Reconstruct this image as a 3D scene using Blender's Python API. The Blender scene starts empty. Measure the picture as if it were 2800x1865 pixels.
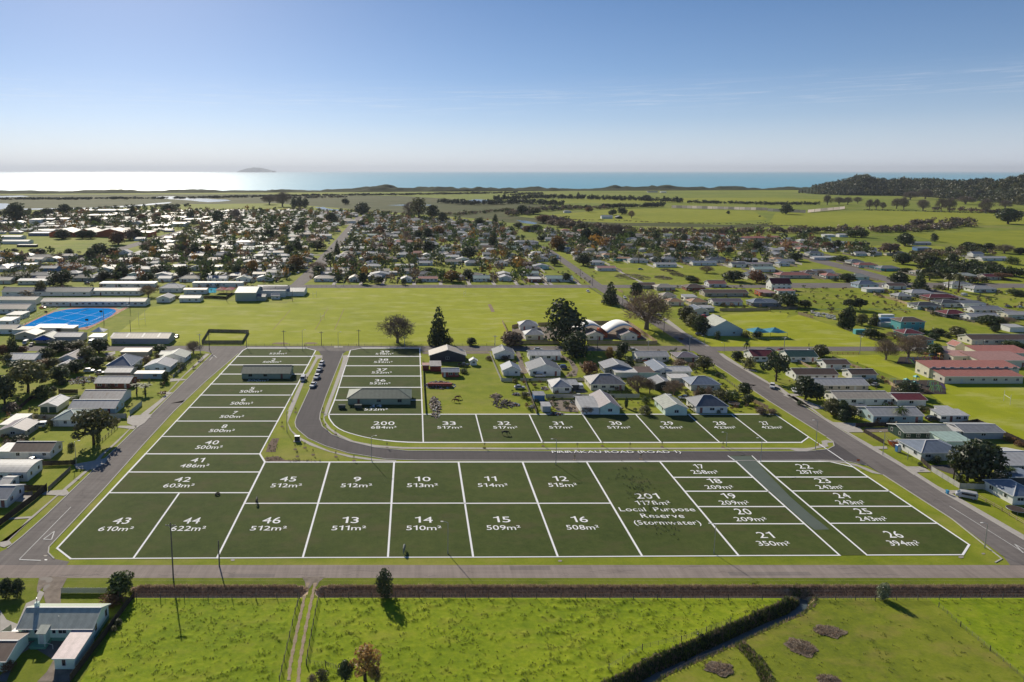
import bpy, bmesh, math, random
import numpy as np
from mathutils import Vector, Matrix
R = math.radians
SC = bpy.context.scene
COL = SC.collection
rnd = random.Random(7)

# ---------------------------------------------------------------- camera, sky, sun, exposure
FPX, CX, HZ, PITCH, CAMH = 1867.0, 1125.0, 467.0, R(8), 88.0
CY = HZ + FPX * math.tan(PITCH)
cam_d = bpy.data.cameras.new("camera")
cam = bpy.data.objects.new("camera", cam_d); COL.objects.link(cam); SC.camera = cam
cam.location = (0, 0, CAMH); cam.rotation_euler = (R(90) - PITCH, 0, 0)
cam_d.sensor_width = 36; cam_d.lens = FPX / 2800 * 36
cam_d.shift_x = (1400 - CX) / 2800; cam_d.shift_y = -(932.5 - CY) / 2800
cam_d.clip_start = 1; cam_d.clip_end = 120000

SUN_AZ, SUN_EL = R(-23), R(31)          # azimuth from +Y, negative = towards -X
W = bpy.data.worlds.new("World"); SC.world = W; W.use_nodes = True
wn, wl = W.node_tree.nodes, W.node_tree.links
wn.clear()
w_out = wn.new('ShaderNodeOutputWorld'); w_bg = wn.new('ShaderNodeBackground')
sky = wn.new('ShaderNodeTexSky'); sky.sky_type = 'NISHITA'; sky.sun_disc = False
sky.sun_elevation = SUN_EL; sky.sun_rotation = SUN_AZ
sky.altitude = 80; sky.air_density = 0.6; sky.dust_density = 0.3; sky.ozone_density = 4
w_bg.inputs[1].default_value = .08
# thin wisps of cirrus low over the sea
tc = wn.new('ShaderNodeTexCoord'); sep = wn.new('ShaderNodeSeparateXYZ')
wl.new(tc.outputs['Generated'], sep.inputs[0])
mp = wn.new('ShaderNodeMapping'); mp.inputs['Scale'].default_value = (3.2, 3.2, 95)
wl.new(tc.outputs['Generated'], mp.inputs[0])
nz = wn.new('ShaderNodeTexNoise'); nz.inputs['Scale'].default_value = 3.4; nz.inputs['Detail'].default_value = 7
nz.inputs['Roughness'].default_value = 0.62; nz.inputs['Distortion'].default_value = 0.6
wl.new(mp.outputs[0], nz.inputs[0])
cr = wn.new('ShaderNodeValToRGB'); cr.color_ramp.elements[0].position = 0.5; cr.color_ramp.elements[1].position = 0.8
wl.new(nz.outputs[0], cr.inputs[0])
band = wn.new('ShaderNodeValToRGB'); e = band.color_ramp.elements
e[0].position = 0.075; e[0].color = (0, 0, 0, 1); e[1].position = 0.135; e[1].color = (0, 0, 0, 1)
for p_, v_ in ((0.088, .9), (0.104, 1.0), (0.118, .2)):
    q = e.new(p_); q.color = (v_, v_, v_, 1)
wl.new(sep.outputs[2], band.inputs[0])
mu = wn.new('ShaderNodeMath'); mu.operation = 'MULTIPLY'
wl.new(cr.outputs[0], mu.inputs[0]); wl.new(band.outputs[0], mu.inputs[1])
mu2 = wn.new('ShaderNodeMath'); mu2.operation = 'MULTIPLY'; mu2.inputs[1].default_value = 0.36
wl.new(mu.outputs[0], mu2.inputs[0])
mxc = wn.new('ShaderNodeMixRGB'); mxc.inputs[2].default_value = (9.5, 9.6, 10, 1)
# pale moist air near the horizon, all the way round
hzr = wn.new('ShaderNodeValToRGB'); e = hzr.color_ramp.elements
e[0].position = 0.0; e[0].color = (.9, .9, .9, 1); e[1].position = 0.32; e[1].color = (0, 0, 0, 1)
for p_, v_ in ((.03, .6), (.07, .3), (.13, .13)):
    q = e.new(p_); q.color = (v_, v_, v_, 1)
wl.new(sep.outputs[2], hzr.inputs[0])
hsv = wn.new('ShaderNodeHueSaturation'); hsv.inputs['Saturation'].default_value = 1.2; wl.new(sky.outputs[0], hsv.inputs['Color'])
tnt = wn.new('ShaderNodeMixRGB'); tnt.blend_type = 'MULTIPLY'; tnt.inputs[0].default_value = 1; tnt.inputs[2].default_value = (1.02,.96,.9, 1); wl.new(hsv.outputs[0], tnt.inputs[1])
hmx = wn.new('ShaderNodeMixRGB'); hmx.inputs[2].default_value = (7.2, 7.7, 8.8, 1)
wl.new(hzr.outputs[0], hmx.inputs[0]); wl.new(tnt.outputs[0], hmx.inputs[1])
wl.new(mu2.outputs[0], mxc.inputs[0]); wl.new(hmx.outputs[0], mxc.inputs[1])
wl.new(mxc.outputs[0], w_bg.inputs[0]); wl.new(w_bg.outputs[0], w_out.inputs[0])

sun_d = bpy.data.lights.new("sun", 'SUN'); sun_d.energy = 4.2; sun_d.angle = R(0.53); sun_d.color = (1.0, 0.91, 0.76)
sun = bpy.data.objects.new("sun", sun_d); COL.objects.link(sun)
to_sun = Vector((math.sin(SUN_AZ) * math.cos(SUN_EL), math.cos(SUN_AZ) * math.cos(SUN_EL), math.sin(SUN_EL)))
sun.rotation_euler = to_sun.to_track_quat('Z', 'Y').to_euler(); sun.location = (0, 0, 400)
SC.view_settings.view_transform = 'Standard'; SC.view_settings.look = 'None'
SC.view_settings.exposure = 0.28; SC.view_settings.gamma = 1.0
SC.cycles.max_bounces = 6; SC.cycles.volume_bounces = 0; SC.cycles.transparent_max_bounces = 8
SC.cycles.use_denoising = True
HAZE_D = 2.7e-5

# ---------------------------------------------------------------- finding places on the ground
K = 700.0 / 2354.0
T = [0.0, 0.0]
def tile(x, y): T[0], T[1] = x, y
def nat(x, y): return T[0] + x * K, T[1] + y * K
def gp(u, v, z=0.0):
    """ground point (height z) seen at photo position u, v"""
    a = (u - CX) / FPX; b = (CY - v) / FPX
    dy = math.cos(PITCH) + b * math.sin(PITCH); dz = -math.sin(PITCH) + b * math.cos(PITCH)
    t = (CAMH - z) / -dz
    return a * t, dy * t
def tp(x, y, z=0.0):
    return gp(*nat(x, y), z)
def top_h(v0, v1):
    """height of something standing at v0 whose top shows at v1"""
    Y = gp(CX, v0)[1]; b = (CY - v1) / FPX
    dy = math.cos(PITCH) + b * math.sin(PITCH); dz = -math.sin(PITCH) + b * math.cos(PITCH)
    return CAMH + dz * Y / dy

# ---------------------------------------------------------------- mesh helpers
class MB:
    def __init__(s): s.v = []; s.f = []; s.m = []
    def add(s, vs, fs, m=0):
        n = len(s.v); s.v += [tuple(p) for p in vs]
        for f in fs: s.f.append(tuple(n + i for i in f)); s.m.append(m)
        return s
    def box(s, x0, x1, y0, y1, z0, z1, m=0):
        return s.add([(x0,y0,z0),(x1,y0,z0),(x1,y1,z0),(x0,y1,z0),(x0,y0,z1),(x1,y0,z1),(x1,y1,z1),(x0,y1,z1)],
              [(0,3,2,1),(4,5,6,7),(0,1,5,4),(1,2,6,5),(2,3,7,6),(3,0,4,7)], m)
    def bar(s, p, q, w, h=None, m=0):
        """square bar from p to q"""
        p, q = Vector(p), Vector(q); d = (q - p); h = w if h is None else h
        if d.length < 1e-6: return s
        d.normalize(); up = Vector((0, 0, 1)) if abs(d.z) < .95 else Vector((1, 0, 0))
        a = d.cross(up).normalized() * w / 2; b = a.cross(d).normalized() * h / 2
        vs = [p-a-b, p+a-b, p+a+b, p-a+b, q-a-b, q+a-b, q+a+b, q-a+b]
        return s.add(vs, [(0,1,2,3),(7,6,5,4),(0,4,5,1),(1,5,6,2),(2,6,7,3),(3,7,4,0)], m)
    def tube(s, pts, rad, n=8, m=0, cap=True):
        pts = [Vector(p) for p in pts]; rad = rad if isinstance(rad, (list, tuple)) else [rad] * len(pts)
        rings = []
        for i, p in enumerate(pts):
            d = (pts[min(i+1, len(pts)-1)] - pts[max(i-1, 0)]).normalized()
            up = Vector((0, 0, 1)) if abs(d.z) < .9 else Vector((1, 0, 0))
            a = d.cross(up).normalized(); b = d.cross(a).normalized()
            rings.append([p + (a * math.cos(t) + b * math.sin(t)) * rad[i] for t in [2 * math.pi * k / n for k in range(n)]])
        vs = [q for r in rings for q in r]; fs = []
        for i in range(len(pts) - 1):
            for k in range(n):
                fs.append((i*n + k, i*n + (k+1) % n, (i+1)*n + (k+1) % n, (i+1)*n + k))
        if cap: fs += [tuple(range(n)), tuple(reversed(range((len(pts)-1)*n, len(pts)*n)))]
        return s.add(vs, fs, m)
    def prism(s, poly, z0, z1, m=0):
        n = len(poly)
        vs = [(x, y, z0) for x, y in poly] + [(x, y, z1) for x, y in poly]
        fs = [tuple(range(n, 2*n)), tuple(reversed(range(n)))] + [(i, (i+1) % n, n + (i+1) % n, n + i) for i in range(n)]
        return s.add(vs, fs, m)
    def extr(s, prof, x0, x1, m=0):
        """profile in (y,z) pulled along x"""
        n = len(prof)
        vs = [(x0, y, z) for y, z in prof] + [(x1, y, z) for y, z in prof]
        return s.add(vs, [tuple(reversed(range(n))), tuple(range(n, 2*n))] + [(i, (i+1) % n, n + (i+1) % n, n + i) for i in range(n)], m)
    def mesh(s, name, mats=None):
        me = bpy.data.meshes.new(name); me.from_pydata(s.v, [], s.f)
        for k in (mats or []): me.materials.append(k)
        if any(s.m): me.polygons.foreach_set('material_index', s.m)
        me.update(); return me
    def build(s, name, mats, parent=None, loc=(0, 0, 0), rz=0):
        if not isinstance(mats, (list, tuple)): mats = [mats]
        return put(name, s.mesh(name, mats), parent, loc, rz)
def put(name, me, parent=None, loc=(0, 0, 0), rz=0, sc=None):
    o = bpy.data.objects.new(name, me); COL.objects.link(o)
    if parent is not None: o.parent = parent
    o.location = loc
    if rz: o.rotation_euler = (0, 0, rz)
    if sc is not None: o.scale = sc
    return o
def tag(o, label=None, cat=None, group=None, kind=None):
    if label: o['label'] = label
    if cat: o['category'] = cat
    if group: o['group'] = group
    if kind: o['kind'] = kind
    return o
def empty(name, loc, label=None, cat=None, group=None, rz=0):
    return tag(put(name, None, None, loc, rz), label, cat, group)
def np_mesh(name, v, nper, mats, mi=None):
    """many separate polygons of nper corners each, v shaped (n, nper, 3)"""
    v = np.asarray(v, dtype=np.float32).reshape(-1, nper, 3); n = len(v)
    me = bpy.data.meshes.new(name)
    me.vertices.add(n * nper); me.vertices.foreach_set('co', v.reshape(-1))
    me.loops.add(n * nper); me.loops.foreach_set('vertex_index', np.arange(n * nper, dtype=np.int32))
    me.polygons.add(n); me.polygons.foreach_set('loop_start', np.arange(0, n * nper, nper, dtype=np.int32))
    me.polygons.foreach_set('loop_total', np.full(n, nper, dtype=np.int32))
    for k in mats: me.materials.append(k)
    if mi is not None: me.polygons.foreach_set('material_index', np.asarray(mi, dtype=np.int32))
    me.update(calc_edges=True); return me

# ---------------------------------------------------------------- materials
MAT = {}
def base_mat(name):
    m = bpy.data.materials.new(name); m.use_nodes = True
    nt = m.node_tree; b = nt.nodes['Principled BSDF']; MAT[name] = m
    return m, nt, b
def node(nt, t, **kw):
    n = nt.nodes.new(t)
    for k, v in kw.items():
        if k in n.inputs: n.inputs[k].default_value = v
        else: setattr(n, k, v)
    return n
def noise(nt, scale, detail=4, rough=.55, space='Object', sc=None):
    t = node(nt, 'ShaderNodeTexCoord'); n = node(nt, 'ShaderNodeTexNoise', Scale=scale, Detail=detail, Roughness=rough)
    if space == 'World':
        g = node(nt, 'ShaderNodeNewGeometry'); src = g.outputs['Position']
    else: src = t.outputs[space]
    if sc:
        mpg = node(nt, 'ShaderNodeMapping'); mpg.inputs['Scale'].default_value = sc
        nt.links.new(src, mpg.inputs[0]); src = mpg.outputs[0]
    nt.links.new(src, n.inputs['Vector']); return n
def ramp(nt, fac, stops):
    r = node(nt, 'ShaderNodeValToRGB'); e = r.color_ramp.elements
    while len(e) < len(stops): e.new(.5)
    for k, (p, c) in enumerate(stops):
        e[k].position = p; e[k].color = (*c, 1) if len(c) == 3 else c
    nt.links.new(fac, r.inputs[0]); return r
def mixc(nt, fac, a, b, mode='MIX'):
    m = node(nt, 'ShaderNodeMixRGB', blend_type=mode)
    for s, x in ((0, fac), (1, a), (2, b)):
        if hasattr(x, 'node'): nt.links.new(x, m.inputs[s])
        elif isinstance(x, (int, float)): m.inputs[s].default_value = x
        else: m.inputs[s].default_value = (*x, 1)
    return m.outputs[0]
def mulc(c, k): return tuple(min(1, x * k) for x in c)
def M(name, col, rough=.7, var=.12, scale=1.5, spec=.3, metal=0, stain=None, stain_amt=.5, bump=0, world=False, objcol=False, rndv=0.):
    m, nt, b = base_mat(name)
    n = noise(nt, scale, 5, .6, 'World' if world else 'Object')
    r = ramp(nt, n.outputs[0], [(.25, mulc(col, 1 - var)), (.75, mulc(col, 1 + var))])
    c = r.outputs[0]
    if objcol:
        oi = node(nt, 'ShaderNodeObjectInfo'); c = mixc(nt, 1.0, c, oi.outputs['Color'], 'MULTIPLY')
    if stain:
        n2 = noise(nt, scale * .35, 6, .7, 'World'); r2 = ramp(nt, n2.outputs[0], [(.52, (0, 0, 0)), (.72, (stain_amt,) * 3)])
        c = mixc(nt, r2.outputs[0], c, stain)
    if rndv:
        oi = node(nt, 'ShaderNodeObjectInfo'); mr = node(nt, 'ShaderNodeMapRange'); mr.inputs[3].default_value = 1 - rndv; mr.inputs[4].default_value = 1 + rndv
        nt.links.new(oi.outputs['Random'], mr.inputs[0]); c = mixc(nt, 1.0, c, mr.outputs[0], 'MULTIPLY')
    nt.links.new(c, b.inputs['Base Color'])
    b.inputs['Roughness'].default_value = rough; b.inputs['Specular IOR Level'].default_value = spec; b.inputs['Metallic'].default_value = metal
    if bump:
        bp = node(nt, 'ShaderNodeBump', Strength=bump, Distance=.05); nt.links.new(n.outputs[0], bp.inputs['Height']); nt.links.new(bp.outputs[0], b.inputs['Normal'])
    return m
def roof_mat(name, col, rust=0.0, rough=.42, lichen=.0):
    """ribbed sheet roofing: ribs run down the slope (across local x)"""
    m, nt, b = base_mat(name)
    t = node(nt, 'ShaderNodeTexCoord')
    wv = node(nt, 'ShaderNodeTexWave', wave_type='BANDS', bands_direction='X', Scale=1.15); nt.links.new(t.outputs['Object'], wv.inputs[0])
    sh = node(nt, 'ShaderNodeTexWave', wave_type='BANDS', bands_direction='X', Scale=.19, Distortion=.4); nt.links.new(t.outputs['Object'], sh.inputs[0])
    n = noise(nt, .8, 6, .65, 'World')
    c = ramp(nt, n.outputs[0], [(.25, mulc(col, .7)), (.75, mulc(col, 1.22))]).outputs[0]
    c = mixc(nt, .14, c, ramp(nt, sh.outputs[0], [(.35, mulc(col, .55)), (.65, mulc(col, 1.25))]).outputs[0])
    c = mixc(nt, .22, c, ramp(nt, wv.outputs[0], [(.1, mulc(col, .6)), (.5, mulc(col, 1.1))]).outputs[0])
    n2 = noise(nt, .5, 7, .75, 'World', (1.6, .6, 1)); a = max(rust, lichen)
    if a:
        r2 = ramp(nt, n2.outputs[0], [(.5, (0, 0, 0)), (.68, (a,) * 3)])
        c = mixc(nt, r2.outputs[0], c, (.16, .085, .05) if rust else (.2, .22, .17))
    oi = node(nt, 'ShaderNodeObjectInfo'); mr = node(nt, 'ShaderNodeMapRange'); mr.inputs[3].default_value = .86; mr.inputs[4].default_value = 1.12
    nt.links.new(oi.outputs['Random'], mr.inputs[0]); c = mixc(nt, 1.0, c, mr.outputs[0], 'MULTIPLY')
    nt.links.new(c, b.inputs['Base Color'])
    b.inputs['Roughness'].default_value = rough + .12; b.inputs['Specular IOR Level'].default_value = .3
    bp = node(nt, 'ShaderNodeBump', Strength=.3, Distance=.03); nt.links.new(wv.outputs[0], bp.inputs['Height']); nt.links.new(bp.outputs[0], b.inputs['Normal'])
    return m
ROOF = {}
for k_, c_, ru, li in (('white', (.6,.585,.56), 0, .15), ('light', (.43,.43,.425), .12, 0), ('grey', (.3,.31,.33), .12, 0), ('rusty', (.34,.32,.31), .6, 0),
        ('blue', (.2,.24,.3), 0, .15), ('slate', (.13,.145,.17), 0, .1), ('dark', (.065,.068,.075), 0, .15), ('brown', (.15,.1,.075), 0, .2),
        ('beige', (.42,.37,.3), .15, 0), ('red', (.42,.17,.13), 0, .15), ('maroon', (.17,.035,.04), 0, .1), ('orange', (.46,.27,.15), 0, .15),
        ('green', (.44,.46,.39), 0, .3), ('mint', (.34,.45,.4), 0, .2), ('purple', (.2,.17,.19), .15, 0), ('pink', (.45,.25,.21), .1, 0), ('palepink', (.62,.5,.49), .2, 0), ('teal', (.04,.1,.085), 0, .1)):
    ROOF[k_] = roof_mat('roof_' + k_, c_, ru, .42, li)
WALL = {}
for k_, c_ in (('white', (.8,.79,.75)), ('cream', (.72,.67,.54)), ('paleblue', (.45,.58,.62)), ('mint', (.68,.82,.7)), ('beige', (.5,.45,.37)), ('grey', (.4,.41,.42)),
        ('brick', (.28,.1,.07)), ('dark', (.06,.065,.07)), ('brown', (.17,.11,.075)), ('slate', (.2,.23,.28)), ('teal', (.12,.4,.42)), ('orange', (.55,.13,.045)),
        ('red', (.3,.06,.045)), ('green', (.03,.06,.045)), ('blue', (.1,.22,.42)), ('sage', (.33,.39,.36))):
    WALL[k_] = M('wall_' + k_, c_, .75, .07, 1.2, .3, stain=mulc(c_, .75), stain_amt=.35, rndv=.06)
TRIM = M('trim_white', (.74,.73,.7), .6, .05)
FRAME = M('window_frame', (.68,.68,.66), .5, .04)
m_, nt_, b_ = base_mat('window_glass')
n_ = noise(nt_, .7, 2, .5, 'World'); r_ = ramp(nt_, n_.outputs[0], [(.4, (.012,.016,.02)), (.62, (.05,.055,.06))])
nt_.links.new(r_.outputs[0], b_.inputs['Base Color']); b_.inputs['Roughness'].default_value = .08; b_.inputs['Specular IOR Level'].default_value = .6
GLASS = m_
CONC = M('concrete', (.43,.4,.36), .85, .14, .8, .2, stain=(.25,.23,.2), stain_amt=.4, world=True)
KERB = M('kerb_concrete', (.46,.44,.4), .8, .12, 2, .2, world=True)
WOOD = M('weathered_timber', (.2,.175,.15), .85, .25, 3, .2, rndv=.2)
WOODN = M('new_timber', (.42,.32,.2), .8, .18, 3, .2, rndv=.15)
WOODD = M('dark_timber', (.055,.042,.036), .8, .25, 3, .2, rndv=.15)
FENCEW = M('pale_fence', (.5,.48,.43), .8, .12, 3, .2)
POLE = M('pole_timber', (.13,.12,.11), .8, .15, 4, .2)
POLEC = M('pole_concrete', (.42,.41,.39), .8, .1, 4, .2)
STEEL = M('galvanised_steel', (.4,.42,.43), .4, .1, 4, .5, metal=.6)
BARK = M('bark', (.085,.065,.05), .9, .3, 4, .1)
BARKP = M('pale_bark', (.2,.165,.135), .9, .3, 4, .1)
MARKW = M('road_paint', (.62,.62,.6), .7, .25, 3, .2, world=True)
LINEW = M('lot_line_white', (.85,.85,.85), .8, .02, .3, .1, world=True)
RUBBER = M('tyre_rubber', (.02,.02,.02), .8, .1)

def grass_mat(name, cols, s=1.0, dry=None, dry_amt=.0, dry_scale=.02, bump=.5, fine=1.0):
    """cols: dark, mid, light; three sizes of patchiness"""
    m, nt, b = base_mat(name)
    a = noise(nt, .012 * s, 5, .6, 'World'); c = noise(nt, .16 * s, 5, .65, 'World'); d = noise(nt, 1.9 * fine, 4, .7, 'World')
    m1 = node(nt, 'ShaderNodeMath', operation='MULTIPLY_ADD'); m1.inputs[1].default_value = .42
    nt.links.new(a.outputs[0], m1.inputs[0])
    m2 = node(nt, 'ShaderNodeMath', operation='MULTIPLY_ADD'); m2.inputs[1].default_value = .38; nt.links.new(c.outputs[0], m2.inputs[0])
    m3 = node(nt, 'ShaderNodeMath', operation='MULTIPLY'); m3.inputs[1].default_value = .28; nt.links.new(d.outputs[0], m3.inputs[0])
    nt.links.new(m3.outputs[0], m2.inputs[2]); nt.links.new(m2.outputs[0], m1.inputs[2])
    col = ramp(nt, m1.outputs[0], [(.4, cols[0]), (.54, cols[1]), (.68, cols[2])]).outputs[0]
    if dry:
        dn = noise(nt, dry_scale, 6, .62, 'World', (1, 2.2, 1)); dr = ramp(nt, dn.outputs[0], [(.5, (0, 0, 0)), (.68, (dry_amt,) * 3)])
        col = mixc(nt, dr.outputs[0], col, dry)
    nt.links.new(col, b.inputs['Base Color']); b.inputs['Roughness'].default_value = .9; b.inputs['Specular IOR Level'].default_value = .12
    if bump:
        bp = node(nt, 'ShaderNodeBump', Strength=bump, Distance=.12); nt.links.new(d.outputs[0], bp.inputs['Height']); nt.links.new(bp.outputs[0], b.inputs['Normal'])
    return m
LAWN = grass_mat('lawn_grass', ((.13,.175,.012), (.212,.25,.017), (.305,.31,.04)), 1, (.38,.3,.12), .4, .03)
FIELD = grass_mat('playing_field_grass', ((.225,.265,.012), (.3,.33,.014), (.38,.39,.03)), .6, (.55,.5,.24), .35, .05, .3)
PASTURE = grass_mat('pasture_grass', ((.105,.145,.015), (.18,.22,.02), (.26,.275,.045)), .35, (.29,.23,.09), .4, .006, .3)
MARSH = grass_mat('marsh_grass', ((.045,.055,.015), (.075,.088,.022), (.115,.12,.04)), .5, (.17,.13,.06), .5, .01, .3)
PADDOCK = grass_mat('paddock_grass', ((.115,.185,.006), (.212,.28,.01), (.315,.365,.02)), 3.2, (.32,.29,.05), .35, .12, .6, .7)
PADDOCK2 = grass_mat('grazed_paddock_grass', ((.115,.15,.015), (.195,.228,.018), (.265,.278,.035)), 2.5, (.3,.23,.07), .5, .1, .5, .8)
LOTG = grass_mat('lot_plan_grass', ((.042,.064,.013), (.064,.088,.019), (.09,.11,.028)), 2.6, (.1,.09,.04), .55, .09, .5)
LOTR = M('lot_plan_road', (.1,.125,.105), .8, .1, .3, .2, world=True)
def asphalt(name, c0, c1, streak=.3):
    m, nt, b = base_mat(name)
    a = noise(nt, .09, 6, .65, 'World'); f = noise(nt, 6, 3, .6, 'World'); st = noise(nt, .9, 4, .6, 'World', (1, .06, 1)); sx = noise(nt, .9, 4, .6, 'World', (.06, 1, 1))
    c = ramp(nt, a.outputs[0], [(.3, c0), (.7, c1)]).outputs[0]
    c = mixc(nt, .3, c, ramp(nt, f.outputs[0], [(.3, mulc(c0, .7)), (.7, mulc(c1, 1.25))]).outputs[0])
    c = mixc(nt, streak, c, ramp(nt, st.outputs[0], [(.35, mulc(c0, .7)), (.7, mulc(c1, 1.35))]).outputs[0])
    c = mixc(nt, streak * .6, c, ramp(nt, sx.outputs[0], [(.35, mulc(c0, .7)), (.7, mulc(c1, 1.35))]).outputs[0])
    nt.links.new(c, b.inputs['Base Color']); b.inputs['Roughness'].default_value = .88; b.inputs['Specular IOR Level'].default_value = .18
    return m
ROADO = asphalt('old_chipseal', (.225,.187,.165), (.325,.272,.24))
ROADM = asphalt('road_asphalt', (.13,.116,.11), (.215,.193,.18))
ROADN = asphalt('new_asphalt', (.075,.068,.07), (.115,.104,.104), .2)
GRAVEL = M('gravel_yard', (.24,.2,.165), .9, .3, .7, .1, world=True, stain=(.14,.13,.08), stain_amt=.6)
DIRT = M('bare_dirt', (.29,.22,.15), .95, .22, 1.1, .05, world=True)
DEADG = M('dead_grass', (.52,.39,.27), .95, .35, 2.5, .05, world=True, rndv=.0)
def leaf_mat(name, c0, c1, trans=.28):
    m, nt, b = base_mat(name)
    for x in list(nt.nodes):
        if x.type == 'BSDF_PRINCIPLED': nt.nodes.remove(x)
    out = [x for x in nt.nodes if x.type == 'OUTPUT_MATERIAL'][0]
    n = noise(nt, .55, 4, .6, 'World'); r = ramp(nt, n.outputs[0], [(.3, c0), (.7, c1)])
    oi = node(nt, 'ShaderNodeObjectInfo'); mr = node(nt, 'ShaderNodeMapRange'); mr.inputs[3].default_value = .7; mr.inputs[4].default_value = 1.3
    nt.links.new(oi.outputs['Random'], mr.inputs[0]); c = mixc(nt, 1.0, r.outputs[0], mr.outputs[0], 'MULTIPLY')
    d = node(nt, 'ShaderNodeBsdfDiffuse'); t = node(nt, 'ShaderNodeBsdfTranslucent'); mx = node(nt, 'ShaderNodeMixShader'); mx.inputs[0].default_value = trans
    g = node(nt, 'ShaderNodeBsdfGlossy'); g.inputs['Roughness'].default_value = .5; mg = node(nt, 'ShaderNodeMixShader'); mg.inputs[0].default_value = .05
    nt.links.new(c, d.inputs[0]); nt.links.new(c, t.inputs[0]); nt.links.new(d.outputs[0], mx.inputs[1]); nt.links.new(t.outputs[0], mx.inputs[2])
    nt.links.new(mx.outputs[0], mg.inputs[1]); nt.links.new(g.outputs[0], mg.inputs[2]); nt.links.new(mg.outputs[0], out.inputs[0])
    return m
LEAF = {'dark': leaf_mat('leaf_dark', (.03,.05,.018), (.072,.095,.03), .28), 'green': leaf_mat('leaf_green', (.045,.08,.018), (.11,.15,.03), .35),
        'olive': leaf_mat('leaf_olive', (.08,.085,.03), (.16,.155,.055), .32), 'autumn': leaf_mat('leaf_autumn', (.2,.1,.02), (.34,.2,.04)),
        'rust': leaf_mat('leaf_rust', (.15,.075,.035), (.26,.14,.065)), 'gold': leaf_mat('leaf_gold', (.5,.3,.08), (.65,.42,.15), .5), 'brown': leaf_mat('leaf_brown', (.14,.1,.065), (.24,.17,.11), .2),
        'twig': leaf_mat('leaf_twig', (.1,.075,.06), (.19,.15,.12), .1), 'pale': leaf_mat('leaf_pale', (.1,.13,.07), (.2,.22,.13)),
        'hill': leaf_mat('leaf_hill', (.03,.042,.022), (.07,.08,.035), .18)}
# ================================================================ the setting
def poly(name, pts, z, mat, kind='structure', parent=None, label=None, cat=None, group=None):
    me = bpy.data.meshes.new(name); me.from_pydata([(x, y, z) for x, y in pts], [], [tuple(range(len(pts)))])
    me.materials.append(mat); me.update()
    if me.polygons[0].normal.z < 0: me.flip_normals()
    return tag(put(name, me, parent), label, cat, group, kind)
def tpoly(name, pts, z, mat, **kw): return poly(name, [tp(x, y) for x, y in pts], z, mat, **kw)
def vnoise(shape, cell, seed):
    rs = np.random.RandomState(seed); ny, nx = shape
    g = rs.rand(int(ny / cell) + 3, int(nx / cell) + 3)
    yy = np.arange(ny) / cell; xx = np.arange(nx) / cell
    iy, ix = yy.astype(int), xx.astype(int); fy, fx = yy - iy, xx - ix
    fy = (fy * fy * (3 - 2 * fy))[:, None]; fx = (fx * fx * (3 - 2 * fx))[None, :]
    a = g[np.ix_(iy, ix)]; b = g[np.ix_(iy, ix + 1)]; c = g[np.ix_(iy + 1, ix)]; d = g[np.ix_(iy + 1, ix + 1)]
    return (a * (1 - fx) + b * fx) * (1 - fy) + (c * (1 - fx) + d * fx) * fy
def grid_obj(name, xs, ys, Z, mats, mi=None, smooth=True, kind='structure'):
    nx, ny = len(xs), len(ys)
    X, Y = np.meshgrid(xs, ys); V = np.stack([X, Y, Z], -1).reshape(-1, 3).astype(np.float32)
    i = np.arange(nx * ny).reshape(ny, nx)
    F = np.stack([i[:-1, :-1], i[:-1, 1:], i[1:, 1:], i[1:, :-1]], -1).reshape(-1, 4).astype(np.int32)
    me = bpy.data.meshes.new(name); me.vertices.add(len(V)); me.vertices.foreach_set('co', V.reshape(-1))
    me.loops.add(F.size); me.loops.foreach_set('vertex_index', F.reshape(-1))
    me.polygons.add(len(F)); me.polygons.foreach_set('loop_start', np.arange(0, F.size, 4, dtype=np.int32)); me.polygons.foreach_set('loop_total', np.full(len(F), 4, dtype=np.int32))
    for m in mats: me.materials.append(m)
    if mi is not None: me.polygons.foreach_set('material_index', mi.astype(np.int32).reshape(-1))
    if smooth: me.polygons.foreach_set('use_smooth', np.ones(len(F), dtype=bool))
    me.update(calc_edges=True); return tag(put(name, me), kind=kind)

# land out to the shore
shore = [(-9000, 1750), (-4000, 2350), (-1700, 2790), (-600, 2960), (460, 3150), (1800, 3330), (3500, 3500), (9000, 4200)]
poly('ground', [(-9000, 137.2), (9000, 137.2)] + shore[::-1], 0, LAWN)
# the sea
m_, nt_, b_ = base_mat('sea_water')
nw = noise(nt_, .0016, 5, .6, 'World', (1, 2.4, 1))
cw = ramp(nt_, nw.outputs[0], [(.35, (.15,.41,.5)), (.7, (.2,.46,.55))])
nt_.links.new(cw.outputs[0], b_.inputs['Base Color']); b_.inputs['Roughness'].default_value = .36; b_.inputs['Specular IOR Level'].default_value = .5; b_.inputs['IOR'].default_value = 1.33
nb = noise(nt_, .06, 6, .7, 'World', (1, .4, 1)); bp_ = node(nt_, 'ShaderNodeBump', Strength=.6, Distance=1.2); nt_.links.new(nb.outputs[0], bp_.inputs['Height']); nt_.links.new(bp_.outputs[0], b_.inputs['Normal'])
SEA = m_
poly('sea', [(-70000, 1500), (-9000, 1500)] + [(x, y - 120) for x, y in shore] + [(70000, 4000), (70000, 60000), (-70000, 60000)], -1.2, SEA)
m_, nt_, b_ = base_mat('river_water')
b_.inputs['Base Color'].default_value = (.1,.13,.14,1); b_.inputs['Roughness'].default_value = .22; b_.inputs['IOR'].default_value = 1.33
nb = noise(nt_, .5, 4, .6, 'World'); bp_ = node(nt_, 'ShaderNodeBump', Strength=.25, Distance=.2); nt_.links.new(nb.outputs[0], bp_.inputs['Height']); nt_.links.new(bp_.outputs[0], b_.inputs['Normal'])
RIVER = m_
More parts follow.
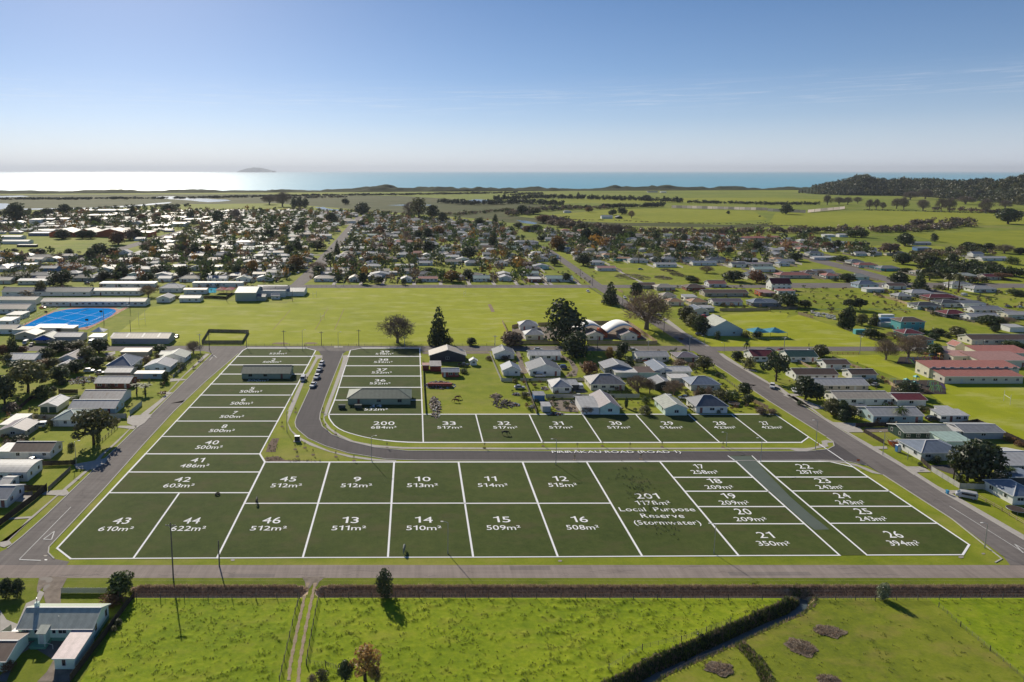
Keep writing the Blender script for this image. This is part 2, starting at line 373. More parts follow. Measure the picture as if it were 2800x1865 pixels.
# beach dunes along the shore
def shore_y(x): return np.interp(x, [p[0] for p in shore], [p[1] for p in shore])
xs = np.arange(-3600, 4200, 13.0); ys_ = np.linspace(-170, 45, 22)
n1 = vnoise((len(ys_), len(xs)), 5, 3) * .6 + vnoise((len(ys_), len(xs)), 14, 4) * .7 + vnoise((len(ys_), len(xs)), 2.2, 9) * .3
env = np.clip(np.sin((ys_ + 170) / 215 * math.pi), 0, 1)[:, None] ** .7
Zd = env * (n1 ** 2.0 * 15 + .6) * np.where(xs < -600, .55, 1.0)[None, :] - .8
Xd, _ = np.meshgrid(xs, ys_); Yd = shore_y(xs)[None, :] + ys_[:, None]
dn = grid_obj('dunes', xs, ys_, Zd, [M('dune_scrub', (.05,.058,.025), .95, .45, .02, .05, world=True, stain=(.16,.15,.08), stain_amt=.4)])
co = np.stack([Xd, Yd, Zd], -1).reshape(-1).astype(np.float32); dn.data.vertices.foreach_set('co', co); dn.data.update()
# far island
tile(0, 0)
mb = MB(); D_ = 42000.0; k_ = D_ / FPX
prof = [(560,467),(567,464.5),(574,462),(580,460.5),(588,459),(598,457.8),(606,456.6),(613,456.2),(620,457),(628,457.6),(636,457),(640,459),(650,461),(662,464),(672,466.2),(680,467)]
prof = [(563 + 99 + (u - 560) * .76, 467 + (v - 467) * .85) for u, v in prof]
ring = []
rows = []
for j, (dy, s) in enumerate(((-900, .02), (-600, .45), (-300, .86), (0, 1), (350, .8), (700, .3), (900, .0))):
    rows.append([((u - CX) * k_, D_ + dy + 40 * math.sin(u * .3 + j), (0 if s < .05 else CAMH * min(1, s + .2)) + (467 - v) * k_ * s * (1 + .12 * math.sin(u * .41 + j * 1.7))) for u, v in prof])
n = len(prof); vs = [p for r in rows for p in r]; fs = [(j*n + i, j*n + i + 1, (j+1)*n + i + 1, (j+1)*n + i) for j in range(len(rows) - 1) for i in range(n - 1)]
tag(MB().add(vs, fs).build('island', M('island_bush', (.09,.1,.11), .9, .3, .002, .1, world=True)), kind='structure')
# pasture, marsh, estuary beyond the town
def wpoly(name, pts, z, mat): return poly(name, [gp(u, v) for u, v in pts], z, mat)
wpoly('far_pasture', [(1330,640),(1560,690),(1800,700),(2100,690),(2500,665),(3300,760),(3300,560),(2700,525.5),(2050,522.6),(1400,523.5),(900,527),(830,560),(1300,590)], .05, PASTURE)
wpoly('marsh', [(-900,600),(0,580),(180,570),(330,566),(520,558),(760,556),(1000,575),(1330,600),(1500,560),(1100,536),(700,531),(0,533),(-900,540)], .06, MARSH)
wpoly('marsh_strip', [(1300,592),(1390,588),(1450,596),(1650,602),(1980,615),(2100,612),(2160,617),(2060,624),(1830,620),(1500,615),(1380,608)], .1, MARSH)
wpoly('river', [(415,541),(440,537),(485,537),(510,541),(560,542.5),(590,545),(620,546),(632,548.5),(600,551.5),(570,553),(545,551),(520,548),(470,545)], .12, RIVER)
wpoly('river_upper_bend', [(370,561),(420,556),(470,552.4),(462,556),(400,561.5),(340,567),(250,570.6),(150,573),(60,573.5),(62,570.6),(160,569.4),(250,568)], .12, RIVER)
wpoly('estuary_pool', [(-120,540),(0,536.5),(60,535),(80,537.5),(0,540.2),(-120,545)], .12, RIVER)
wpoly('estuary_bend', [(-80,562),(0,556),(20,556.5),(38,561),(30,568),(0,573),(-80,577)], .12, RIVER)
wpoly('lagoon', [(860,567),(885,566),(895,570),(915,572.5),(955,575.5),(945,578),(905,576),(880,573)], .13, RIVER)
wpoly('lagoon_channel', [(1058,561.5),(1100,559.6),(1180,560),(1178,562),(1100,562.4)], .13, RIVER)
wpoly('lagoon_reach', [(1280,548),(1300,544.8),(1340,547),(1336,554),(1290,554.5)], .13, RIVER)
wpoly('creek', [(1412,602),(1440,604),(1470,610),(1462,613.5),(1430,610)], .13, RIVER)
for k, (pts, m) in enumerate(([[(1480,590),(1680,572),(1820,570),(2060,578),(2100,600),(1980,608),(1700,610),(1560,604)], grass_mat('bright_pasture', ((.17,.2,.014),(.24,.26,.018),(.31,.31,.035)), .3, bump=.2)],
        [[(2120,583),(2400,576),(2700,584),(2860,590),(2860,612),(2600,618),(2300,620),(2100,615)], MAT['bright_pasture']],
        [[(2480,640),(2860,628),(2900,690),(2700,690),(2560,660)], MAT['bright_pasture']], [[(1500,545),(2100,540),(2320,548),(2200,556),(1900,553),(1500,556)], MAT['bright_pasture']])):
    wpoly('pasture_field', pts, .14 + .02 * k, m)

# wooded hill at the shore: columns by bearing, rows going back from its foot
base_px = [(2190, 528), (2230, 531), (2300, 534), (2480, 536), (2560, 541), (2680, 550), (2800, 562), (2950, 580), (3200, 600)]
top_px = [(2100 + x * K, 440 + y * K) for x, y in ((300,285),(340,268),(400,205),(560,200),(650,185),(700,175),(790,140),(880,130),(990,165),(1050,165),(1130,175),(1250,155),(1330,170),(1500,165),(1600,180),(1750,185),(1900,175),(2000,170),(2100,185),(2250,145),(2354,135),(2800,130),(3600,150))]
hu = np.linspace(2185, 3150, 110); hs = np.linspace(0, 1, 26)
hbv = np.interp(hu, [p[0] for p in base_px], [p[1] for p in base_px]); htv = np.interp(hu, [p[0] for p in top_px], [p[1] for p in top_px])
HBX = np.array([gp(u, v) for u, v in zip(hu, hbv)])
crest_d = HBX[:, 1] + 220; crest_z = np.clip(CAMH - (htv - HZ) * crest_d / FPX - 12, 1, 75)
def hill_at(i, s):
    """column i, s in 0..1 -> world point of the hill"""
    i = np.asarray(i); i0 = i.astype(int).clip(0, len(hu) - 1); k = 1 + s * 480 / HBX[i0, 1]
    z = crest_z[i0] * np.sin(np.clip(s * 2.1, 0, 1) * math.pi / 2) * np.clip((1.15 - s) * 1.8, 0, 1)
    return HBX[i0, 0] * k, HBX[i0, 1] * k, z
I_, S_ = np.meshgrid(np.arange(len(hu)), hs); X, Yh, hm = hill_at(I_, S_); hm = hm + vnoise(X.shape, 6, 12) * 5 * np.clip(S_ * 3, 0, 1) - .5
ho = grid_obj('hill', hu, hs, hm, [M('hill_floor', (.03,.04,.02), .95, .3, .03, .05, world=True)])
ho.data.vertices.foreach_set('co', np.stack([X, Yh, hm], -1).reshape(-1).astype(np.float32)); ho.data.update()

# ---------------------------------------------------------------- roads, kerbs, paths
def strip(name, line, w, z, mat, **kw):
    """ribbon of width w along a world polyline"""
    L, Rr = [], []
    for i, p in enumerate(line):
        a = Vector(line[max(i-1, 0)]); b = Vector(line[min(i+1, len(line)-1)]); d = (b - a).normalized(); n = Vector((-d.y, d.x)) * w / 2
        L.append((p[0] + n.x, p[1] + n.y)); Rr.append((p[0] - n.x, p[1] - n.y))
    return poly(name, L + Rr[::-1], z, mat, **kw)
def kerb(pts, w=.28, h=.12):
    mb = MB()
    for a, b in zip(pts[:-1], pts[1:]): mb.bar((a[0], a[1], h / 2), (b[0], b[1], h / 2), w, h)
    return tag(mb.build('kerb', KERB), kind='structure')
N = lambda *ps: [gp(u, v) for u, v in ps]
poly('front_road', [(-260, 138.1), (320, 138.1), (320, 143.05), (-260, 143.05)], .006, ROADO)
left_e = N((-60,1536),(20,1500),(60,1468),(125,1410),(255.8,1285),(371.7,1172),(389.6,1158),(470,1078),(581.4,966.8))
right_e = N((651.3,966.8),(560,1045),(475.8,1124.6),(400,1207),(285.5,1335.8),(180,1447),(134,1496),(132,1512),(148,1528),(190,1536))
poly('left_street', [(left_e[0][0], 143.0)] + left_e + [(left_e[-1][0] - 6, left_e[-1][1] + 5), (right_e[0][0] + 6, right_e[0][1] + 5)] + right_e + [(right_e[-1][0], 143.0)], .012, ROADM)
kerb(left_e[1:]); kerb(right_e[:-1])
my0, my1 = gp(0, 960)[1], gp(0, 946)[1]
poly('school_road', [(-620, my0), (700, my0), (700, my1), (-620, my1)], .02, ROADM)
pl = N((881.4,978.7),(866,1011),(845.7,1065),(826,1108),(810,1142.3),(806.5,1155),(809,1168),(817.5,1178),(842.8,1199),(890,1219.8),(952.8,1239),(1057,1255.5),(1146,1258.8),(1500,1259.8),(2012,1260),(2250,1258.6),(2314,1261),(2370,1273),(2415,1299))
pr = N((938,967),(920,1011.5),(890.3,1085.8),(875.5,1130.4),(874,1145.4),(881.4,1166),(908,1188.5),(958.7,1208),(1027,1224),(1116.4,1233),(1500,1234.6),(2204,1234.6),(2263.6,1228.7),(2281,1219.8),(2278,1208),(2260.6,1196))
jx = gp(2415, 1299); jx2 = gp(2260.6, 1196)
poly('new_road', N((872,960)) + pl + [(jx[0] + 2, jx[1]), (jx2[0] + 2, jx2[1])] + pr[::-1] + N((948,960)), .028, ROADN)
kerb(pl[:-1]); kerb(pr)
rl = N((2744,1522),(2602.6,1419),(2415,1298.6),(2257.6,1193),(2100,1094.9),(1990,1020),(1915,972))
rr = N((2800,1475.6),(2578.8,1347.7),(2468.7,1277.8),(2390,1231.7),(2308,1181),(2100,1048.6),(1985,974))
xl, xr = sum(p[0] for p in rl[:5]) / 5, sum(p[0] for p in rr[:5]) / 5
farl = N((1805,900),(1700,836),(1618,780),(1500,692),(1398,622)); farr = N((1850,900),(1735,836),(1648,780),(1522,692),(1410,622))
poly('right_road', [(rl[0][0] - 1.5, 143.0)] + rl[:3] + rl[3:] + farl + farr[::-1] + rr[::-1] + [(rr[0][0], 143.0)], .034, ROADM)
kerb([(rl[0][0] - 4, 144.0), (rl[0][0] - 1.2, 145.5)] + rl[1:3]); kerb(rl[3:]); kerb(rr)
hy0, hy1 = gp(0, 787.5)[1], gp(0, 779)[1]
poly('field_road', [(-95, hy0), (640, hy0), (640, hy1), (-95, hy1)], .04, ROADM)
lx0, lx1 = gp(800, 776)[0], gp(824, 776)[0]
poly('long_street', N((792,782),(838,740),(905,670),(945,626),(975,592),(996,592),(968,626),(935,670),(884,740),(826,782)), .045, ROADM)
poly('east_street', N((2205,705),(2235,705),(2330,730),(2440,760),(2560,792),(2700,832),(2860,868),(2860,880),(2690,848),(2540,800),(2420,770),(2310,738),(2215,714)), .05, ROADM)
poly('east_cross_road', N((2165,774),(2300,774),(2440,772),(2800,776),(2800,782),(2440,780),(2165,780)), .055, ROADM)
poly('north_east_street', N((1960,650),(1985,648),(2060,668),(2120,684),(2240,706),(2210,710),(2100,688),(2030,668)), .056, ROADM)
poly('town_road', N((0,752),(60,741),(140,724),(230,702),(330,675),(420,650),(500,628),(565,612),(575,614),(500,636),(420,660),(330,686),(235,714),(110,743),(0,765)), .06, ROADM)
poly('west_side_street', N((455,735),(485,720),(515,705),(538,697),(540,703),(505,722),(480,737)), .06, ROADM)
poly('side_street', N((850,696),(960,697),(960,699.5),(850,699)), .062, ROADM); poly('crossing_street', N((930,612),(985,612),(985,614),(930,614)), .062, CONC)
# painted markings
def mark(a, b, w=.14, z=.075): return strip('road_marking', [a, b], w, z, MARKW)
mark(*N((53,1530),(194,1387)), w=.16); strip('road_marking', N((53,1531),(112,1533)), .3, .075, MARKW)
for a, b in (((119,1475),(149,1453)), ((149,1453),(141,1476)), ((141,1476),(119,1475))): mark(*N(a, b), w=.22)
mark(*N((2596,1384),(2800,1512)), w=.16)
for a, b in (((2774,1488),(2800,1503)), ((2774,1488),(2797,1512))): mark(*N(a, b), w=.22, z=.08)
mark(*N((573,986),(585,972)), w=.2); mark(*N((585,972),(592,978)), w=.3)
# footpaths and driveways
def path(pts, z=.1, name='footpath', mat=None): return tpoly(name, pts, z, mat or CONC)
tile(0, 1080)
path([(0,1370),(85,1340),(300,1135),(520,940),(640,850),(760,745),(900,620),(960,545),(1080,440),(1180,335),(1250,262),(1330,210),(1480,75),(1560,0),(1520,0),(1440,75),(1290,210),(1215,290),(1130,370),(1000,490),(930,545),(840,640),(790,690),(600,850),(520,925),(265,1140),(60,1350),(0,1357)], .1)
path([(0,1357),(0,1395),(40,1405),(110,1372),(85,1340)], .104)
for d in ([(430,885),(610,872),(640,905),(590,930),(520,925),(380,918)], [(680,640),(900,600),(1010,570),(960,640),(840,690),(700,682)], [(1100,285),(1260,285),(1230,318),(1080,300)], [(1170,215),(1330,180),(1400,180),(1330,260),(1260,300),(1170,262)], [(0,1140),(180,1125),(310,1118),(300,1135),(60,1150),(0,1165)], [(70,925),(290,930),(220,985),(60,980)]):
    path(d, .108, 'driveway')
path([(90,912),(300,885),(300,930),(70,925)], .106, 'driveway', GRAVEL)
tile(0, 720)
path([(1330,1395),(1560,1180),(1700,1030),(1930,835),(1890,832),(1660,1060),(1500,1235),(1290,1395)], .112)
for d in ([(1180,1405),(1330,1395),(1400,1420),(1180,1440)], [(1570,1060),(1690,1065),(1720,1075),(1560,1090)], [(1480,1180),(1590,1190),(1560,1210),(1460,1195)], [(960,830),(1060,810),(1060,835),(985,860)]): path(d, .116, 'driveway')
# yards
tile(0, 1460)
path([(0,700),(60,790),(160,830),(240,640),(330,600),(360,520),(410,540),(330,690),(200,840),(105,900),(0,960)], .05, 'driveway')
path([(360,400),(480,392),(560,400),(620,400),(560,520),(560,640),(420,640),(400,560),(420,470),(340,545),(340,500)], .054, 'driveway', GRAVEL)
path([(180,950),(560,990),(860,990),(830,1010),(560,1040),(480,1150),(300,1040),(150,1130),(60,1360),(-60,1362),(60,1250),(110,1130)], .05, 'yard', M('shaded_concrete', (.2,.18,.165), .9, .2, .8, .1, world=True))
path([(500,1150),(505,1250),(690,1250),(640,1362),(340,1362),(430,1270),(480,1180)], .056, 'yard', GRAVEL)
m_pud, nt_, b_ = base_mat('puddle_water'); b_.inputs['Base Color'].default_value = (.3,.26,.2,1); b_.inputs['Roughness'].default_value = .06
for pts in ([(360,405),(420,395),(440,400),(470,400),(492,418),(470,445),(430,452),(415,425),(375,432)], [(400,490),(420,470),(465,462),(450,490),(410,525),(393,530)]): tpoly('puddle', pts, .06, m_pud)
tile(2100, 1080)
path([(130,0),(215,0),(400,115),(520,210),(610,258),(740,345),(980,480),(1180,600),(1340,700),(1560,840),(1640,880),(1900,1030),(2354,1290),(2354,1340),(1860,1050),(1590,890),(1270,690),(1110,590),(900,460),(720,345),(560,250),(350,100)], .1)
for d in ([(560,250),(810,262),(1000,250),(1000,262),(830,285),(880,345),(720,345)], [(400,110),(520,118),(510,128),(440,132)], [(1180,600),(1250,660),(1420,660),(1500,712),(1380,712),(1340,740),(1270,690)], [(1590,890),(1640,880),(1760,878),(1760,905),(1680,910)], [(960,475),(1090,475),(1100,497),(1000,500)], [(2100,760),(2354,760),(2354,870),(2200,860)]): path(d, .108, 'driveway')
path([(1480,650),(1730,640),(1740,745),(1600,700)], .1, 'yard', ROADN); path([(880,345),(1140,340),(1160,300),(900,305)], .1, 'yard', GRAVEL)
path([(0,487),(200,487),(350,490),(430,480),(500,450),(490,425),(540,415),(600,430),(590,440),(550,440),(545,455),(560,475),(450,492),(350,520),(250,515),(200,500),(0,500)], .06)
path([(380,600),(560,605),(700,615),(800,635),(900,670),(1060,735),(960,720),(820,660),(700,630),(560,614)], .066)
tile(700, 1080)
path([(320,130),(290,200),(290,250),(330,330),(420,400),(560,465),(690,520),(880,560),(1100,590),(1290,602),(1290,614),(1080,605),(860,575),(660,520),(500,465),(380,400),(310,320),(285,240),(290,180)], .06)
path([(660,100),(625,190),(635,240),(690,310),(780,370),(900,425),(1100,462),(1350,480),(2354,487),(2354,502),(1350,497),(1080,478),(880,433),(740,370),(650,300),(620,230),(625,170)], .06)
tile(1400, 1080); path([(0,487),(2354,487),(2354,500),(0,502)], .064)
tile(700, 720)
path([(520,840),(610,848),(610,868),(570,880),(500,1010),(440,1100),(380,1250),(310,1420),(290,1470),(300,1340),(370,1180),(440,1040),(480,1000),(550,865)], .07)
path([(795,850),(850,845),(850,870),(800,1000),(760,1100),(690,1280),(650,1400),(620,1420),(640,1330),(700,1170),(780,950),(800,880)], .07)
path([(718,762),(800,765),(800,775),(720,778)], .09)
path([(1520,812),(1640,812),(2140,810),(2150,830),(1800,835),(1540,835)], .06, 'verge', GRAVEL)
tile(2100, 720)
path([(0,1095),(90,1120),(200,1205),(510,1325),(510,1340),(400,1330),(300,1300),(200,1240),(90,1150),(0,1110)], .1); path([(200,1200),(300,1205),(330,1215),(210,1225)], .104, 'driveway')
tile(1400, 720)
path([(1900,830),(1940,832),(2060,920),(2354,1090),(2354,1110),(2120,975),(1960,880)], .1); path([(2140,965),(2240,985),(2260,1000),(2160,985)], .104, 'driveway')
path([(1400,500),(1440,520),(1600,640),(1820,765),(1790,765),(1560,640),(1380,520)], .1)
path([(440,830),(560,900),(610,970),(590,1040),(480,1045),(560,980),(520,900),(430,870)], .06, 'driveway', GRAVEL)
path([(330,1255),(600,1255),(620,1300),(610,1370),(420,1360),(370,1310)], .06, 'yard', GRAVEL); path([(0,600),(330,580),(640,570),(1060,555),(1180,640),(1260,700),(0,700)], .05, 'yard', GRAVEL)
path([(30,810),(70,815),(110,930),(150,1010),(80,1020),(60,920)], .06, 'driveway', GRAVEL); path([(560,1150),(660,1150),(690,1190),(560,1190)], .06, 'driveway', GRAVEL)

# school playing field (one mown sheet)
tile(0, 0)
poly('playing_field', N((250,944),(330,905),(410,840),(560,820),(640,825),(780,830),(842,806),(835,788),(1608,787),(1700,838),(1755,880),(1790,905),(1800,940),(1380,943),(700,943)), .03, FIELD)
poly('church_lawn', N((1900,880),(1990,860),(2090,850),(2180,860),(2400,930),(2420,948),(1945,948),(1880,900)), .05, FIELD)
poly('east_paddock', N((2150,870),(2190,790),(2400,800),(2530,845),(2720,910),(2690,925),(2560,920),(2440,880),(2300,845),(2230,848)), .055, LAWN)
poly('school_green', N((2285,972),(2400,970),(2540,1035),(2800,1030),(2900,1210),(2780,1205),(2640,1150),(2520,1060),(2420,1020)), .05, FIELD)
# cricket strip and dirt patches
tile(700, 720)
tpoly('cricket_pitch', [(2130,378),(2160,376),(2197,445),(2165,450)], .06, DIRT)
for cx_, cy_, rx_, ry_ in ((225, 737, 75, 9), (505, 735, 62, 8)): tpoly('worn_ground', [(cx_ + rx_ * math.cos(t) * (1 + .1 * math.sin(3*t)), cy_ + ry_ * math.sin(t)) for t in [k * .35 for k in range(18)]], .06, DIRT)
for a, b in (((320,425),(155,612)), ((660,420),(545,610)), ((810,420),(722,612))): strip('field_line', [tp(*a), tp(*b)], .5, .05, M('field_line_dry', (.3,.24,.1), .9, .4, .8, .1, world=True) if 'field_line_dry' not in MAT else MAT['field_line_dry'])

# blue multi-sport court
tile(0, 720)
CB = M('court_blue', (.01,.25,.68), 1.0, .1, .15, .0, world=True); CRD = M('court_red', (.42,.16,.09), .8, .15, .2, .2, world=True); CGN = M('court_green', (.08,.27,.14), .8, .15, .2, .2, world=True)
tpoly('court_apron', [(140,598),(560,405),(1190,402),(800,610)], .07, CRD)
tpoly('court_surface', [(190,592),(225,575),(300,535),(400,488),(500,450),(620,425),(800,412),(1000,415),(1055,425),(1070,440),(1040,470),(1010,490),(900,545),(850,568),(800,582),(700,600),(300,600)], .085, CB)
tpoly('court_corner', [(560,407),(680,405),(560,430),(480,455)], .08, CGN); tpoly('court_corner', [(1050,406),(1150,404),(1100,425)], .08, CGN); tpoly('court_corner', [(690,602),(740,594),(720,610),(670,610)], .08, CGN)
for a, b in (((330,560),(800,430)), ((500,590),(960,430)), ((700,590),(1030,450)), ((420,490),(860,560)), ((560,445),(980,500))): strip('court_line', [tp(*a), tp(*b)], .18, .1, MARKW)

# ================================================================ foreground paddocks with ditches (Y 80 .. 137.4)
fx = np.arange(-170, 240, .38); fy = np.arange(84, 137.5, .38)
FXg, FYg = np.meshgrid(fx, fy)
sh = FXg.shape
def seg_d(ax, ay, bx_, by_):
    dx, dy = bx_ - ax, by_ - ay; t = np.clip(((FXg - ax) * dx + (FYg - ay) * dy) / (dx * dx + dy * dy), 0, 1)
    return np.hypot(FXg - ax - t * dx, FYg - ay - t * dy)
def carve(pts, wtop, wbot, depth):
    d = np.min([seg_d(*a, *b) for a, b in zip(pts[:-1], pts[1:])], axis=0)
    return -depth * np.clip((wtop - d) / (wtop - wbot), 0, 1)
tile(0, 1460)
dx0 = tp(1250, 540)[0]; tile(700, 1460); dx1 = tp(385, 545)[0]; dx2 = tp(625, 545)[0]; trackx = tp(510, 540)[0]
DY = gp(0, 1619)[1]
tile(2100, 1460); jn = tp(330, 600)
DITCH1 = [[(dx0, DY), (dx1, DY)], [(dx2, DY), (jn[0], DY - .1), (240, DY + .3)]]
tile(1400, 1460)
dA = [gp(1738, 1862), gp(1800, 1825), gp(1900, 1781), gp(2000, 1736), gp(2100, 1690), gp(2165, 1664), jn, (jn[0] + 1.5, DY)]
dA = [gp(1600, 1925)] + dA
dB = [gp(2000, 1745), gp(2050, 1785), gp(2085, 1830), gp(2110, 1890)]
Zf = np.minimum.reduce([carve(DITCH1[0], 1.9, .7, 1.25), carve(DITCH1[1], 1.9, .7, 1.3), carve(dA, 2.3, .8, 1.9), carve(dB, 1.2, .3, .7)])
tuft = vnoise(sh, 1.9, 21) * .55 + vnoise(sh, 5.0, 22) * .4 + vnoise(sh, 1.2, 28) * .25
big = vnoise(sh, 40, 23); huge = vnoise(sh, 110, 24)
tall = np.clip((tuft - .6), 0, 1) * .6
right = FXg > np.interp(FYg, [p[1] for p in dA], [p[0] for p in dA])
lane = np.abs(FXg - (trackx + (FYg - 131) * .012)) < 3.4
calm = np.where(right, .25, 1.0) * np.where(FYg > 130.8, .12, 1.0) * np.where(lane, .12, 1.0)
tile(0, 1460); hx = np.interp(FYg, [tp(730, 1362)[1], tp(1230, 500)[1]], [tp(730, 1362)[0], tp(1230, 500)[0]])
calm = np.where((FXg < hx) & (FYg < 134), .06, calm)
Zf = Zf + (tall * (.5 + big) + (big - .5) * .3) * calm * (Zf > -.3) - .02
EDGE = np.clip((137.4 - FYg) / .8, 0, 1); Zf = Zf * EDGE - .0
def fz(x, y):
    i = int(np.clip((y - 84) / .38, 0, sh[0] - 1)); j = int(np.clip((x + 170) / .38, 0, sh[1] - 1)); return float(Zf[i, j])
bank = np.minimum.reduce([carve(DITCH1[0], 2.2, 1.9, 1), carve(DITCH1[1], 2.2, 1.9, 1)]) < -.5
dbank = (carve(dA, 2.6, 2.2, 1) < -.5) | (carve(dB, 1.4, 1.2, 1) < -.5)
wet = (carve(dA, 1.0, .8, 1) < -.5) | (carve(DITCH1[1], .75, .5, 1) < -.5) & (FXg > jn[0] - 8) & (FXg < jn[0] + 6)
east = right & (FXg > np.interp(FYg, [108, 130], [gp(2800, 1850)[0], gp(2570, 1665)[0]]))
mi = np.zeros(sh, int); mi[right] = 1; mi[east] = 0; mi[(FYg > 130.9)] = 3; mi[dbank] = 4; mi[bank] = 2; mi[(FXg < hx) & (FYg < 134)] = 3
VERGE = grass_mat('verge_grass', ((.09,.125,.01), (.15,.188,.013), (.22,.245,.025)), 2, (.25,.21,.07), .3, .15)
MUD = M('ditch_mud', (.035,.03,.022), .7, .3, 1, .3, world=True)
DSC = M('ditch_scrub', (.06,.075,.028), .95, .4, 1.2, .05, world=True)
PATCHM = asphalt('road_patch_seal', (.18,.155,.14), (.25,.215,.195))
for pts, m_ in (([(-118,141.9),(-105,141.9),(-105,140.2),(-118,140.2)], PATCHM), ([(22,142.6),(31,142.6),(31,141.1),(22,141.1)], PATCHM), ([(70,140.4),(88,140.4),(88,139),(70,139)], PATCHM), ([(-40,139.6),(-30,139.6),(-30,138.5),(-40,138.5)], PATCHM)): poly('road_patch', pts, .011, m_)
for k in range(26):
    x = rnd.uniform(-110, 150); y = rnd.uniform(138.6, 142.4); L = rnd.uniform(2, 9); strip('road_crack', [(x + L * t / 5, y + .25 * math.sin(t * 1.7 + k) + rnd.uniform(-.1, .1)) for t in range(6)], .05, .014, ROADN)
for lx_, y0, y1, m_ in ((-97, 160, 300, ROADN), (-90, 150, 310, ROADN), (141, 160, 310, ROADN), (148, 170, 420, ROADN)):
    for k in range(9): y = rnd.uniform(y0, y1); strip('road_crack', [(lx_ + rnd.uniform(-2.5, 2.5) + .3 * math.sin(t + k), y + t * 1.2) for t in range(5)], .07, .04, m_)
grid_obj('foreground_paddock', fx, fy, Zf, [PADDOCK, PADDOCK2, DEADG, VERGE, DSC], mi[:-1, :-1])
for k, pts in enumerate(([dA[0]] + dA[1:],)):
    strip('ditch_water', pts, 1.5, -1.72, RIVER)
# wheel ruts of the farm track
RUT = M('track_dirt', (.36,.28,.2), .95, .2, 1.6, .05, world=True, stain=(.2,.2,.06), stain_amt=.35)
tile(700, 1460)
for pl_ in ([(480,450),(455,520),(425,680),(385,850),(345,1050),(315,1200),(300,1362)], [(545,450),(525,540),(495,680),(460,850),(425,1050),(400,1200),(388,1362),(380,1450)]):
    ln = [tp(*p) for p in pl_]; mb = MB(); prev = None; w = .3
    dense = []
    for a, b in zip(ln[:-1], ln[1:]):
        for k in range(12): t = k / 12; dense.append((a[0] + (b[0] - a[0]) * t, a[1] + (b[1] - a[1]) * t))
    vs = []; 
    for k, (x, y) in enumerate(dense):
        ww = w * (1 + .25 * math.sin(k * .9) + .15 * math.sin(k * 2.3)); z = fz(x, y) + .07
        vs += [(x - ww, y, z), (x + ww, y, z)]
    tag(MB().add(vs, [(2*k, 2*k+1, 2*k+3, 2*k+2) for k in range(len(dense) - 1)]).build('track_rut', RUT), kind='structure')
tpoly('track_entrance', [(420,395),(640,395),(580,440),(560,480),(540,500),(520,460),(495,500),(455,500),(450,440)], .03, GRAVEL)
poly('verge', [(-200, 137.3), (220, 137.3), (220, 138.1), (-200, 138.1)], .004, VERGE)
# ================================================================ the numbered lots laid out on the grass
LZ = .05
def lerp_line(a, b, v):
    t = (v - a[1]) / (b[1] - a[1]); return (a[0] + (b[0] - a[0]) * t, v)
def polyx(line, v):
    for a, b in zip(line[:-1], line[1:]):
        if min(a[1], b[1]) - 1e-6 <= v <= max(a[1], b[1]) + 1e-6: return lerp_line(a, b, v)
    return lerp_line(line[-2], line[-1], v)
LOTS = {}      # number -> (outline in photo positions, text lines)
LB = [(664.7, 958), (474, 1160), (156, 1499.5)]                    # street side of the western row
RB = [(863, 958.5), (798, 1080), (710.4, 1241.5)]
rows = [('2', 974.9, 998), ('3', 998, 1023.3), ('4', 1023.3, 1050.4), ('5', 1050.4, 1080.7), ('6', 1080.7, 1114.4), ('7', 1114.4, 1151.8), ('8', 1151.8, 1193.9), ('40', 1193.9, 1241.5)]
LOTS['1'] = [(676.6, 952), (836.8, 952), (863, 958.5), polyx(RB, 974.9), polyx(LB, 974.9), (664.7, 958)]
for n_, a, b in rows: LOTS[n_] = [polyx(LB, a), polyx(RB, a), polyx(RB, b), polyx(LB, b)]
C1, C2 = (724.4, 1263.8), (593.3, 1526.3)
LOTS['41'] = [polyx(LB, 1241.5), (710.4, 1241.5), C1, polyx([C1, C2], 1291.1), polyx(LB, 1291.1)]
LOTS['42'] = [polyx(LB, 1291.1), polyx([C1, C2], 1291.1), polyx([C1, C2], 1347.8), polyx(LB, 1347.8)]
LOTS['43'] = [polyx(LB, 1347.8), (490.7, 1347.8), (364.3, 1527.4), (193.5, 1528.6), (156, 1499.5)]
LOTS['44'] = [(490.7, 1347.8), polyx([C1, C2], 1347.8), C2, (364.3, 1527.4)]
dv = [(C1, C2), ((901.6, 1263.8), (827.9, 1525.2)), ((1077.7, 1263.8), (1060.7, 1524.6)), ((1253.7, 1263.8), (1293.9, 1524)), ((1428.8, 1263.6), (1525.5, 1523)), ((1603.7, 1263), (1756.3, 1521.6)), ((1803.9, 1262.3), (2020, 1520.3))]
for k, (u_, l_) in enumerate((('45', '46'), ('9', '13'), ('10', '14'), ('11', '15'), ('12', '16'))):
    a, b = dv[k], dv[k + 1]; ma, mb_ = polyx(a, 1376.8), polyx(b, 1376.4)
    LOTS[u_] = [a[0], b[0], mb_, ma]; LOTS[l_] = [ma, mb_, b[1], a[1]]
LOTS['201'] = [dv[5][0], dv[6][0], dv[6][1], dv[5][1]]
e17 = [(2012.6, 1262.2), (2100, 1343.2), (2296, 1519)]; w17 = [dv[6][0], dv[6][1]]
ys17 = [1262.2, 1305.7, 1343.8, 1385.7, 1432.7, 1519.8]
for k, n_ in enumerate(('17', '18', '19', '20', '21')): LOTS[n_] = [polyx(w17, ys17[k]) if k else dv[6][0], polyx(e17, ys17[k]), polyx(e17, min(ys17[k+1], 1519)), polyx(w17, min(ys17[k+1], 1520.3))]
w22 = [(2055.8, 1246.5), (2100, 1288), (2370.6, 1518.4)]; e22 = [(2333.5, 1277.8), (2650, 1489.8)]
LOTS['22'] = [polyx(w22, 1262), (2266.5, 1262), (2333.5, 1277.8), polyx(e22, 1305), polyx(w22, 1305)]
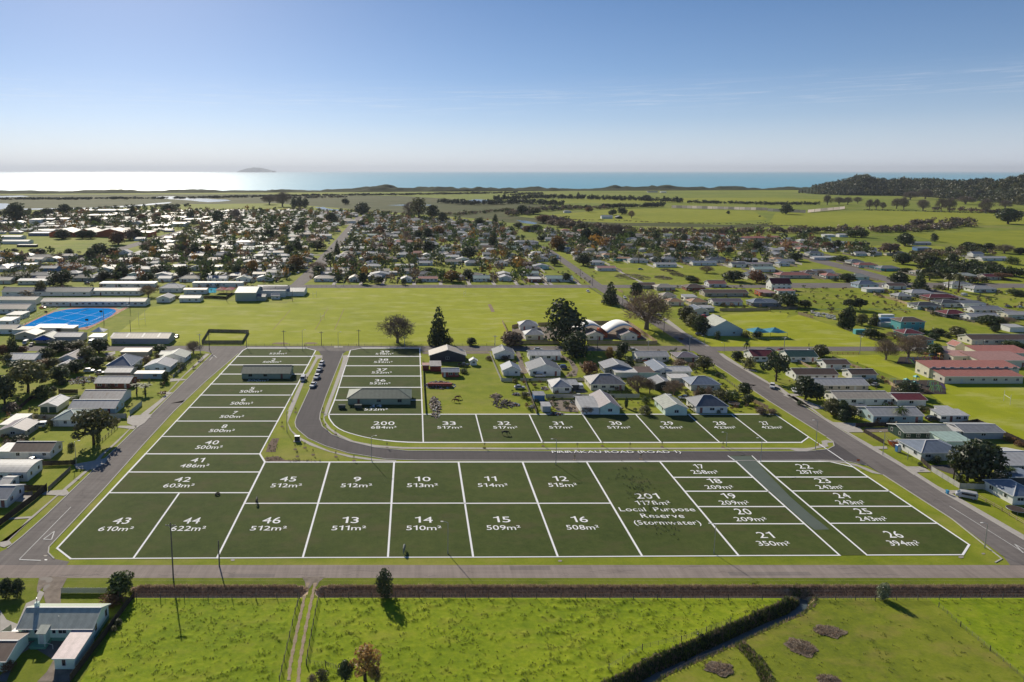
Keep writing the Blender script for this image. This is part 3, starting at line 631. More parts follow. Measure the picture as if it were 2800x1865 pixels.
for n_, a, b in (('23', 1305, 1343), ('24', 1343, 1385), ('25', 1385, 1431.5)): LOTS[n_] = [polyx(w22, a), polyx(e22, a), polyx(e22, b), polyx(w22, b)]
LOTS['26'] = [polyx(w22, 1431.5), polyx(e22, 1431.5), (2650, 1489.8), (2632.3, 1517.5), (2370.6, 1518.4)]
tpd = [(1155, 1133), (1300.7, 1133), (1446.7, 1133), (1592.7, 1133), (1738, 1133), (1881.8, 1133), (1999.8, 1133), (2119.3, 1133)]
btd = [(1157.4, 1210.3), (1320.7, 1210.3), (1483.3, 1210.3), (1644.5, 1210.3), (1807.4, 1210.3), (1968, 1210.3), (2098.9, 1210.3)]
for k, n_ in enumerate(('33', '32', '31', '30', '29', '28')): LOTS[n_] = [tpd[k], tpd[k+1], btd[k+1], btd[k]]
LOTS['27'] = [tpd[6], tpd[7], (2211.5, 1195.4), (2190.7, 1210.3), btd[6]]
L34 = [(958, 958), (917, 1088.8), (898.7, 1133.4)]; R34 = [(1147.6, 952), (1155, 1133.4)]
LOTS['39'] = [(990, 952), (1147.6, 952), polyx(R34, 974.9), polyx(L34, 974.9), (958, 958)]
for n_, a, b in (('38', 974.9, 1000.4), ('37', 1000.4, 1028.7), ('36', 1028.7, 1059.6), ('35', 1059.6, 1094.4), ('34', 1094.4, 1133.4)): LOTS[n_] = [polyx(L34, a), polyx(R34, a), polyx(R34, b), polyx(L34, b)]
CURV = [(898.7, 1133.4), (900, 1143), (905, 1151.5), (914, 1163), (926, 1172), (940, 1179), (955.8, 1184.5), (975, 1190), (997.4, 1195.5), (1022, 1200.2), (1051, 1204.4), (1085, 1207.8), (1116, 1209.5), (1157.4, 1210.3)]
LOTS['200'] = [(1155, 1133.4)] + CURV[::-1]
TXT = {}
def tx(tx0, ty0, *rows):
    tile(tx0, ty0)
    for n_, *bx_ in rows:
        for i in range(0, len(bx_), 5):
            s, x0, x1, y0, y1 = bx_[i:i+5]; a, b = nat(x0, y0), nat(x1, y1)
            TXT.setdefault(n_, []).append((s, a[0], b[0], a[1], b[1]))
tx(0, 1080, ('6','6',2212,2270,32,57,'500m²',2112,2333,65,90), ('7','7',2133,2193,150,178,'500m²',2015,2250,187,212), ('8','8',2030,2100,273,305,'500m²',1915,2165,315,343),
   ('40','40',1875,2025,420,456,'500m²',1790,2055,466,498), ('41','41',1743,1892,580,620,'486m²',1648,1932,635,668), ('42','42',1593,1770,757,800,'603m²',1492,1797,817,852),
   ('43','43',1020,1220,1130,1187,'610m²',892,1242,1210,1253), ('44','44',1673,1858,1128,1184,'622m²',1560,1903,1207,1252))
tx(700, 720, ('1','1',203,230,804,822,'525m²',118,287,824,838), ('2','2',137,188,876,898,'500m²',58,237,900,915), ('3','3',77,128,956,977,'500m²',-15,183,980,997), ('4','4',5,58,1043,1063,'500m²',-85,122,1070,1087),
   ('5','5',-62,-4,1140,1163,'500m²',-156,62,1168,1190), ('39','39',1140,1230,805,823,'518m²',1098,1265,826,840), ('38','38',1125,1218,878,896,'532m²',1083,1257,901,916), ('37','37',1107,1210,968,990,'532m²',1062,1250,996,1014),
   ('36','36',1090,1195,1067,1088,'532m²',1043,1238,1096,1114), ('35','35',1075,1185,1170,1194,'532m²',1023,1230,1201,1222), ('34','34',1047,1162,1297,1325,'532m²',993,1213,1332,1355))
tx(700, 1080, ('200','200',1078,1275,245,278,'684m²',1055,1293,287,311), ('33','33',1713,1840,245,277,'517m²',1665,1900,287,311), ('32','32',2217,2345,245,277,'517m²',2177,2410,287,311),
   ('45','45',213,380,753,797,'512m²',130,428,815,851), ('9','9',893,970,755,797,'512m²',777,1070,815,850), ('10','10',1460,1607,753,795,'513m²',1388,1675,813,849), ('11','11',2095,2217,750,793,'514m²',2035,2320,813,847),
   ('46','46',50,240,1125,1183,'512m²',-60,290,1205,1248), ('13','13',788,950,1122,1180,'511m²',692,1015,1203,1246), ('14','14',1462,1627,1120,1176,'510m²',1382,1707,1202,1245), ('15','15',2177,2345,1118,1173,'509m²',2115,2439,1200,1243))
tx(1400, 1080, ('31','31',368,480,245,276,'517m²',335,568,287,310), ('30','30',888,1020,245,276,'517m²',868,1100,287,310), ('29','29',1362,1498,245,276,'516m²',1352,1585,287,310), ('28','28',1840,1980,245,276,'423m²',1842,2072,287,310),
   ('27','27',2263,2381,245,276,'423m²',2278,2505,287,310), ('12','12',365,522,748,793,'515m²',325,607,810,846), ('16','16',532,707,1117,1172,'508m²',490,812,1198,1240),
   ('201','201',1117,1365,905,955,'1178m²',1123,1470,973,1013,'Local  Purpose',975,1702,1035,1083,'Reserve',1172,1592,1093,1132,'(Stormwater)',1108,1757,1155,1207),
   ('17','17',1655,1783,638,678,'258m²',1635,1912,693,727), ('18','18',1780,1943,770,813,'209m²',1762,2053,832,866), ('19','19',1907,2077,905,953,'209m²',1892,2197,973,1010), ('20','20',2030,2220,1047,1100,'209m²',2030,2362,1125,1163),
   ('21','21',2230,2424,1260,1317,'350m²',2235,2579,1345,1388))
tx(2100, 1080, ('22','22',240,420,637,678,'287m²',253,530,692,726), ('23','23',412,593,768,811,'243m²',427,718,830,866), ('24','24',587,775,902,950,'243m²',607,913,970,1008), ('25','25',772,975,1045,1098,'243m²',797,1120,1120,1160), ('26','26',1043,1265,1253,1315,'394m²',1077,1425,1340,1388))
GLY = {}
def glyph(c):
    """outline of one character as (vertices, faces, width)"""
    if c not in GLY:
        if c == '1': GLY[c] = ([(.2,0),(.31,0),(.31,.73),(.22,.73),(.2,.66),(.02,.6),(.02,.52),(.2,.55)], [(0,1,2,3,4,7),(4,5,6,7)], .36)
        else:
            cu = bpy.data.curves.new('lettering', 'FONT'); cu.body = c; cu.resolution_u = 3; cu.offset = .004
            ob = bpy.data.objects.new('lettering_source', cu); COL.objects.link(ob); bpy.context.view_layer.update()
            me = bpy.data.meshes.new_from_object(ob.evaluated_get(bpy.context.evaluated_depsgraph_get())); bpy.data.objects.remove(ob); bpy.data.curves.remove(cu)
            vs = [(v.co.x, v.co.y) for v in me.vertices]; x0 = min(v[0] for v in vs); GLY[c] = ([(x - x0, y) for x, y in vs], [tuple(p.vertices) for p in me.polygons], max(v[0] for v in vs) - x0)
            bpy.data.meshes.remove(me)
    return GLY[c]
def text_mesh(s, x0, x1, v0, v1, z):
    """flat lettering on the ground filling the given photo rectangle"""
    mb = MB(); px = 0
    for c in s:
        if c == ' ': px += .3; continue
        vs, fs, w = glyph(c); mb.add([(px + x, y, 0) for x, y in vs], fs); px += w + .075
    co = np.array(mb.v); mn, mx = co.min(0), co.max(0)
    if (x0 + x1) / 2 < CX: X0, X1 = gp(x0, v1)[0], gp(x1, v0)[0]
    else: X0, X1 = gp(x0, v0)[0], gp(x1, v1)[0]
    Yb, Yt = gp(CX, v1)[1], gp(CX, v0)[1]
    mb.v = [(X0 + (x - mn[0]) / (mx[0] - mn[0]) * (X1 - X0), Yb + (y - mn[1]) / (mx[1] - mn[1]) * (Yt - Yb), z) for x, y, _ in mb.v]
    return mb.mesh('lettering', [LINEW])
used_edges = {}
def edge_key(a, b): return tuple(sorted(((round(a[0]), round(a[1])), (round(b[0]), round(b[1])))))
def near_used(a, b):
    for (p, q) in used_edges:
        # skip when the edge lies along one already drawn
        def dist(c):
            dx, dy = q[0] - p[0], q[1] - p[1]; L = math.hypot(dx, dy) or 1; t = ((c[0] - p[0]) * dx + (c[1] - p[1]) * dy) / L
            return abs((c[0] - p[0]) * dy - (c[1] - p[1]) * dx) / L if -2 < t < L + 2 else 99
        if dist(a) < 2.2 and dist(b) < 2.2: return True
    return False
LOTO = {}; zk = [0]
order = sorted(LOTS, key=lambda n: -max(p[1] for p in LOTS[n]))
OW = 'first second third fourth fifth sixth seventh eighth ninth tenth eleventh twelfth thirteenth fourteenth fifteenth sixteenth seventeenth eighteenth nineteenth twentieth'.split()
LOT_AT = {}
for seq, ph in ((('1','2','3','4','5','6','7','8','40','41','42'), 'down the row beside the west street'), (('39','38','37','36','35','34'), 'down the row east of the bend'), (('45','9','10','11','12'), 'from the bend along the new road'),
        (('46','13','14','15','16'), 'from the bend along the front road'), (('33','32','31','30','29','28','27'), 'along the strip below the yards'), (('17','18','19','20','21'), 'down the row west of the access strip'), (('22','23','24','25','26'), 'down the row east of the access strip')):
    for i_, q_ in enumerate(seq): LOT_AT[q_] = OW[i_] + ' dark green lot ' + ph
LOT_AT.update({'43': 'corner lot by the give way triangle', '44': 'lot beside the corner lot with a dark power pole', '200': 'lot with a long curved edge on the bend', '201': 'wide reserve lot with a rough hollow'})
for n_ in order:
    pts = LOTS[n_]; area = [t[0] for t in TXT[n_]][1]
    o = poly('lot', N(*pts), LZ, LOTG, kind='thing', label='%s, marked %s' % (LOT_AT[n_], n_ + (' ' + area if n_ != '201' else ' Local Purpose Reserve')), cat='lot', group='numbered lots on the grass')
    LOTO[n_] = o
    i = 0
    for a, b in zip(pts, pts[1:] + pts[:1]):
        if math.hypot(a[0] - b[0], a[1] - b[1]) < 3 or near_used(a, b): continue
        used_edges[(a, b)] = 1; zk[0] += 1
        v = (a[1] + b[1]) / 2; horiz = abs(a[1] - b[1]) < abs(a[0] - b[0]) * .12
        w = (2.6 if v > 1200 else 2.0) * 167541 / (v - HZ) ** 2 if horiz else (5.2 if v > 1230 else 3.6 if v > 1100 else 3.0) * 89.0 / (v - HZ)
        A, B = Vector(gp(*a)), Vector(gp(*b)); d = (B - A).normalized() * w * .45
        strip('boundary_line', [tuple(A - d), tuple(B + d)], w, LZ + .006 + .002 * (zk[0] % 9), LINEW, kind=None, parent=o)
    for t in TXT[n_]: put('lettering', text_mesh(*t, LZ + .012), o)
# access strip between lots 17-21 and 22-26
acc = poly('access_lot', N((1990, 1246.5), (2055.8, 1246.5), *[p for p in w22[1:]], *[p for p in e17[::-1]]), LZ - .006, LOTG, kind='thing', label='narrow dark green access strip between lots 17 to 21 and 22 to 26', cat='lot', group='numbered lots on the grass')
poly('concrete_drive', N((1993, 1247.5), (2053, 1247.5), (2068, 1262), (2100, 1296), (2160, 1358), (2210, 1402), (2268, 1448), (2228, 1449), (2200, 1428), (2104, 1342), (2016, 1264)), LZ, LOTR, kind=None, parent=acc)
for a, b, w in (((1990, 1246.5), (2012.6, 1262.2), .35), (w22[0], polyx(w22, 1262), .35)): strip('boundary_line', N(a, b), w, LZ + .026, LINEW, kind=None, parent=acc)
ln = strip('boundary_line', N((2211.5, 1195.4), (2333.5, 1277.8)), .38, LZ + .03, LINEW, kind=None, parent=LOTO['27'])
put('road_name', text_mesh('PIRIRĀKAU ROAD (ROAD 1)', *[*(lambda a, b: (a[0], b[0], a[1], b[1]))((1400 + 357 * K, 1080 + 511 * K), (1400 + 1565 * K, 1080 + 545 * K))], .2))
tag(bpy.data.objects['road_name'], 'white lettering PIRIRĀKAU ROAD (ROAD 1) lying along the new road', 'lettering')
# ================================================================ buildings
WIN = {}
def win_mesh(w, h, simple=False):
    w, h = round(w * 5) / 5, round(h * 5) / 5; k = (w, h, simple)
    if k not in WIN:
        f = MB(); t = .09
        for x0, x1, z0, z1 in ((-w/2, w/2, -h/2, -h/2 + t), (-w/2, w/2, h/2 - t, h/2), (-w/2, -w/2 + t, -h/2 + t, h/2 - t), (w/2 - t, w/2, -h/2 + t, h/2 - t)): f.box(x0, x1, -.07, .0, z0, z1)
        if w > 1: f.box(-.04, .04, -.06, .0, -h/2 + t, h/2 - t)
        p = MB(); p.box(-w/2 + t, w/2 - t, -.03, .01, -h/2 + t, h/2 - t)
        if simple:
            f.box(-w/2 + t, w/2 - t, -.03, .01, -h/2 + t, h/2 - t, 1); WIN[k] = (f.mesh('window', [FRAME, GLASS]), None)
        else: WIN[k] = (f.mesh('window', [FRAME]), p.mesh('pane', [GLASS]))
    return WIN[k]
def add_window(house, x, y, z, w, h, rz=0, simple=False):
    fm, pm = win_mesh(w, h, simple)
    o = put('window', fm, house, (x, y, z), rz)
    if pm: put('pane', pm, o)
    return o
DOORM = M('door_paint', (.3,.12,.1), .6, .1, objcol=False, rndv=.5); DOORW = M('door_white', (.6,.6,.58), .6, .05); ROLLER = M('roller_door', (.05,.1,.075), .6, .1)
def roof_mesh(kind, L, D, h, rise, ov=.45, t=.14):
    """ridge along x; centred; D across"""
    mb = MB(); s = rise / (D / 2) if D else 0
    if kind == 'gable':
        e = D / 2 + ov; ze = h - ov * s
        mb.extr([(-e, ze), (0, h + rise), (e, ze), (e, ze - t), (0, h + rise - t), (-e, ze - t)], -L / 2 - ov * .7, L / 2 + ov * .7)
        mb.bar((-L/2 - ov*.7, 0, h + rise + .03), (L/2 + ov*.7, 0, h + rise + .03), .3, .1, 1)
        for sx in (-1, 1):
            x = sx * (L / 2 + ov * .7 + .03)
            for sy in (-1, 1): mb.bar((x, sy * e, ze - t * .4), (x, 0, h + rise - t * .4), .06, .2, 1)
        for sy in (-1, 1): mb.bar((-L/2 - ov*.7, sy * (e + .05), ze - .07), (L/2 + ov*.7, sy * (e + .05), ze - .07), .1, .14, 1)
    elif kind == 'hip':
        ex, ey = L / 2 + ov, D / 2 + ov; ze = h - ov * s * .8; r = max(L / 2 - D / 2 * .95, .3)
        v = [(-ex,-ey,ze),(ex,-ey,ze),(ex,ey,ze),(-ex,ey,ze),(-r,0,h+rise),(r,0,h+rise)]
        v += [(x, y, z - t) for x, y, z in v[:4]]
        mb.add(v, [(0,1,5,4),(1,2,5),(2,3,4,5),(3,0,4),(9,8,7,6),(0,6,7,1),(1,7,8,2),(2,8,9,3),(3,9,6,0)])
        mb.bar((-r,0,h+rise+.02), (r,0,h+rise+.02), .28, .1, 1)
        for a, b in ((0,4),(3,4),(1,5),(2,5)): mb.bar(Vector(v[a]) + Vector((0,0,.02)), Vector(v[b]) + Vector((0,0,.02)), .22, .08, 1)
        for a, b in ((0,1),(1,2),(2,3),(3,0)): mb.bar(Vector(v[a]) - Vector((0,0,.08)), Vector(v[b]) - Vector((0,0,.08)), .12, .14, 1)
    elif kind == 'mono':
        e = D / 2 + ov * .6; mb.extr([(-e, h), (e, h + rise), (e, h + rise - t), (-e, h - t)], -L / 2 - ov * .6, L / 2 + ov * .6)
        mb.bar((-L/2 - ov*.6, -e - .05, h - .05), (L/2 + ov*.6, -e - .05, h - .05), .1, .18, 1)
    elif kind == 'curve':
        e = D / 2 + ov; n = 8; pr = [(-e + 2 * e * k / n, h + rise * math.sin(math.pi * (.08 + .84 * k / n))) for k in range(n + 1)]
        mb.extr(pr + [(y, z - t) for y, z in pr[::-1]], -L / 2 - ov * .5, L / 2 + ov * .5)
    return mb
ROOFW = dict(white='white', light='pale grey', grey='grey', rusty='rust-streaked grey', blue='blue-grey', slate='slate', dark='charcoal', brown='brown', beige='beige', red='red', maroon='maroon', orange='tan', green='green', mint='pale green', purple='purple-grey', pink='faded red', palepink='pale pink', teal='dark green')
WALLW = dict(white='white', cream='cream', paleblue='pale blue', mint='mint', beige='beige', grey='grey', brick='red brick', dark='black', brown='brown', slate='blue-grey', teal='teal', orange='orange', red='dark red', green='dark green', blue='blue', sage='sage')
SHAPEW = dict(gx='gabled', gy='gable-fronted', hip='hipped', hy='hipped', mono='sloping', flat='flat', curve='curved')
HOUSES = []          # rectangles for keeping trees out: (x0, x1, y0, y1)
LABELS = {}; HLAB = []
def uniq(label):
    k = label.lower(); LABELS[k] = LABELS.get(k, 0) + 1; return LABELS[k]
def house(X0, X1, Yf, d, h, roof, rise, rc, wc, label, noun='house', group=None, level=None, nwin=None, door=True, cat=None, garage=False, chimney=None):
    w = X1 - X0; cx, cyy = (X0 + X1) / 2, Yf + d / 2
    o = empty(noun, (cx, cyy, 0), label, cat or ('house' if noun == 'house' else noun.replace('_', ' ')), group)
    HOUSES.append((X0, X1, Yf, Yf + d)); HLAB.append(label)
    if level is None: level = 0 if Yf < 345 else 1 if Yf < 620 else 2
    gy = roof in ('gy', 'hy') or (roof == 'hip' and d > w)
    kind = dict(gx='gable', gy='gable', hip='hip', hy='hip', mono='mono', flat='mono', curve='curve')[roof]
    L, D = (d, w) if gy else (w, d)
    mb = MB(); a, b = w / 2, d / 2
    mb.add([(-a,-b,0),(a,-b,0),(a,b,0),(-a,b,0),(-a,-b,h),(a,-b,h),(a,b,h),(-a,b,h)], [(0,1,5,4),(1,2,6,5),(2,3,7,6),(3,0,4,7)])
    zt = h + rise - .16
    if kind == 'gable' or kind == 'curve':
        if gy: mb.add([(-a,-b,h),(a,-b,h),(0,-b,zt)], [(0,1,2)]); mb.add([(-a,b,h),(a,b,h),(0,b,zt)], [(0,2,1)])
        elif kind == 'curve': mb.add([(a,-b,h),(a,b,h),(a,b*.5,h+rise*.65),(a,-b*.5,h+rise*.65)], [(0,1,2,3)]); mb.add([(-a,-b,h),(-a,b,h),(-a,b*.5,h+rise*.65),(-a,-b*.5,h+rise*.65)], [(0,3,2,1)])
        else: mb.add([(a,-b,h),(a,b,h),(a,0,zt)], [(0,1,2)]); mb.add([(-a,-b,h),(-a,b,h),(-a,0,zt)], [(0,2,1)])
    elif kind == 'mono':
        mb.add([(a,-b,h),(a,b,h),(a,b,zt)], [(0,1,2)]); mb.add([(-a,-b,h),(-a,b,h),(-a,b,zt)], [(0,2,1)]); mb.add([(-a,b,h),(a,b,h),(a,b,zt),(-a,b,zt)], [(0,3,2,1)])
    mb.build('walls', WALL[wc], o)
    ro = roof_mesh(kind, L, D, h, rise, .45 if level < 2 else .4).build('roof', [ROOF[rc], TRIM], o, rz=R(90) if gy else 0)
    if chimney:
        MB().box(-.35, .35, -.35, .35, 0, 1.3).build('chimney', WALL['brick'], ro, (chimney * L / 2, 0, h + rise - .5))
    n = nwin if nwin is not None else max(1, round(w / (3.6 if level == 0 else 4.6 if level == 1 else 7)))
    if level == 2 and nwin is None and Yf > 760: n = 0
    side = 1 if cx < 0 else -1
    if garage:
        k = max(1, round(w / 3.4))
        for i in range(k):
            gx = -a + (i + .5) * w / k; gd = MB(); gd.box(-1.25, 1.25, -.05, .02, 0, 2.15)
            for q in range(5): gd.box(-1.25, 1.25, -.07, -.05, .1 + q * .42, .42 + q * .42)
            gd.build('garage_door', ROLLER, o, (gx, -b, 0))
    elif n:
        zc = min(1.55, h * .6)
        di = rnd.randrange(n) if (door and n > 1) else -1
        for st in range(2 if h > 4.5 else 1):
            for i in range(n):
                x = -a + (i + .5) * w / n + rnd.uniform(-.2, .2)
                if i == di and st == 0:
                    MB().box(-.45, .45, -.06, .02, 0, 2.05).build('door', DOORM if rnd.random() < .6 else DOORW, o, (x, -b, .08))
                else: add_window(o, x, -b, zc + st * 2.7 + (.0 if h < 3.2 else .2), rnd.choice((1.2, 1.6, 1.8)) if w / n > 2.2 else 1.0, rnd.choice((1.0, 1.2)), 0, level > 0)
        if level < 2:
            for k in range(max(1, round(d / 5))):
                y = -b + (k + .5) * d / max(1, round(d / 5)); add_window(o, side * a, y, zc, rnd.choice((1.0, 1.4)), 1.1, R(90) * side, level > 0)
    return o
PENDING = []
def rows(tx0, ty0, place, text, noun='house', group=None):
    """x0 x1 ybase depth height roof rise roofcolour wallcolour [key=value ...]"""
    tile(tx0, ty0)
    for ln in text.strip().split('\n'):
        q = ln.split(); kw = {}
        for x in q[9:]:
            a, b = x.split('='); kw[a] = b
        X0, Yf = tp(float(q[0]), float(q[2])); X1, _ = tp(float(q[1]), float(q[2]))
        PENDING.append(dict(X0=X0, X1=X1, Yf=Yf, d=float(q[3]), h=float(q[4]), roof=q[5], rise=float(q[6]), rc=q[7], wc=q[8], place=place, noun=kw.pop('noun', noun), group=group, kw=kw))
def flush():
    cnt = {}
    def desc(p): return '%s %s with %s %s roof' % (WALLW[p['wc']], p['noun'].replace('_', ' '), ROOFW[p['rc']], SHAPEW[p['roof']])
    for p in PENDING: cnt.setdefault((desc(p), p['place']), []).append(p)
    for (ds, pl), v in cnt.items():
        for i, p in enumerate(v): p['label'] = ('' if i == 0 else OW[i] + ' ' if i < len(OW) else 'further ') + ds + ' ' + pl
    for p in PENDING:
        kw = p['kw']; ex = {}
        if 'n' in kw: ex['nwin'] = int(kw['n'])
        if 'g' in kw: ex['garage'] = True
        if 'ch' in kw: ex['chimney'] = float(kw['ch'])
        p['obj'] = house(p['X0'], p['X1'], p['Yf'], p['d'], p['h'], p['roof'], p['rise'], p['rc'], p['wc'], p['label'], p['noun'], p['group'], **ex)
    PENDING.clear()
WST = 'beside the west street'
rows(0, 720, WST, '''
640 1060 1385 8 2.5 gx 1.5 grey paleblue n=4
745 1115 1300 9.5 2.6 gx 1.7 rusty white n=0
875 1190 1150 8 2.5 gx 1.4 light brick n=4
985 1205 1005 13 3.4 hy 3.0 blue white n=3
1330 1560 1000 10 2.6 gy 1.7 grey white n=3
1490 1700 912 9 2.6 gy 1.7 green white n=3
530 730 935 10 2.7 gy 2.0 purple white n=2
55 320 932 9 2.7 gx 1.5 white white n=4
490 720 1500 9 2.7 hip 1.9 mint white n=3
1470 1600 880 6 2.4 gx .8 green white n=0
''', group='houses beside the west street')
rows(0, 720, WST, '''
965 1200 1047 7 2.4 gx 1.0 light beige n=0
370 525 1372 9 2.7 gy 1.2 white cream g=1
1110 1360 858 6 2.4 flat .3 brown beige n=0
985 1205 1000 3 3.2 flat .2 beige white n=0
1240 1490 1062 3.4 2.4 flat .2 light paleblue n=2
530 640 985 6 2.3 gy 1.0 grey white n=0
''', 'shed', 'sheds beside the west street')
rows(0, 1080, 'at the foot of the west street', '''
110 465 588 7.5 2.6 gx 1.5 brown white n=3
-160 255 795 8 2.7 curve 1.0 light white n=4
-120 70 1035 8 2.6 gx 1.6 grey white n=2
0 235 388 8 2.5 gy 1.3 purple beige n=1
''', group='houses beside the west street')
rows(0, 1080, 'at the foot of the west street', '''
-30 310 585 6 2.4 flat .2 white white n=0
5 150 335 10 2.5 flat .1 white cream n=0
0 85 885 5 2.3 gx .6 light white n=1
180 290 330 4 2.3 flat .2 brown dark n=0
''', 'shed', 'sheds beside the west street')
SCH = 'by the blue court'
rows(0, 720, SCH, '''
380 1335 395 9 3.4 gx 1.4 beige white n=16
-120 330 380 9 3.4 gx 1.3 beige white n=0
20 830 300 10 3.4 gx 2.0 slate white n=8
840 1285 295 9 3.6 gx 1.3 beige white n=8
-60 250 462 11 3.2 gx 1.8 beige white n=5
1440 1560 360 11 3.0 gy 1.6 light white n=1
1650 1838 357 8 3.0 gx 1.2 grey white n=3
1690 1900 282 6 3.4 gx .7 pink white n=3
1770 2230 218 5 3.4 flat .2 light white n=4
915 1420 222 7 3.2 flat .4 white white n=5
1465 1662 268 11 3.4 hip 2.6 white white n=3
165 460 195 9 3.2 gx 1.0 white cream n=5
-150 95 190 10 3.2 gx 1.6 beige cream n=2
1025 1550 742 10 3.2 gx 1.6 beige grey n=0
500 738 727 8 3.2 gx 1.2 light grey n=0
815 942 722 6 2.6 flat .5 beige white n=0
325 500 735 9 2.6 gy 1.8 green beige n=1
140 330 700 9 2.6 gy 1.6 beige beige n=1
120 340 655 6 2.8 flat .3 beige white n=1
390 520 392 6 2.8 flat .3 beige cream n=2
60 200 512 9 2.6 flat .3 slate cream n=2
-40 105 575 9 3.0 flat .4 light white n=2
-60 145 650 9 3.0 gx 1.2 beige white n=2
300 560 640 8 2.9 flat .3 white white n=0
520 675 640 6 2.7 flat .3 white beige n=0
''', 'school_building', 'school buildings')
rows(0, 720, 'behind the swimming pool', '''
1905 2080 175 8 3.4 gx 1.6 blue white n=3
2170 2300 172 8 3.0 gy 1.8 green white n=2
1455 1570 170 8 3.0 gx 1.5 grey white n=2
1650 1830 172 9 3.0 hip 2.0 dark white n=3
665 855 165 9 3.0 hip 2.0 dark grey n=3
230 460 140 9 3.0 hip 1.8 slate grey n=3
370 520 100 8 5.4 gx 1.4 slate blue n=3
560 720 60 10 3.2 hip 2.2 slate grey n=2
720 850 80 9 3.0 hip 2.0 slate white n=2
600 720 120 9 2.8 hip 1.8 grey grey n=2
''', group='houses behind the school')
G_ = 'among the yards'
rows(1400, 720, G_, '''
160 445 892 7 2.7 gx 1.2 white white n=4
165 445 1037 11 2.9 gy 2.4 slate white n=3
1150 1440 907 7.5 2.9 gx 1.2 light white n=4
855 1095 1018 9 2.8 gy 1.8 grey slate n=2
1415 1645 1050 7 3.0 gx 1.0 white white n=3
1315 1470 1046 13 3.0 gy 1.3 blue white n=1
1645 1910 1172 9 2.8 hip 2.0 blue white n=2
375 545 1193 9 2.7 hy 1.9 light white n=2
725 1035 1168 10 2.9 hip 2.6 rusty cream n=4
810 988 1388 14 2.9 gy 1.8 purple mint n=1
1408 1608 1400 11 2.9 gy 1.6 green mint n=1
1692 1978 1378 9 2.9 hip 2.6 slate white n=3
-80 75 1035 8 2.7 gy 1.7 blue white n=2
-160 20 880 9 2.7 gy 1.7 slate white n=2
1520 1710 907 8 2.5 hip 1.3 purple beige n=2
''', group='houses among the yards')
rows(1400, 720, G_, '''
950 1158 1052 6 2.4 flat .2 white white n=0
1162 1355 1052 7 2.4 flat .5 brown mint n=0
1315 1475 1168 8 2.7 gy 1.3 grey dark n=1
1462 1640 1105 5 2.4 flat .2 white white n=0
640 802 1385 10 2.6 flat .8 light white n=0
525 612 1165 6 2.3 flat .2 grey dark n=0
280 355 1370 4 2.4 flat .2 light grey n=0
205 300 1270 4 2.6 flat .1 grey blue n=0
''', 'shed', 'sheds among the yards')
rows(1400, 720, 'in the childcare yard', '''
75 235 615 8 3.0 hip 1.9 light white n=2
125 288 705 8 3.0 hip 1.9 light white n=2
692 838 708 9 2.9 gy 1.7 purple white n=2
1005 1150 708 9 2.9 gy 1.7 purple white n=2
''', 'cabin', 'childcare cabins')
rows(700, 720, 'in the horse yard', '''
1600 1925 905 9 3.2 gy 2.6 beige dark n=1
1712 1865 1047 5 2.6 gx .8 blue red n=3
1602 1700 995 6 2.6 flat .6 rusty red n=0
1532 1590 988 3 2.6 flat .2 pink red n=0
1970 2030 938 2.5 2.3 gy .9 white white n=1
2200 2354 872 8 2.6 gy 1.8 slate white n=2
''', 'shed', 'sheds of the horse yard')
rows(700, 720, 'at the field edge', '''
-190 0 348 22 6.0 gx 2.4 green sage n=0
0 270 312 18 5.0 gx 2.2 light white n=0
275 440 302 16 3.4 gx 1.4 grey white n=0
140 215 332 4 2.8 gx 1.0 light white n=2
-110 85 345 7 3.0 gx 1.2 slate sage n=0
''', 'sports_hall', 'sports halls')
EST = 'east of the wide road'
rows(2100, 720, EST, '''
190 455 908 9 2.7 gx 1.9 teal white n=3
255 640 1077 8 2.8 gx 1.4 brown white n=5 
532 750 977 7 2.6 gx 1.2 brown white n=2
452 920 1177 8.5 2.8 gx 1.4 light beige n=6
768 995 1072 6.5 2.6 gx 1.3 brown white n=1
635 1130 1303 8.5 2.8 gx 1.4 beige white n=5
1185 1450 1312 8 2.6 gx 1.2 maroon white n=1
-140 60 905 9 2.8 gx 1.9 maroon white n=3
1215 1435 625 8 5.6 hip 1.6 brown teal n=3
1250 1420 690 8 2.8 hip 1.4 maroon teal n=2
1390 1520 750 8 2.8 hip 1.4 brown teal n=2
1870 2420 748 9 2.8 gx 1.6 brown cream n=6
''', group='houses east of the wide road')
rows(2100, 1080, 'below the school green', '''
965 1420 255 9 2.8 gx 1.5 light paleblue n=4
1245 1690 413 7.5 2.8 gx 1.2 green green n=5
1405 1795 604 10 2.8 hip 1.8 blue white n=3
1795 2160 405 8 2.6 gx 1.0 grey grey n=1
2145 2500 720 12 2.8 gx 1.5 light grey n=1
2245 2500 1010 9 2.8 hip 1.8 blue white n=2
''', group='houses east of the wide road')
rows(2100, 1080, 'below the school green', '''
825 950 193 4 2.4 flat .5 slate white n=2
1585 1840 248 5 2.5 flat .5 light white n=4
1600 1720 200 4 2.4 flat .3 light white n=0
1632 1868 492 7 2.5 flat .4 mint mint n=0
1690 1800 395 5 2.4 flat .3 white white n=0
2205 2450 830 5 2.5 flat .3 blue dark n=0
''', 'shed', 'sheds east of the wide road')
rows(2100, 720, 'at the red-roofed school', '''
1620 2340 1107 8 3.2 mono 1.1 red cream n=7
1475 2300 1055 8 4.6 mono 1.0 red cream n=10
1700 1900 917 8 3.4 flat .5 pink cream n=1
1945 2420 955 12 3.2 mono 1.0 pink cream n=3
1960 2420 890 10 3.4 mono 1.2 red cream n=2
1720 1810 810 5 3.0 gy 1.6 red cream n=0
''', 'school_building', 'red roofed school buildings')
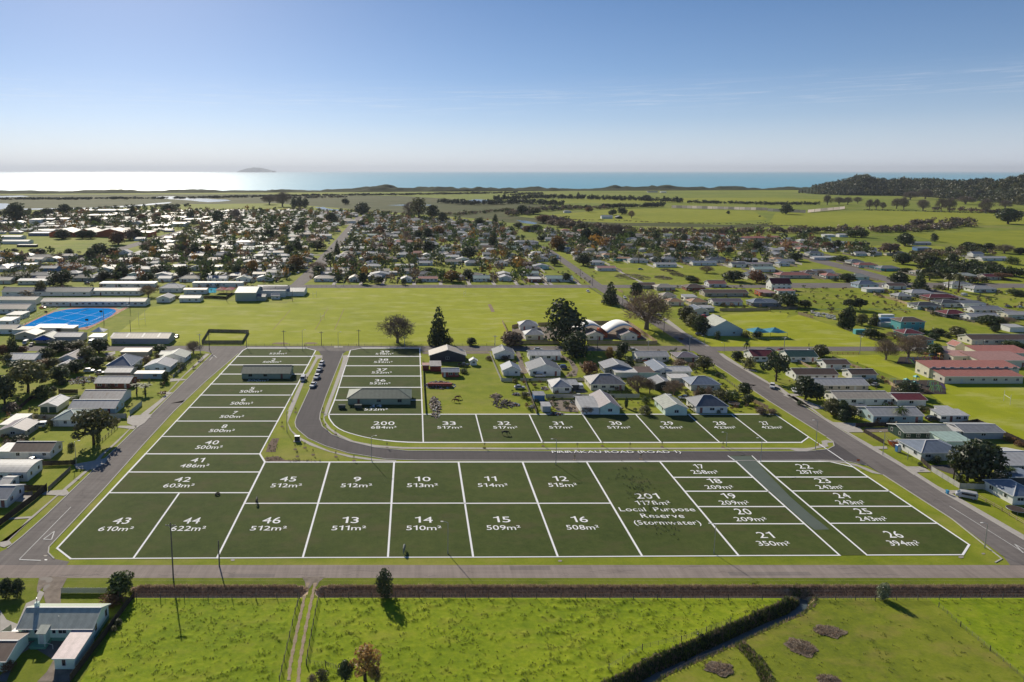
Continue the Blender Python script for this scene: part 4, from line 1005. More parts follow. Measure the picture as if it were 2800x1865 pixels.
rows(1400, 720, 'on the church lawn', '''
1800 2120 668 16 3.6 gy 5.0 green paleblue n=2
''', 'church_hall', None)
rows(1400, 720, 'on the church lawn', '''
1650 1810 478 11 3.0 gy 1.8 blue cream n=2
1745 1860 445 6 2.6 flat .4 light cream n=1
''', group='houses by the church')
NE = 'behind the church paddocks'
rows(1400, 720, NE, '''
1590 1700 348 7 3.0 flat .6 light white n=2
1645 1800 392 9 2.7 hip 1.8 orange beige n=2
1850 2118 388 8 2.7 gx 1.4 purple white n=4
1770 2170 305 9 2.7 gx 1.5 brown beige n=5
1812 1970 218 9 2.7 gx 1.9 red white n=2
1605 1770 252 9 2.7 hip 1.7 brown brick n=2
1330 1500 252 9 2.7 hip 1.7 beige beige n=2
1180 1320 232 8 2.7 gx 1.3 brown beige n=2
1442 1580 388 8 2.7 hip 1.7 orange cream n=2
1385 1510 332 8 2.7 hip 1.7 beige white n=2
2210 2354 397 8 2.8 hip 1.9 blue slate n=3
2170 2340 140 10 3.0 gy 2.6 slate white n=2
2280 2400 300 8 2.8 flat .4 pink orange n=1
2060 2200 30 9 2.7 hip 1.7 light white n=2
2230 2400 80 9 2.7 gx 1.5 mint white n=2
''', group='houses behind the church')
rows(2100, 720, NE, '''
30 210 247 8 5.2 gx 3.4 maroon white n=4
95 250 288 6 2.8 flat .4 red white n=3
105 400 138 10 2.8 hip 1.8 red beige n=4
-40 70 305 7 2.6 flat .4 pink brown n=1
340 455 112 8 2.7 hip 1.5 brown white n=2
430 610 108 9 2.7 gx 1.6 grey white n=3
530 650 142 9 2.7 hip 1.7 red white n=2
780 930 153 9 2.7 hip 1.9 green mint n=2
830 1010 42 9 2.7 hip 1.8 red white n=3
1035 1210 72 9 2.7 hip 1.7 grey teal n=2
830 1015 228 9 3.0 hip 2.2 blue paleblue n=3
905 1070 268 6 2.6 flat .3 white white n=0
1112 1270 238 8 2.7 gx 1.4 brown white n=2
1690 1872 232 8 3.4 hip 1.8 light white n=3
1890 2100 268 9 2.8 hip 1.5 light white n=3
1355 1500 112 8 2.7 hip 1.5 beige white n=2
2000 2140 152 9 2.7 gx 1.6 maroon beige n=3
1720 1920 142 9 2.7 hip 1.6 green beige n=2
1315 1520 308 9 2.8 hip 1.8 light white n=3
1192 1320 335 8 2.7 hip 1.6 light beige n=2
1480 1750 350 9 2.7 hip 1.7 maroon brown n=3
1372 1590 427 9 2.8 hip 1.5 dark white n=3
1592 1778 403 9 2.8 hip 1.5 dark white n=3
1800 2000 413 8 3.2 flat .5 slate white n=2
1892 2150 463 8 2.8 gx 1.3 grey white n=4
1858 2130 533 8 2.8 gx 1.4 light white n=3
1640 1840 503 9 2.6 hip 1.7 maroon dark n=2
2222 2354 632 6 2.8 flat .4 light white n=0
2205 2400 512 8 2.8 gx 1.0 light cream n=2
-140 120 398 9 2.8 hip 1.6 blue slate n=2
''', group='houses behind the church')
FR1 = 'facing the playing field'
rows(700, 440, FR1, '''
535 710 1110 10 2.8 hip 1.8 beige white n=4
855 950 1112 12 2.8 gy 1.8 beige white n=2
1030 1150 1095 9 2.7 hip 1.7 grey grey n=2
1335 1430 1117 9 2.8 gy 1.7 grey white n=2
1495 1670 1112 8 2.8 gx 1.2 red white n=5
1830 1920 1095 8 2.7 hip 1.5 light cream n=1
2000 2150 1110 9 2.9 gx 1.6 mint white n=4
2240 2350 1105 9 2.8 gy 1.6 grey white n=2
10 150 1105 9 2.8 gy 1.6 light white n=2
95 250 1068 9 4.2 gx 1.6 slate white n=3
-30 90 1068 8 2.8 gx 1.2 beige white n=2
''', group='houses facing the playing field')
rows(1400, 440, FR1, '''
155 268 1117 8 2.8 flat .5 white brick n=2
320 560 1112 9 2.9 gx 1.6 mint white n=4
70 120 1055 5 2.6 flat .3 white white n=0
130 245 1060 8 2.7 gx 1.2 mint white n=1
785 955 1012 9 2.8 gx 1.3 pink white n=3
''', group='houses facing the playing field')
BH = 'behind the playing field'
rows(700, 440, BH, '''
635 850 1035 10 2.9 gx 1.7 beige beige n=4
600 820 1062 7 2.6 gx 1.0 light grey n=0
1090 1225 1040 9 2.8 gx 1.4 beige white n=3
1305 1435 1040 9 2.8 gx 1.4 beige white n=3
1228 1300 1052 6 2.6 flat .2 light paleblue n=0
1280 1450 988 8 2.8 gx .8 white white n=3
725 865 908 9 2.8 hip 1.8 white white n=3
745 865 945 9 2.7 hip 1.6 beige beige n=2
1015 1130 958 9 2.6 hip 1.6 blue white n=2
1480 1625 925 8 2.6 gx 1.5 white white n=2
1485 1625 962 8 2.6 gx 1.5 white white n=2
1745 1868 905 9 2.8 gx 1.3 white white n=3
1742 1890 952 9 2.8 gx 1.7 beige white n=3
1925 2070 962 9 2.8 hip 1.9 light white n=3
2195 2315 968 9 2.8 hip 1.8 light white n=3
1095 1225 890 9 2.8 gx 1.4 beige white n=3
1295 1425 885 9 2.8 hip 1.6 white white n=3
1525 1612 893 8 2.8 gy 1.7 white white n=2
2088 2195 882 9 2.8 gx 1.6 light white n=3
2290 2380 885 9 2.8 gy 1.8 purple white n=2
200 325 935 9 2.8 gx 1.6 white white n=2
65 155 928 8 2.8 gx 1.4 grey white n=2
318 425 872 9 2.6 hip 1.6 beige grey n=2
155 262 865 9 2.8 gx 1.5 beige paleblue n=2
20 235 785 12 3.0 gx 1.6 white white n=4
1175 1430 765 7 2.8 gx 1.2 slate grey n=0
1740 1890 800 8 2.8 flat .4 beige beige n=3
''', group='houses behind the playing field')
rows(1400, 440, BH, '''
1325 1515 978 8 2.8 gx 1.2 light white n=4
560 735 872 9 2.8 hip 1.7 light white n=3
575 660 912 8 2.8 gx 1.2 beige beige n=2
680 820 905 9 2.8 gx 1.0 orange white n=2
722 850 958 8 2.8 hip 1.5 white white n=2
952 1090 922 8 2.8 gx 1.0 orange teal n=2
1085 1250 938 9 2.8 hip 1.6 grey white n=2
1282 1400 928 8 2.8 hip 1.6 grey slate n=2
1385 1520 928 9 2.8 hip 1.8 grey cream n=3
1662 1880 962 8 2.8 gx 1.2 blue white n=4
1805 2000 935 9 2.8 hip 1.8 slate white n=3
2065 2260 935 8 2.8 gx 1.3 light dark n=2
2025 2150 978 8 2.8 gx 1.4 slate white n=2
2205 2400 975 8 2.8 flat .5 purple cream n=3
2235 2420 1022 9 2.8 gx 1.5 mint white n=2
1685 1830 748 9 5.4 gx 1.2 grey beige n=4
1555 1655 765 8 2.8 flat .6 white white n=2
1615 1860 805 8 2.8 gx 1.0 white white n=2
1742 1860 833 8 2.8 gx 1.0 light white n=2
1195 1250 833 8 2.8 flat .4 white white n=0
805 880 833 8 2.8 flat .4 light white n=1
485 600 835 9 2.8 hip 1.7 light white n=2
55 165 842 8 2.8 hip 1.6 light white n=3
-10 100 795 8 2.8 hip 1.6 white white n=2
160 280 895 9 2.8 hip 1.6 white white n=2
195 335 925 9 2.8 hip 1.6 grey white n=2
75 220 968 8 2.6 gx 1.2 brown brick n=2
''', group='houses behind the playing field')
rows(2100, 440, 'beside the east street', '''
300 510 793 9 2.8 gx 1.5 red beige n=4
380 580 735 9 2.8 gx 1.4 mint white n=3
600 740 773 8 2.8 gx 1.2 light paleblue n=2
722 880 775 8 2.8 gx 1.0 light white n=3
290 420 832 9 2.8 hip 1.7 red beige n=2
130 230 828 8 2.8 hip 1.4 grey beige n=2
378 510 872 9 2.8 hip 1.7 slate white n=3
425 650 912 8 2.8 gx .9 white white n=3
760 880 952 9 2.8 hip 1.7 slate white n=2
1372 1500 852 8 6.0 mono .8 blue blue n=0
1885 1980 892 8 4.2 gx 1.8 blue white n=1
1965 2200 918 8 2.8 gx 1.2 light white n=3
1325 1500 775 8 2.8 gx 1.2 grey grey n=2
100 200 968 8 2.8 hip 1.4 blue white n=2
655 735 702 8 3.6 gx 1.0 white white n=1
520 620 700 8 2.8 flat .5 white white n=1
0 110 720 9 2.8 gx 1.2 red white n=2
''', group='houses beside the east street')
WT = 'in the west town'
rows(0, 440, WT, '''
1385 1570 782 18 4.4 flat .4 white grey n=0
840 975 938 9 2.8 hip 1.6 light white n=2
1165 1385 1022 10 2.8 hip 1.8 light white n=3
1092 1195 882 8 4.6 gy 2.6 light white n=1
1930 2110 892 10 3.0 hip 2.6 blue white n=3
1885 2050 932 9 2.8 hip 1.7 maroon dark n=2
2185 2340 922 9 2.8 gx 1.2 white white n=3
2110 2200 945 8 2.8 hip 1.5 light white n=2
0 155 885 9 2.8 hip 1.6 light white n=2
150 390 928 9 2.8 gx 1.4 beige white n=3
60 300 985 10 3.0 flat .5 white white n=3
-40 75 1000 9 2.8 gy 1.6 light white n=1
300 500 905 9 2.8 gx 1.8 dark cream n=2
940 1060 1000 9 2.8 gx 1.2 beige grey n=2
1780 1960 945 9 2.8 gx 1.4 beige white n=2
1745 1870 1010 9 2.8 gy 2.0 grey white n=2
1870 2040 1000 9 2.8 gx 1.2 beige white n=2
1480 1660 900 9 2.8 gx 1.6 light dark n=2
1520 1640 830 8 2.8 gx 1.4 beige white n=2
1780 1920 760 9 2.8 hip 1.6 light white n=2
2230 2330 835 8 2.8 gx 1.4 mint white n=2
1690 1790 700 9 2.8 gx 1.0 beige beige n=2
2040 2130 810 9 2.8 gx 1.0 white white n=2
1310 1400 830 8 2.8 hip 1.6 beige white n=1
1330 1450 965 8 2.8 gx 1.7 grey white n=1
''', group='houses in the west of the town')
rows(0, 440, 'beside the sports ground', '''
0 190 722 14 3.6 gx 1.2 white white n=0
-60 260 765 12 3.6 gx 1.2 white white n=0
155 330 792 5 2.6 flat .2 dark dark n=0
260 450 690 14 4.0 flat .5 blue slate n=0
310 490 668 16 4.2 gx 1.6 light white n=0
''', 'shed', 'large sheds of the town')
rows(0, 440, 'beyond the sports ground', '''
455 680 700 30 6.0 gy 5.0 beige orange n=0
680 880 700 30 6.0 gy 5.0 beige orange n=0
880 1150 700 30 6.0 gy 5.0 beige orange n=0
1150 1380 700 24 6.0 flat .4 white orange n=0
''', 'warehouse', 'orange walled warehouses')
rows(0, 440, 'in the town centre', '''
715 965 490 30 8 flat .6 beige grey n=0
965 1150 490 26 8 flat .8 slate grey n=3
780 1020 535 30 7 flat .4 dark brown n=0
270 370 590 20 9 flat .5 light white n=0
370 480 570 24 6 flat .5 slate dark n=0
1540 1700 605 24 5 gx 1.6 beige white n=3
1378 1550 628 24 5 gx 1.6 white white n=3
1680 1850 565 22 5 flat .6 light beige n=3
1450 1700 545 24 5 gx 1.6 grey grey n=2
1090 1180 590 16 5 gx 2.6 blue slate n=0
1215 1310 600 14 5 gy 3.2 grey grey n=0
0 170 600 24 5 gx 1.6 light grey n=0
110 210 600 12 6 gy 2.6 grey white n=0
480 620 560 24 5 gx 1.4 white grey n=0
''', 'town_building', 'town centre buildings')
rows(1400, 440, 'in the far pasture', '''
825 925 532 9 4.2 gx 2.2 white white n=2
960 1015 532 9 3.6 gy 1.6 light dark n=0
480 545 478 10 3.4 hip 1.8 light white n=0
1370 1420 292 14 4.0 gx 1.4 white white n=0
1250 1340 290 14 4.0 gx 1.4 slate grey n=0
1910 1995 668 10 3.4 gx 1.6 blue white n=1
''', 'farm_house', 'farm buildings in the pasture')
flush()
# ---------------------------------------------------------------- extra pieces of the closest buildings
def front(o, name, mb, mat, **kw): return mb.build(name, mat, o, **kw)
# mint house by the lower edge of the photo
tile(0, 1460)
X0, Yf = tp(187, 985); X1 = tp(860, 985)[0]; w = X1 - X0; d = 6.7
o = house(X0, X1, Yf, d, 3.0, 'gx', 1.6, 'green', 'mint', 'mint weatherboard house with green gabled roof below the front road', 'house', None, 0, nwin=0)
a, b = w / 2, d / 2
for x, ww, hh in ((-a + 1.15, 1.4, 1.6), (-a + 3.55, 1.6, 1.0), (-a + 6.5, .8, 1.0), (-a + 8.1, 1.6, 1.0), (a - 1.9, 1.6, 1.6)): add_window(o, x, -b, 2.05, ww, hh)
for y in (-b + 1.2, b - 1.2): add_window(o, a, y, 2.0, 1.0, 1.7, R(90))
MB().box(-a - .03, a + .03, -b - .03, b + .03, 0, .7).build('foundation', M('foundation_green', (.2,.42,.3), .8, .1), o)
pc = MB().box(-.75, .75, -1.5, 0, 0, 2.75).build('porch', WALL['mint'], o, (-a + 4.95, -b, 0))
MB().extr([(-1.75, 2.72), (.2, 3.22), (.2, 3.1), (-1.75, 2.6)], -.95, .95).build('porch_roof', ROOF['green'], pc)
MB().box(-.4, .4, -.06, .02, .6, 2.5).build('door', DOORW, pc, (0, -1.5, 0))
MB().box(-1.9, 1.0, -2.3, -.02, 0, .5).box(-2.3, -1.9, -2.0, -.6, 0, .25).build('steps', M('steps_green', (.16,.36,.26), .8, .1), pc)
rl_ = MB()
for p, q in (((.95,-2.25,1.4),(2.4,-2.25,.9)), ((.95,-2.25,.5),(.95,-2.25,1.4)), ((2.4,-2.25,0),(2.4,-2.25,.9)), ((-1.9,-2.2,1.4),(-2.6,-2.2,.8))): rl_.bar(p, q, .06)
rl_.build('handrail', TRIM, pc)
hp = MB().box(-.5, .5, -.32, 0, .12, .85).build('heat_pump', TRIM, o, (-a + 1.1, -b - .1, 0))
MB().tube([(0,-.34,.48),(0,-.33,.48)], [.26,.26], 14).build('fan_grille', WOODD, hp, (-.1, 0, 0))
ch = MB().box(-.35, .35, -.35, .35, 0, 1.1).build('chimney', WALL['mint'], o, (-a + 1.5, .4, 4.3)); MB().tube([(0,0,1.1),(0,0,2.0)], .1, 10).build('flue', STEEL, ch)
MB().tube([(0,0,0),(0,0,1.7)], .03, 6).build('vent_pipe', STEEL, o, (-a + 7.3, -b + .5, 3.1))
MB().add([(-a-.3, .17, 4.555), (a+.3, .17, 4.555), (a+.3, b+.42, 2.84), (-a-.3, b+.42, 2.84)], [(0,1,2,3)]).build('back_slope_sheet', M('pale_green_sheet', (.5,.56,.44), .4, .06), o)
X0, Yf = tp(505, 1245); X1 = tp(690, 1245)[0]; w = X1 - X0
o = house(X0, X1, Yf, 7.4, 2.3, 'flat', .25, 'palepink', 'mint', 'small mint outbuilding with rust-edged sloping roof beside the paddock fence', 'shed', None, 0, nwin=0, door=False)
add_window(o, -.1, -3.7, 1.35, .8, 1.4)
X0, Yf = tp(-190, 1265); X1 = tp(62, 1265)[0]
house(X0, X1, Yf, 7.0, 2.4, 'gx', 1.0, 'brown', 'mint', 'brown roofed garage cut by the lower corner of the photo', 'garage', None, 0, nwin=0, door=False)
# pale houses under the lot plan (seen dark through the tint)
for k_, c_ in (('tint', (.3,.36,.27)),): WALL['tint'] = M('wall_tinted', c_, .7, .1, 1, .25); ROOF['tint'] = roof_mat('roof_tinted', (.15,.18,.14), 0, .5); ROOF['tintd'] = roof_mat('roof_tinted_dark', (.12,.15,.12), 0, .5)
WALLW['tint'] = 'dark green'; TR_ = TRIM; TRIM = M('trim_tinted', (.1,.13,.115), .6, .05); FR_ = FRAME; FRAME = M('frame_tinted', (.12,.15,.13), .5, .04); WIN.clear()
tile(700, 720)
for x0, x1, yb, dd, lab, rc in ((845, 1420, 1300, 10.5, 'dark green long house with hipped roof built on lot 35', 'tint'), (-130, 310, 1062, 9, 'dark green house with ridged roof built across lots 3 and 4', 'tintd')):
    X0, Yf = tp(x0, yb); X1 = tp(x1, yb)[0]; house(X0, X1, Yf, dd, 2.7, 'hip' if rc == 'tint' else 'gx', 2.0, rc, 'tint', lab, 'house', 'houses built on the lots', 0, nwin=3)
TRIM = TR_; FRAME = FR_; WIN.clear()
# roof lights, garage pieces on named houses
for ob, n_ in [(o_, o_['label']) for o_ in list(COL.objects) if o_.get('label') and o_.get('category') == 'school building' and 'grey school building with beige gabled' in str(o_.get('label'))]:
    for k in range(4): MB().box(-.5, .5, -4.6, 0, .0, .06).build('skylight', M('skylight_sheet', (.6,.58,.52), .5, .1) if 'skylight_sheet' not in MAT else MAT['skylight_sheet'], ob, (-15 + k * 8, -.15, 4.72)).rotation_euler = (math.atan2(1.6, 5), 0, 0)
# ================================================================ trees and planting
def leaf_quads(blobs, n, size, seed, shell=.35, flat=.0):
    """leaf-clump quads through the outer part of ellipsoids (cx,cy,cz,rx,ry,rz)"""
    rs = np.random.RandomState(seed); bl = np.array(blobs, float)
    vol = (bl[:, 3] * bl[:, 4] * bl[:, 5]) ** (2 / 3); pick = rs.choice(len(bl), n, p=vol / vol.sum())
    d = rs.normal(size=(n, 3)); d /= np.linalg.norm(d, axis=1)[:, None]
    r = 1 - shell * rs.rand(n) ** 1.6; r += rs.normal(0, .07, n)
    P = bl[pick, :3] + d * bl[pick, 3:6] * r[:, None]
    nrm = d + rs.normal(0, .55, (n, 3)); nrm[:, 2] += flat; nrm /= np.linalg.norm(nrm, axis=1)[:, None]
    t = np.cross(nrm, rs.normal(size=(n, 3))); t /= np.linalg.norm(t, axis=1)[:, None]; b = np.cross(nrm, t)
    s = size * (.6 + .8 * rs.rand(n)); s2 = s * (.5 + .4 * rs.rand(n))
    t *= s[:, None] * .5; b *= s2[:, None] * .5
    return np.stack([P - t - b * .3, P + b * -1.0 + t * .2, P + t + b * .3, P + b - t * .2], 1)
def limb(mb, p, q, r0, r1, n=5, bend=.1, rs=random):
    p, q = Vector(p), Vector(q); m = (p + q) / 2 + Vector((rs.uniform(-1, 1), rs.uniform(-1, 1), rs.uniform(-.3, .6))) * (q - p).length * bend
    mb.tube([p, m, q], [r0, (r0 + r1) / 2, r1], n)
TT = {}
def crown_template(kind, var):
    """unit tree: height 1, crown radius ~.5, base at origin; gives (trunk mesh, crown vertex quads)"""
    rs = random.Random(hash((kind, var)) % 9973 if False else {'round': 11, 'spread': 23, 'conifer': 37, 'column': 53, 'bare': 71, 'shrub': 97, 'palm': 113, 'cabbage': 131, 'loose': 151}[kind] * 7 + var)
    tr = MB(); sd = rs.randrange(10000)
    if kind in ('round', 'spread', 'loose', 'shrub'):
        bl = []
        if kind == 'round': c, z0, z1, m = .26, .24, .86, 12
        elif kind == 'spread': c, z0, z1, m = .34, .42, .86, 15
        elif kind == 'loose': c, z0, z1, m = .24, .3, .9, 14
        else: c, z0, z1, m = .26, .12, .74, 10
        for i in range(m):
            t = i / (m - 1); a = i * 2.4 + rs.uniform(-.5, .5); z = z0 + (z1 - z0) * t
            sw = math.sin(math.pi * (.25 + .7 * t)) if kind != 'spread' else (1.15 - .55 * t)
            rr = c * sw * rs.uniform(.55, 1.15); r = rs.uniform(.13, .23) * (1.1 if kind != 'loose' else .75) * (1.25 if kind == 'shrub' else 1)
            bl.append((rr * math.cos(a), rr * math.sin(a), z, r * 1.1, r * 1.1, r * (.8 if kind != 'spread' else .55)))
        if kind in ('round', 'shrub'): bl.append((0, 0, (z0 + z1) / 2, .3, .3, (z1 - z0) * .62))
        n = dict(round=1500, spread=1500, loose=1000, shrub=900)[kind]
        q = leaf_quads(bl, n, .085 if kind != 'loose' else .07, sd, .3)
        if kind == 'shrub': tr.tube([(0, 0, -.02), (.02, 0, .4)], [.03, .015], 5)
        else:
            tr.tube([(0, 0, -.03), (.012, .01, .2), (0, .015, z0 + .12)], [.042, .032, .022], 7)
            for bb in bl[::2]: limb(tr, (0, .01, z0 * rs.uniform(.65, 1.0)), (bb[0] * .8, bb[1] * .8, bb[2]), .018, .006, 4, .1, rs)
    elif kind == 'conifer':
        tr.tube([(0, 0, -.02), (0, 0, .55), (0, 0, .97)], [.03, .018, .004], 6); bl = []
        for i in range(15):
            z = .1 + .84 * i / 14; r = (.44 * (1 - (z - .08)) ** .9 + .02)
            k = max(3, round(8 * (1 - z)) + 2)
            for j in range(k):
                a = j * 2 * math.pi / k + i * .7 + rs.uniform(-.25, .25); rr = r * rs.uniform(.45, .75); bl.append((rr * math.cos(a), rr * math.sin(a), z - rr * .12, r * .42 + .02, r * .42 + .02, .05))
        q = leaf_quads(bl, 1700, .07, sd, .6)
    elif kind == 'column':
        tr.tube([(0, 0, -.02), (0, 0, .5)], [.035, .015], 6)
        bl = [(rs.uniform(-.08, .08), rs.uniform(-.08, .08), .12 + .76 * i / 9, .34 * math.sin(math.pi * (.2 + .68 * i / 9)) ** .6, .34 * math.sin(math.pi * (.2 + .68 * i / 9)) ** .6, .13) for i in range(10)]
        q = leaf_quads(bl, 1300, .075, sd, .3)
    elif kind == 'bare':
        tr.tube([(0, 0, -.02), (.01, 0, .14), (.0, .01, .3)], [.045, .034, .026], 8); q = []; bl = []
        for i in range(15):
            t = i / 14; a = i * 2.4 + rs.uniform(-.4, .4); z = .36 + .5 * t; rr = .34 * math.sin(math.pi * (.3 + .6 * t)) * rs.uniform(.6, 1.1); r = rs.uniform(.13, .2)
            bl.append((rr * math.cos(a), rr * math.sin(a), z, r)); limb(tr, (0, .005, .12 + .18 * rs.random()), (rr * math.cos(a) * .85, rr * math.sin(a) * .85, z - .02), .016, .004, 4, .12, rs)
            for k in range(3): limb(tr, (rr * math.cos(a) * .5, rr * math.sin(a) * .5, .25 + (z - .25) * .55), (rr * math.cos(a) + rs.uniform(-.12, .12), rr * math.sin(a) + rs.uniform(-.12, .12), z + rs.uniform(-.06, .14)), .007, .002, 3, .1, rs)
        for x, y, z, r in bl:
            for k in range(230):
                o_ = Vector((rs.gauss(0, 1), rs.gauss(0, 1), rs.gauss(0, 1))).normalized() * r * rs.random() ** .4; s_ = Vector((x, y, z)) + o_
                d = (s_ - Vector((0, 0, .25)) + Vector((rs.gauss(0, .3), rs.gauss(0, .3), rs.gauss(0, .3)))).normalized(); e = s_ + d * rs.uniform(.04, .11); wv = d.cross(Vector((rs.gauss(0, 1), rs.gauss(0, 1), rs.gauss(0, 1)))).normalized() * .005
                q.append([s_ - wv, s_ + wv, e + wv * .3, e - wv * .3])
        q = np.array([[tuple(c) for c in x] for x in q])
    elif kind in ('palm', 'cabbage'):
        tr.tube([(0, 0, -.02), (.01, 0, .4), (0, 0, .74)], [.035, .026, .024], 8); q = []
        heads = [(0, 0, .74)] if kind == 'palm' else [(0, 0, .78), (.12, .05, .72), (-.1, .06, .7), (0, -.1, .66)]
        for hx_, hy_, hz_ in heads:
            if kind == 'cabbage': tr.tube([(0, 0, .45), (hx_, hy_, hz_)], [.018, .014], 5)
            for i in range(46 if kind == 'palm' else 40):
                a = rs.uniform(0, 6.28); up = rs.uniform(-.5, 1.0); L = (.46 if kind == 'palm' else .19) * rs.uniform(.8, 1.05); pv = Vector((hx_, hy_, hz_)); d = Vector((math.cos(a), math.sin(a), up)).normalized()
                side = Vector((-math.sin(a), math.cos(a), 0)) * (.035 if kind == 'palm' else .016)
                for k in range(5):
                    nd = (d + Vector((0, 0, -.32 * (k if kind == 'palm' else k * .6)))).normalized(); e = pv + nd * L / 5; w0 = 1 - abs(k - 1.5) / 4; w1 = 1 - abs(k - .5) / 4
                    q.append([pv - side * w0, pv + side * w0, e + side * w1 * .9, e - side * w1 * .9]); pv = e
        q = np.array([[tuple(c) for c in x] for x in q])
    q = np.asarray(q); mx = q[..., 2].max(); rad = np.percentile(np.hypot(q[..., 0], q[..., 1]), 97)
    return tr, q, mx, rad
def template(kind, var, col):
    key = (kind, var, col)
    if key not in TT:
        if (kind, var) not in TT:
            tr, q, mx, rad = crown_template(kind, var)
            q = q / mx if kind == 'bare' else q
            tr.v = [(x / mx, y / mx, z / mx) for x, y, z in tr.v] if kind == 'bare' else tr.v
            rad = rad / mx if kind == 'bare' else rad
            TT[(kind, var)] = (tr.mesh('trunk', [BARKP if kind == 'bare' else BARK]), q, rad)
        tm, q, rad = TT[(kind, var)]
        TT[key] = (tm, np_mesh('crown', q, 4, [LEAF[col]]), rad)
    return TT[key]
KN = dict(round='broadleaf_tree', spread='spreading_tree', loose='open_crowned_tree', conifer='conifer_tree', column='columnar_tree', bare='bare_tree', shrub='shrub', palm='palm_tree', cabbage='cabbage_tree')
KW = dict(round='round tree', spread='spreading tree', loose='open-crowned tree', conifer='conifer', column='columnar tree', bare='bare branched tree', shrub='shrub', palm='palm', cabbage='cabbage tree')
CW_ = dict(dark='dark', green='green', olive='olive', autumn='golden', rust='rust-red', brown='brown', gold='golden', twig='leafless', pale='pale green', hill='dark')
TREEL = []
TREES = []
def tree(X, Y, h, w, kind, col, label=None, var=None, group='trees of the town'):
    var = rnd.randrange(3) if var is None else var
    tm, cm, rad = template(kind, var, col)
    o = empty(KN[kind], (X, Y, 0), None, 'shrub' if kind == 'shrub' else 'palm' if kind == 'palm' else 'tree', group, rz=rnd.uniform(0, 6.28))
    sc = (w / 2 / rad, w / 2 / rad, h)
    put('trunk', tm, o, sc=sc); put('crown', cm, o, sc=sc)
    TREES.append((o, X, Y, h, w, kind, col, label)); return o
def trees(tx0, ty0, text, group='trees of the town'):
    tile(tx0, ty0)
    for ln in text.strip().split('\n'):
        for it in ln.split(';'):
            q = it.split()
            if not q: continue
            x, yb, yt, wp = map(float, q[:4]); u, v = nat(x, yb); X, Y = gp(u, v); h = top_h(v, T[1] + yt * K); w = wp * K * (Y / FPX) * 1.02
            tree(X, Y + w * .15, max(h, .8) * 1.04, w * 1.16, q[4], q[5], group=group)
trees(0, 720, '''
110 838 650 115 conifer dark; 200 832 768 90 round rust; 20 852 760 90 round rust; 540 818 720 185 round dark; 700 802 722 160 round olive; 900 832 705 180 round dark; 790 908 780 150 round olive; 690 1012 895 145 round dark; 890 962 868 140 round dark
400 885 790 130 round green; 385 965 895 160 round autumn; 300 902 858 80 shrub pale; 150 1003 908 220 spread dark; 230 1205 935 340 spread olive; 30 1295 1045 190 round dark; 530 1085 955 175 round dark; 380 1245 1138 155 round green; 480 1192 1130 65 column dark
80 1362 1288 160 shrub brown; 1265 992 928 85 shrub dark; 1250 1205 1095 100 cabbage green; 1330 1212 1100 120 cabbage green; 1460 822 754 130 round green; 1520 1092 1000 65 column dark; 1000 892 853 120 shrub olive; 1340 922 853 110 shrub brown; 1660 972 918 85 shrub dark; 1770 832 718 150 bare twig
680 1252 1224 120 shrub green; 1070 737 680 75 shrub dark; 1130 738 690 60 shrub dark; 570 1122 1068 70 column dark; 550 208 83 200 round dark; 1355 312 203 140 bare brown; 375 292 163 95 column olive; 260 297 238 190 shrub autumn; 130 165 103 220 round dark; 1350 168 103 160 round dark
950 152 73 120 round dark; 1110 132 38 130 conifer dark; 1290 217 178 100 shrub dark; 60 270 215 90 shrub olive; 450 880 800 110 round olive; 610 1000 930 110 round dark; 70 930 840 90 round olive; 330 990 920 130 round green; 480 960 880 110 round olive; 1440 870 830 70 shrub dark
''', 'trees beside the west street')
trees(0, 1080, '840 475 160 355 spread olive; 480 288 203 75 shrub olive; 650 503 438 75 shrub dark; 900 455 335 50 column green; 160 430 370 140 shrub dark; 60 470 410 90 shrub brown', 'trees beside the west street')
trees(0, 1460, '1090 595 382 230 round green; 1010 668 562 235 shrub rust; 45 582 438 135 round dark; 150 578 441 128 round dark; 60 1275 1178 140 shrub rust; 1080 840 785 90 shrub dark; 1040 900 850 70 shrub olive', 'trees below the front road')
trees(700, 1460, '1180 592 343 150 column dark; 1000 1372 1085 270 loose gold; 820 1375 1185 140 round dark; 600 1362 1250 130 shrub olive; 520 1380 1300 90 shrub brown; 1100 1400 1250 110 bare brown', 'trees below the front road')
trees(2100, 1460, '1065 608 458 105 column pale', 'trees below the front road')
trees(700, 720, '1300 742 488 310 bare twig; 1680 757 408 180 conifer dark; 1590 752 680 25 bare twig; 1785 752 680 65 bare twig; 1985 754 687 80 round dark; 2330 732 638 100 round brown; 1910 1012 968 85 shrub green; 2140 890 850 60 shrub brown; 2290 890 850 80 shrub brown', 'trees of the playing field')
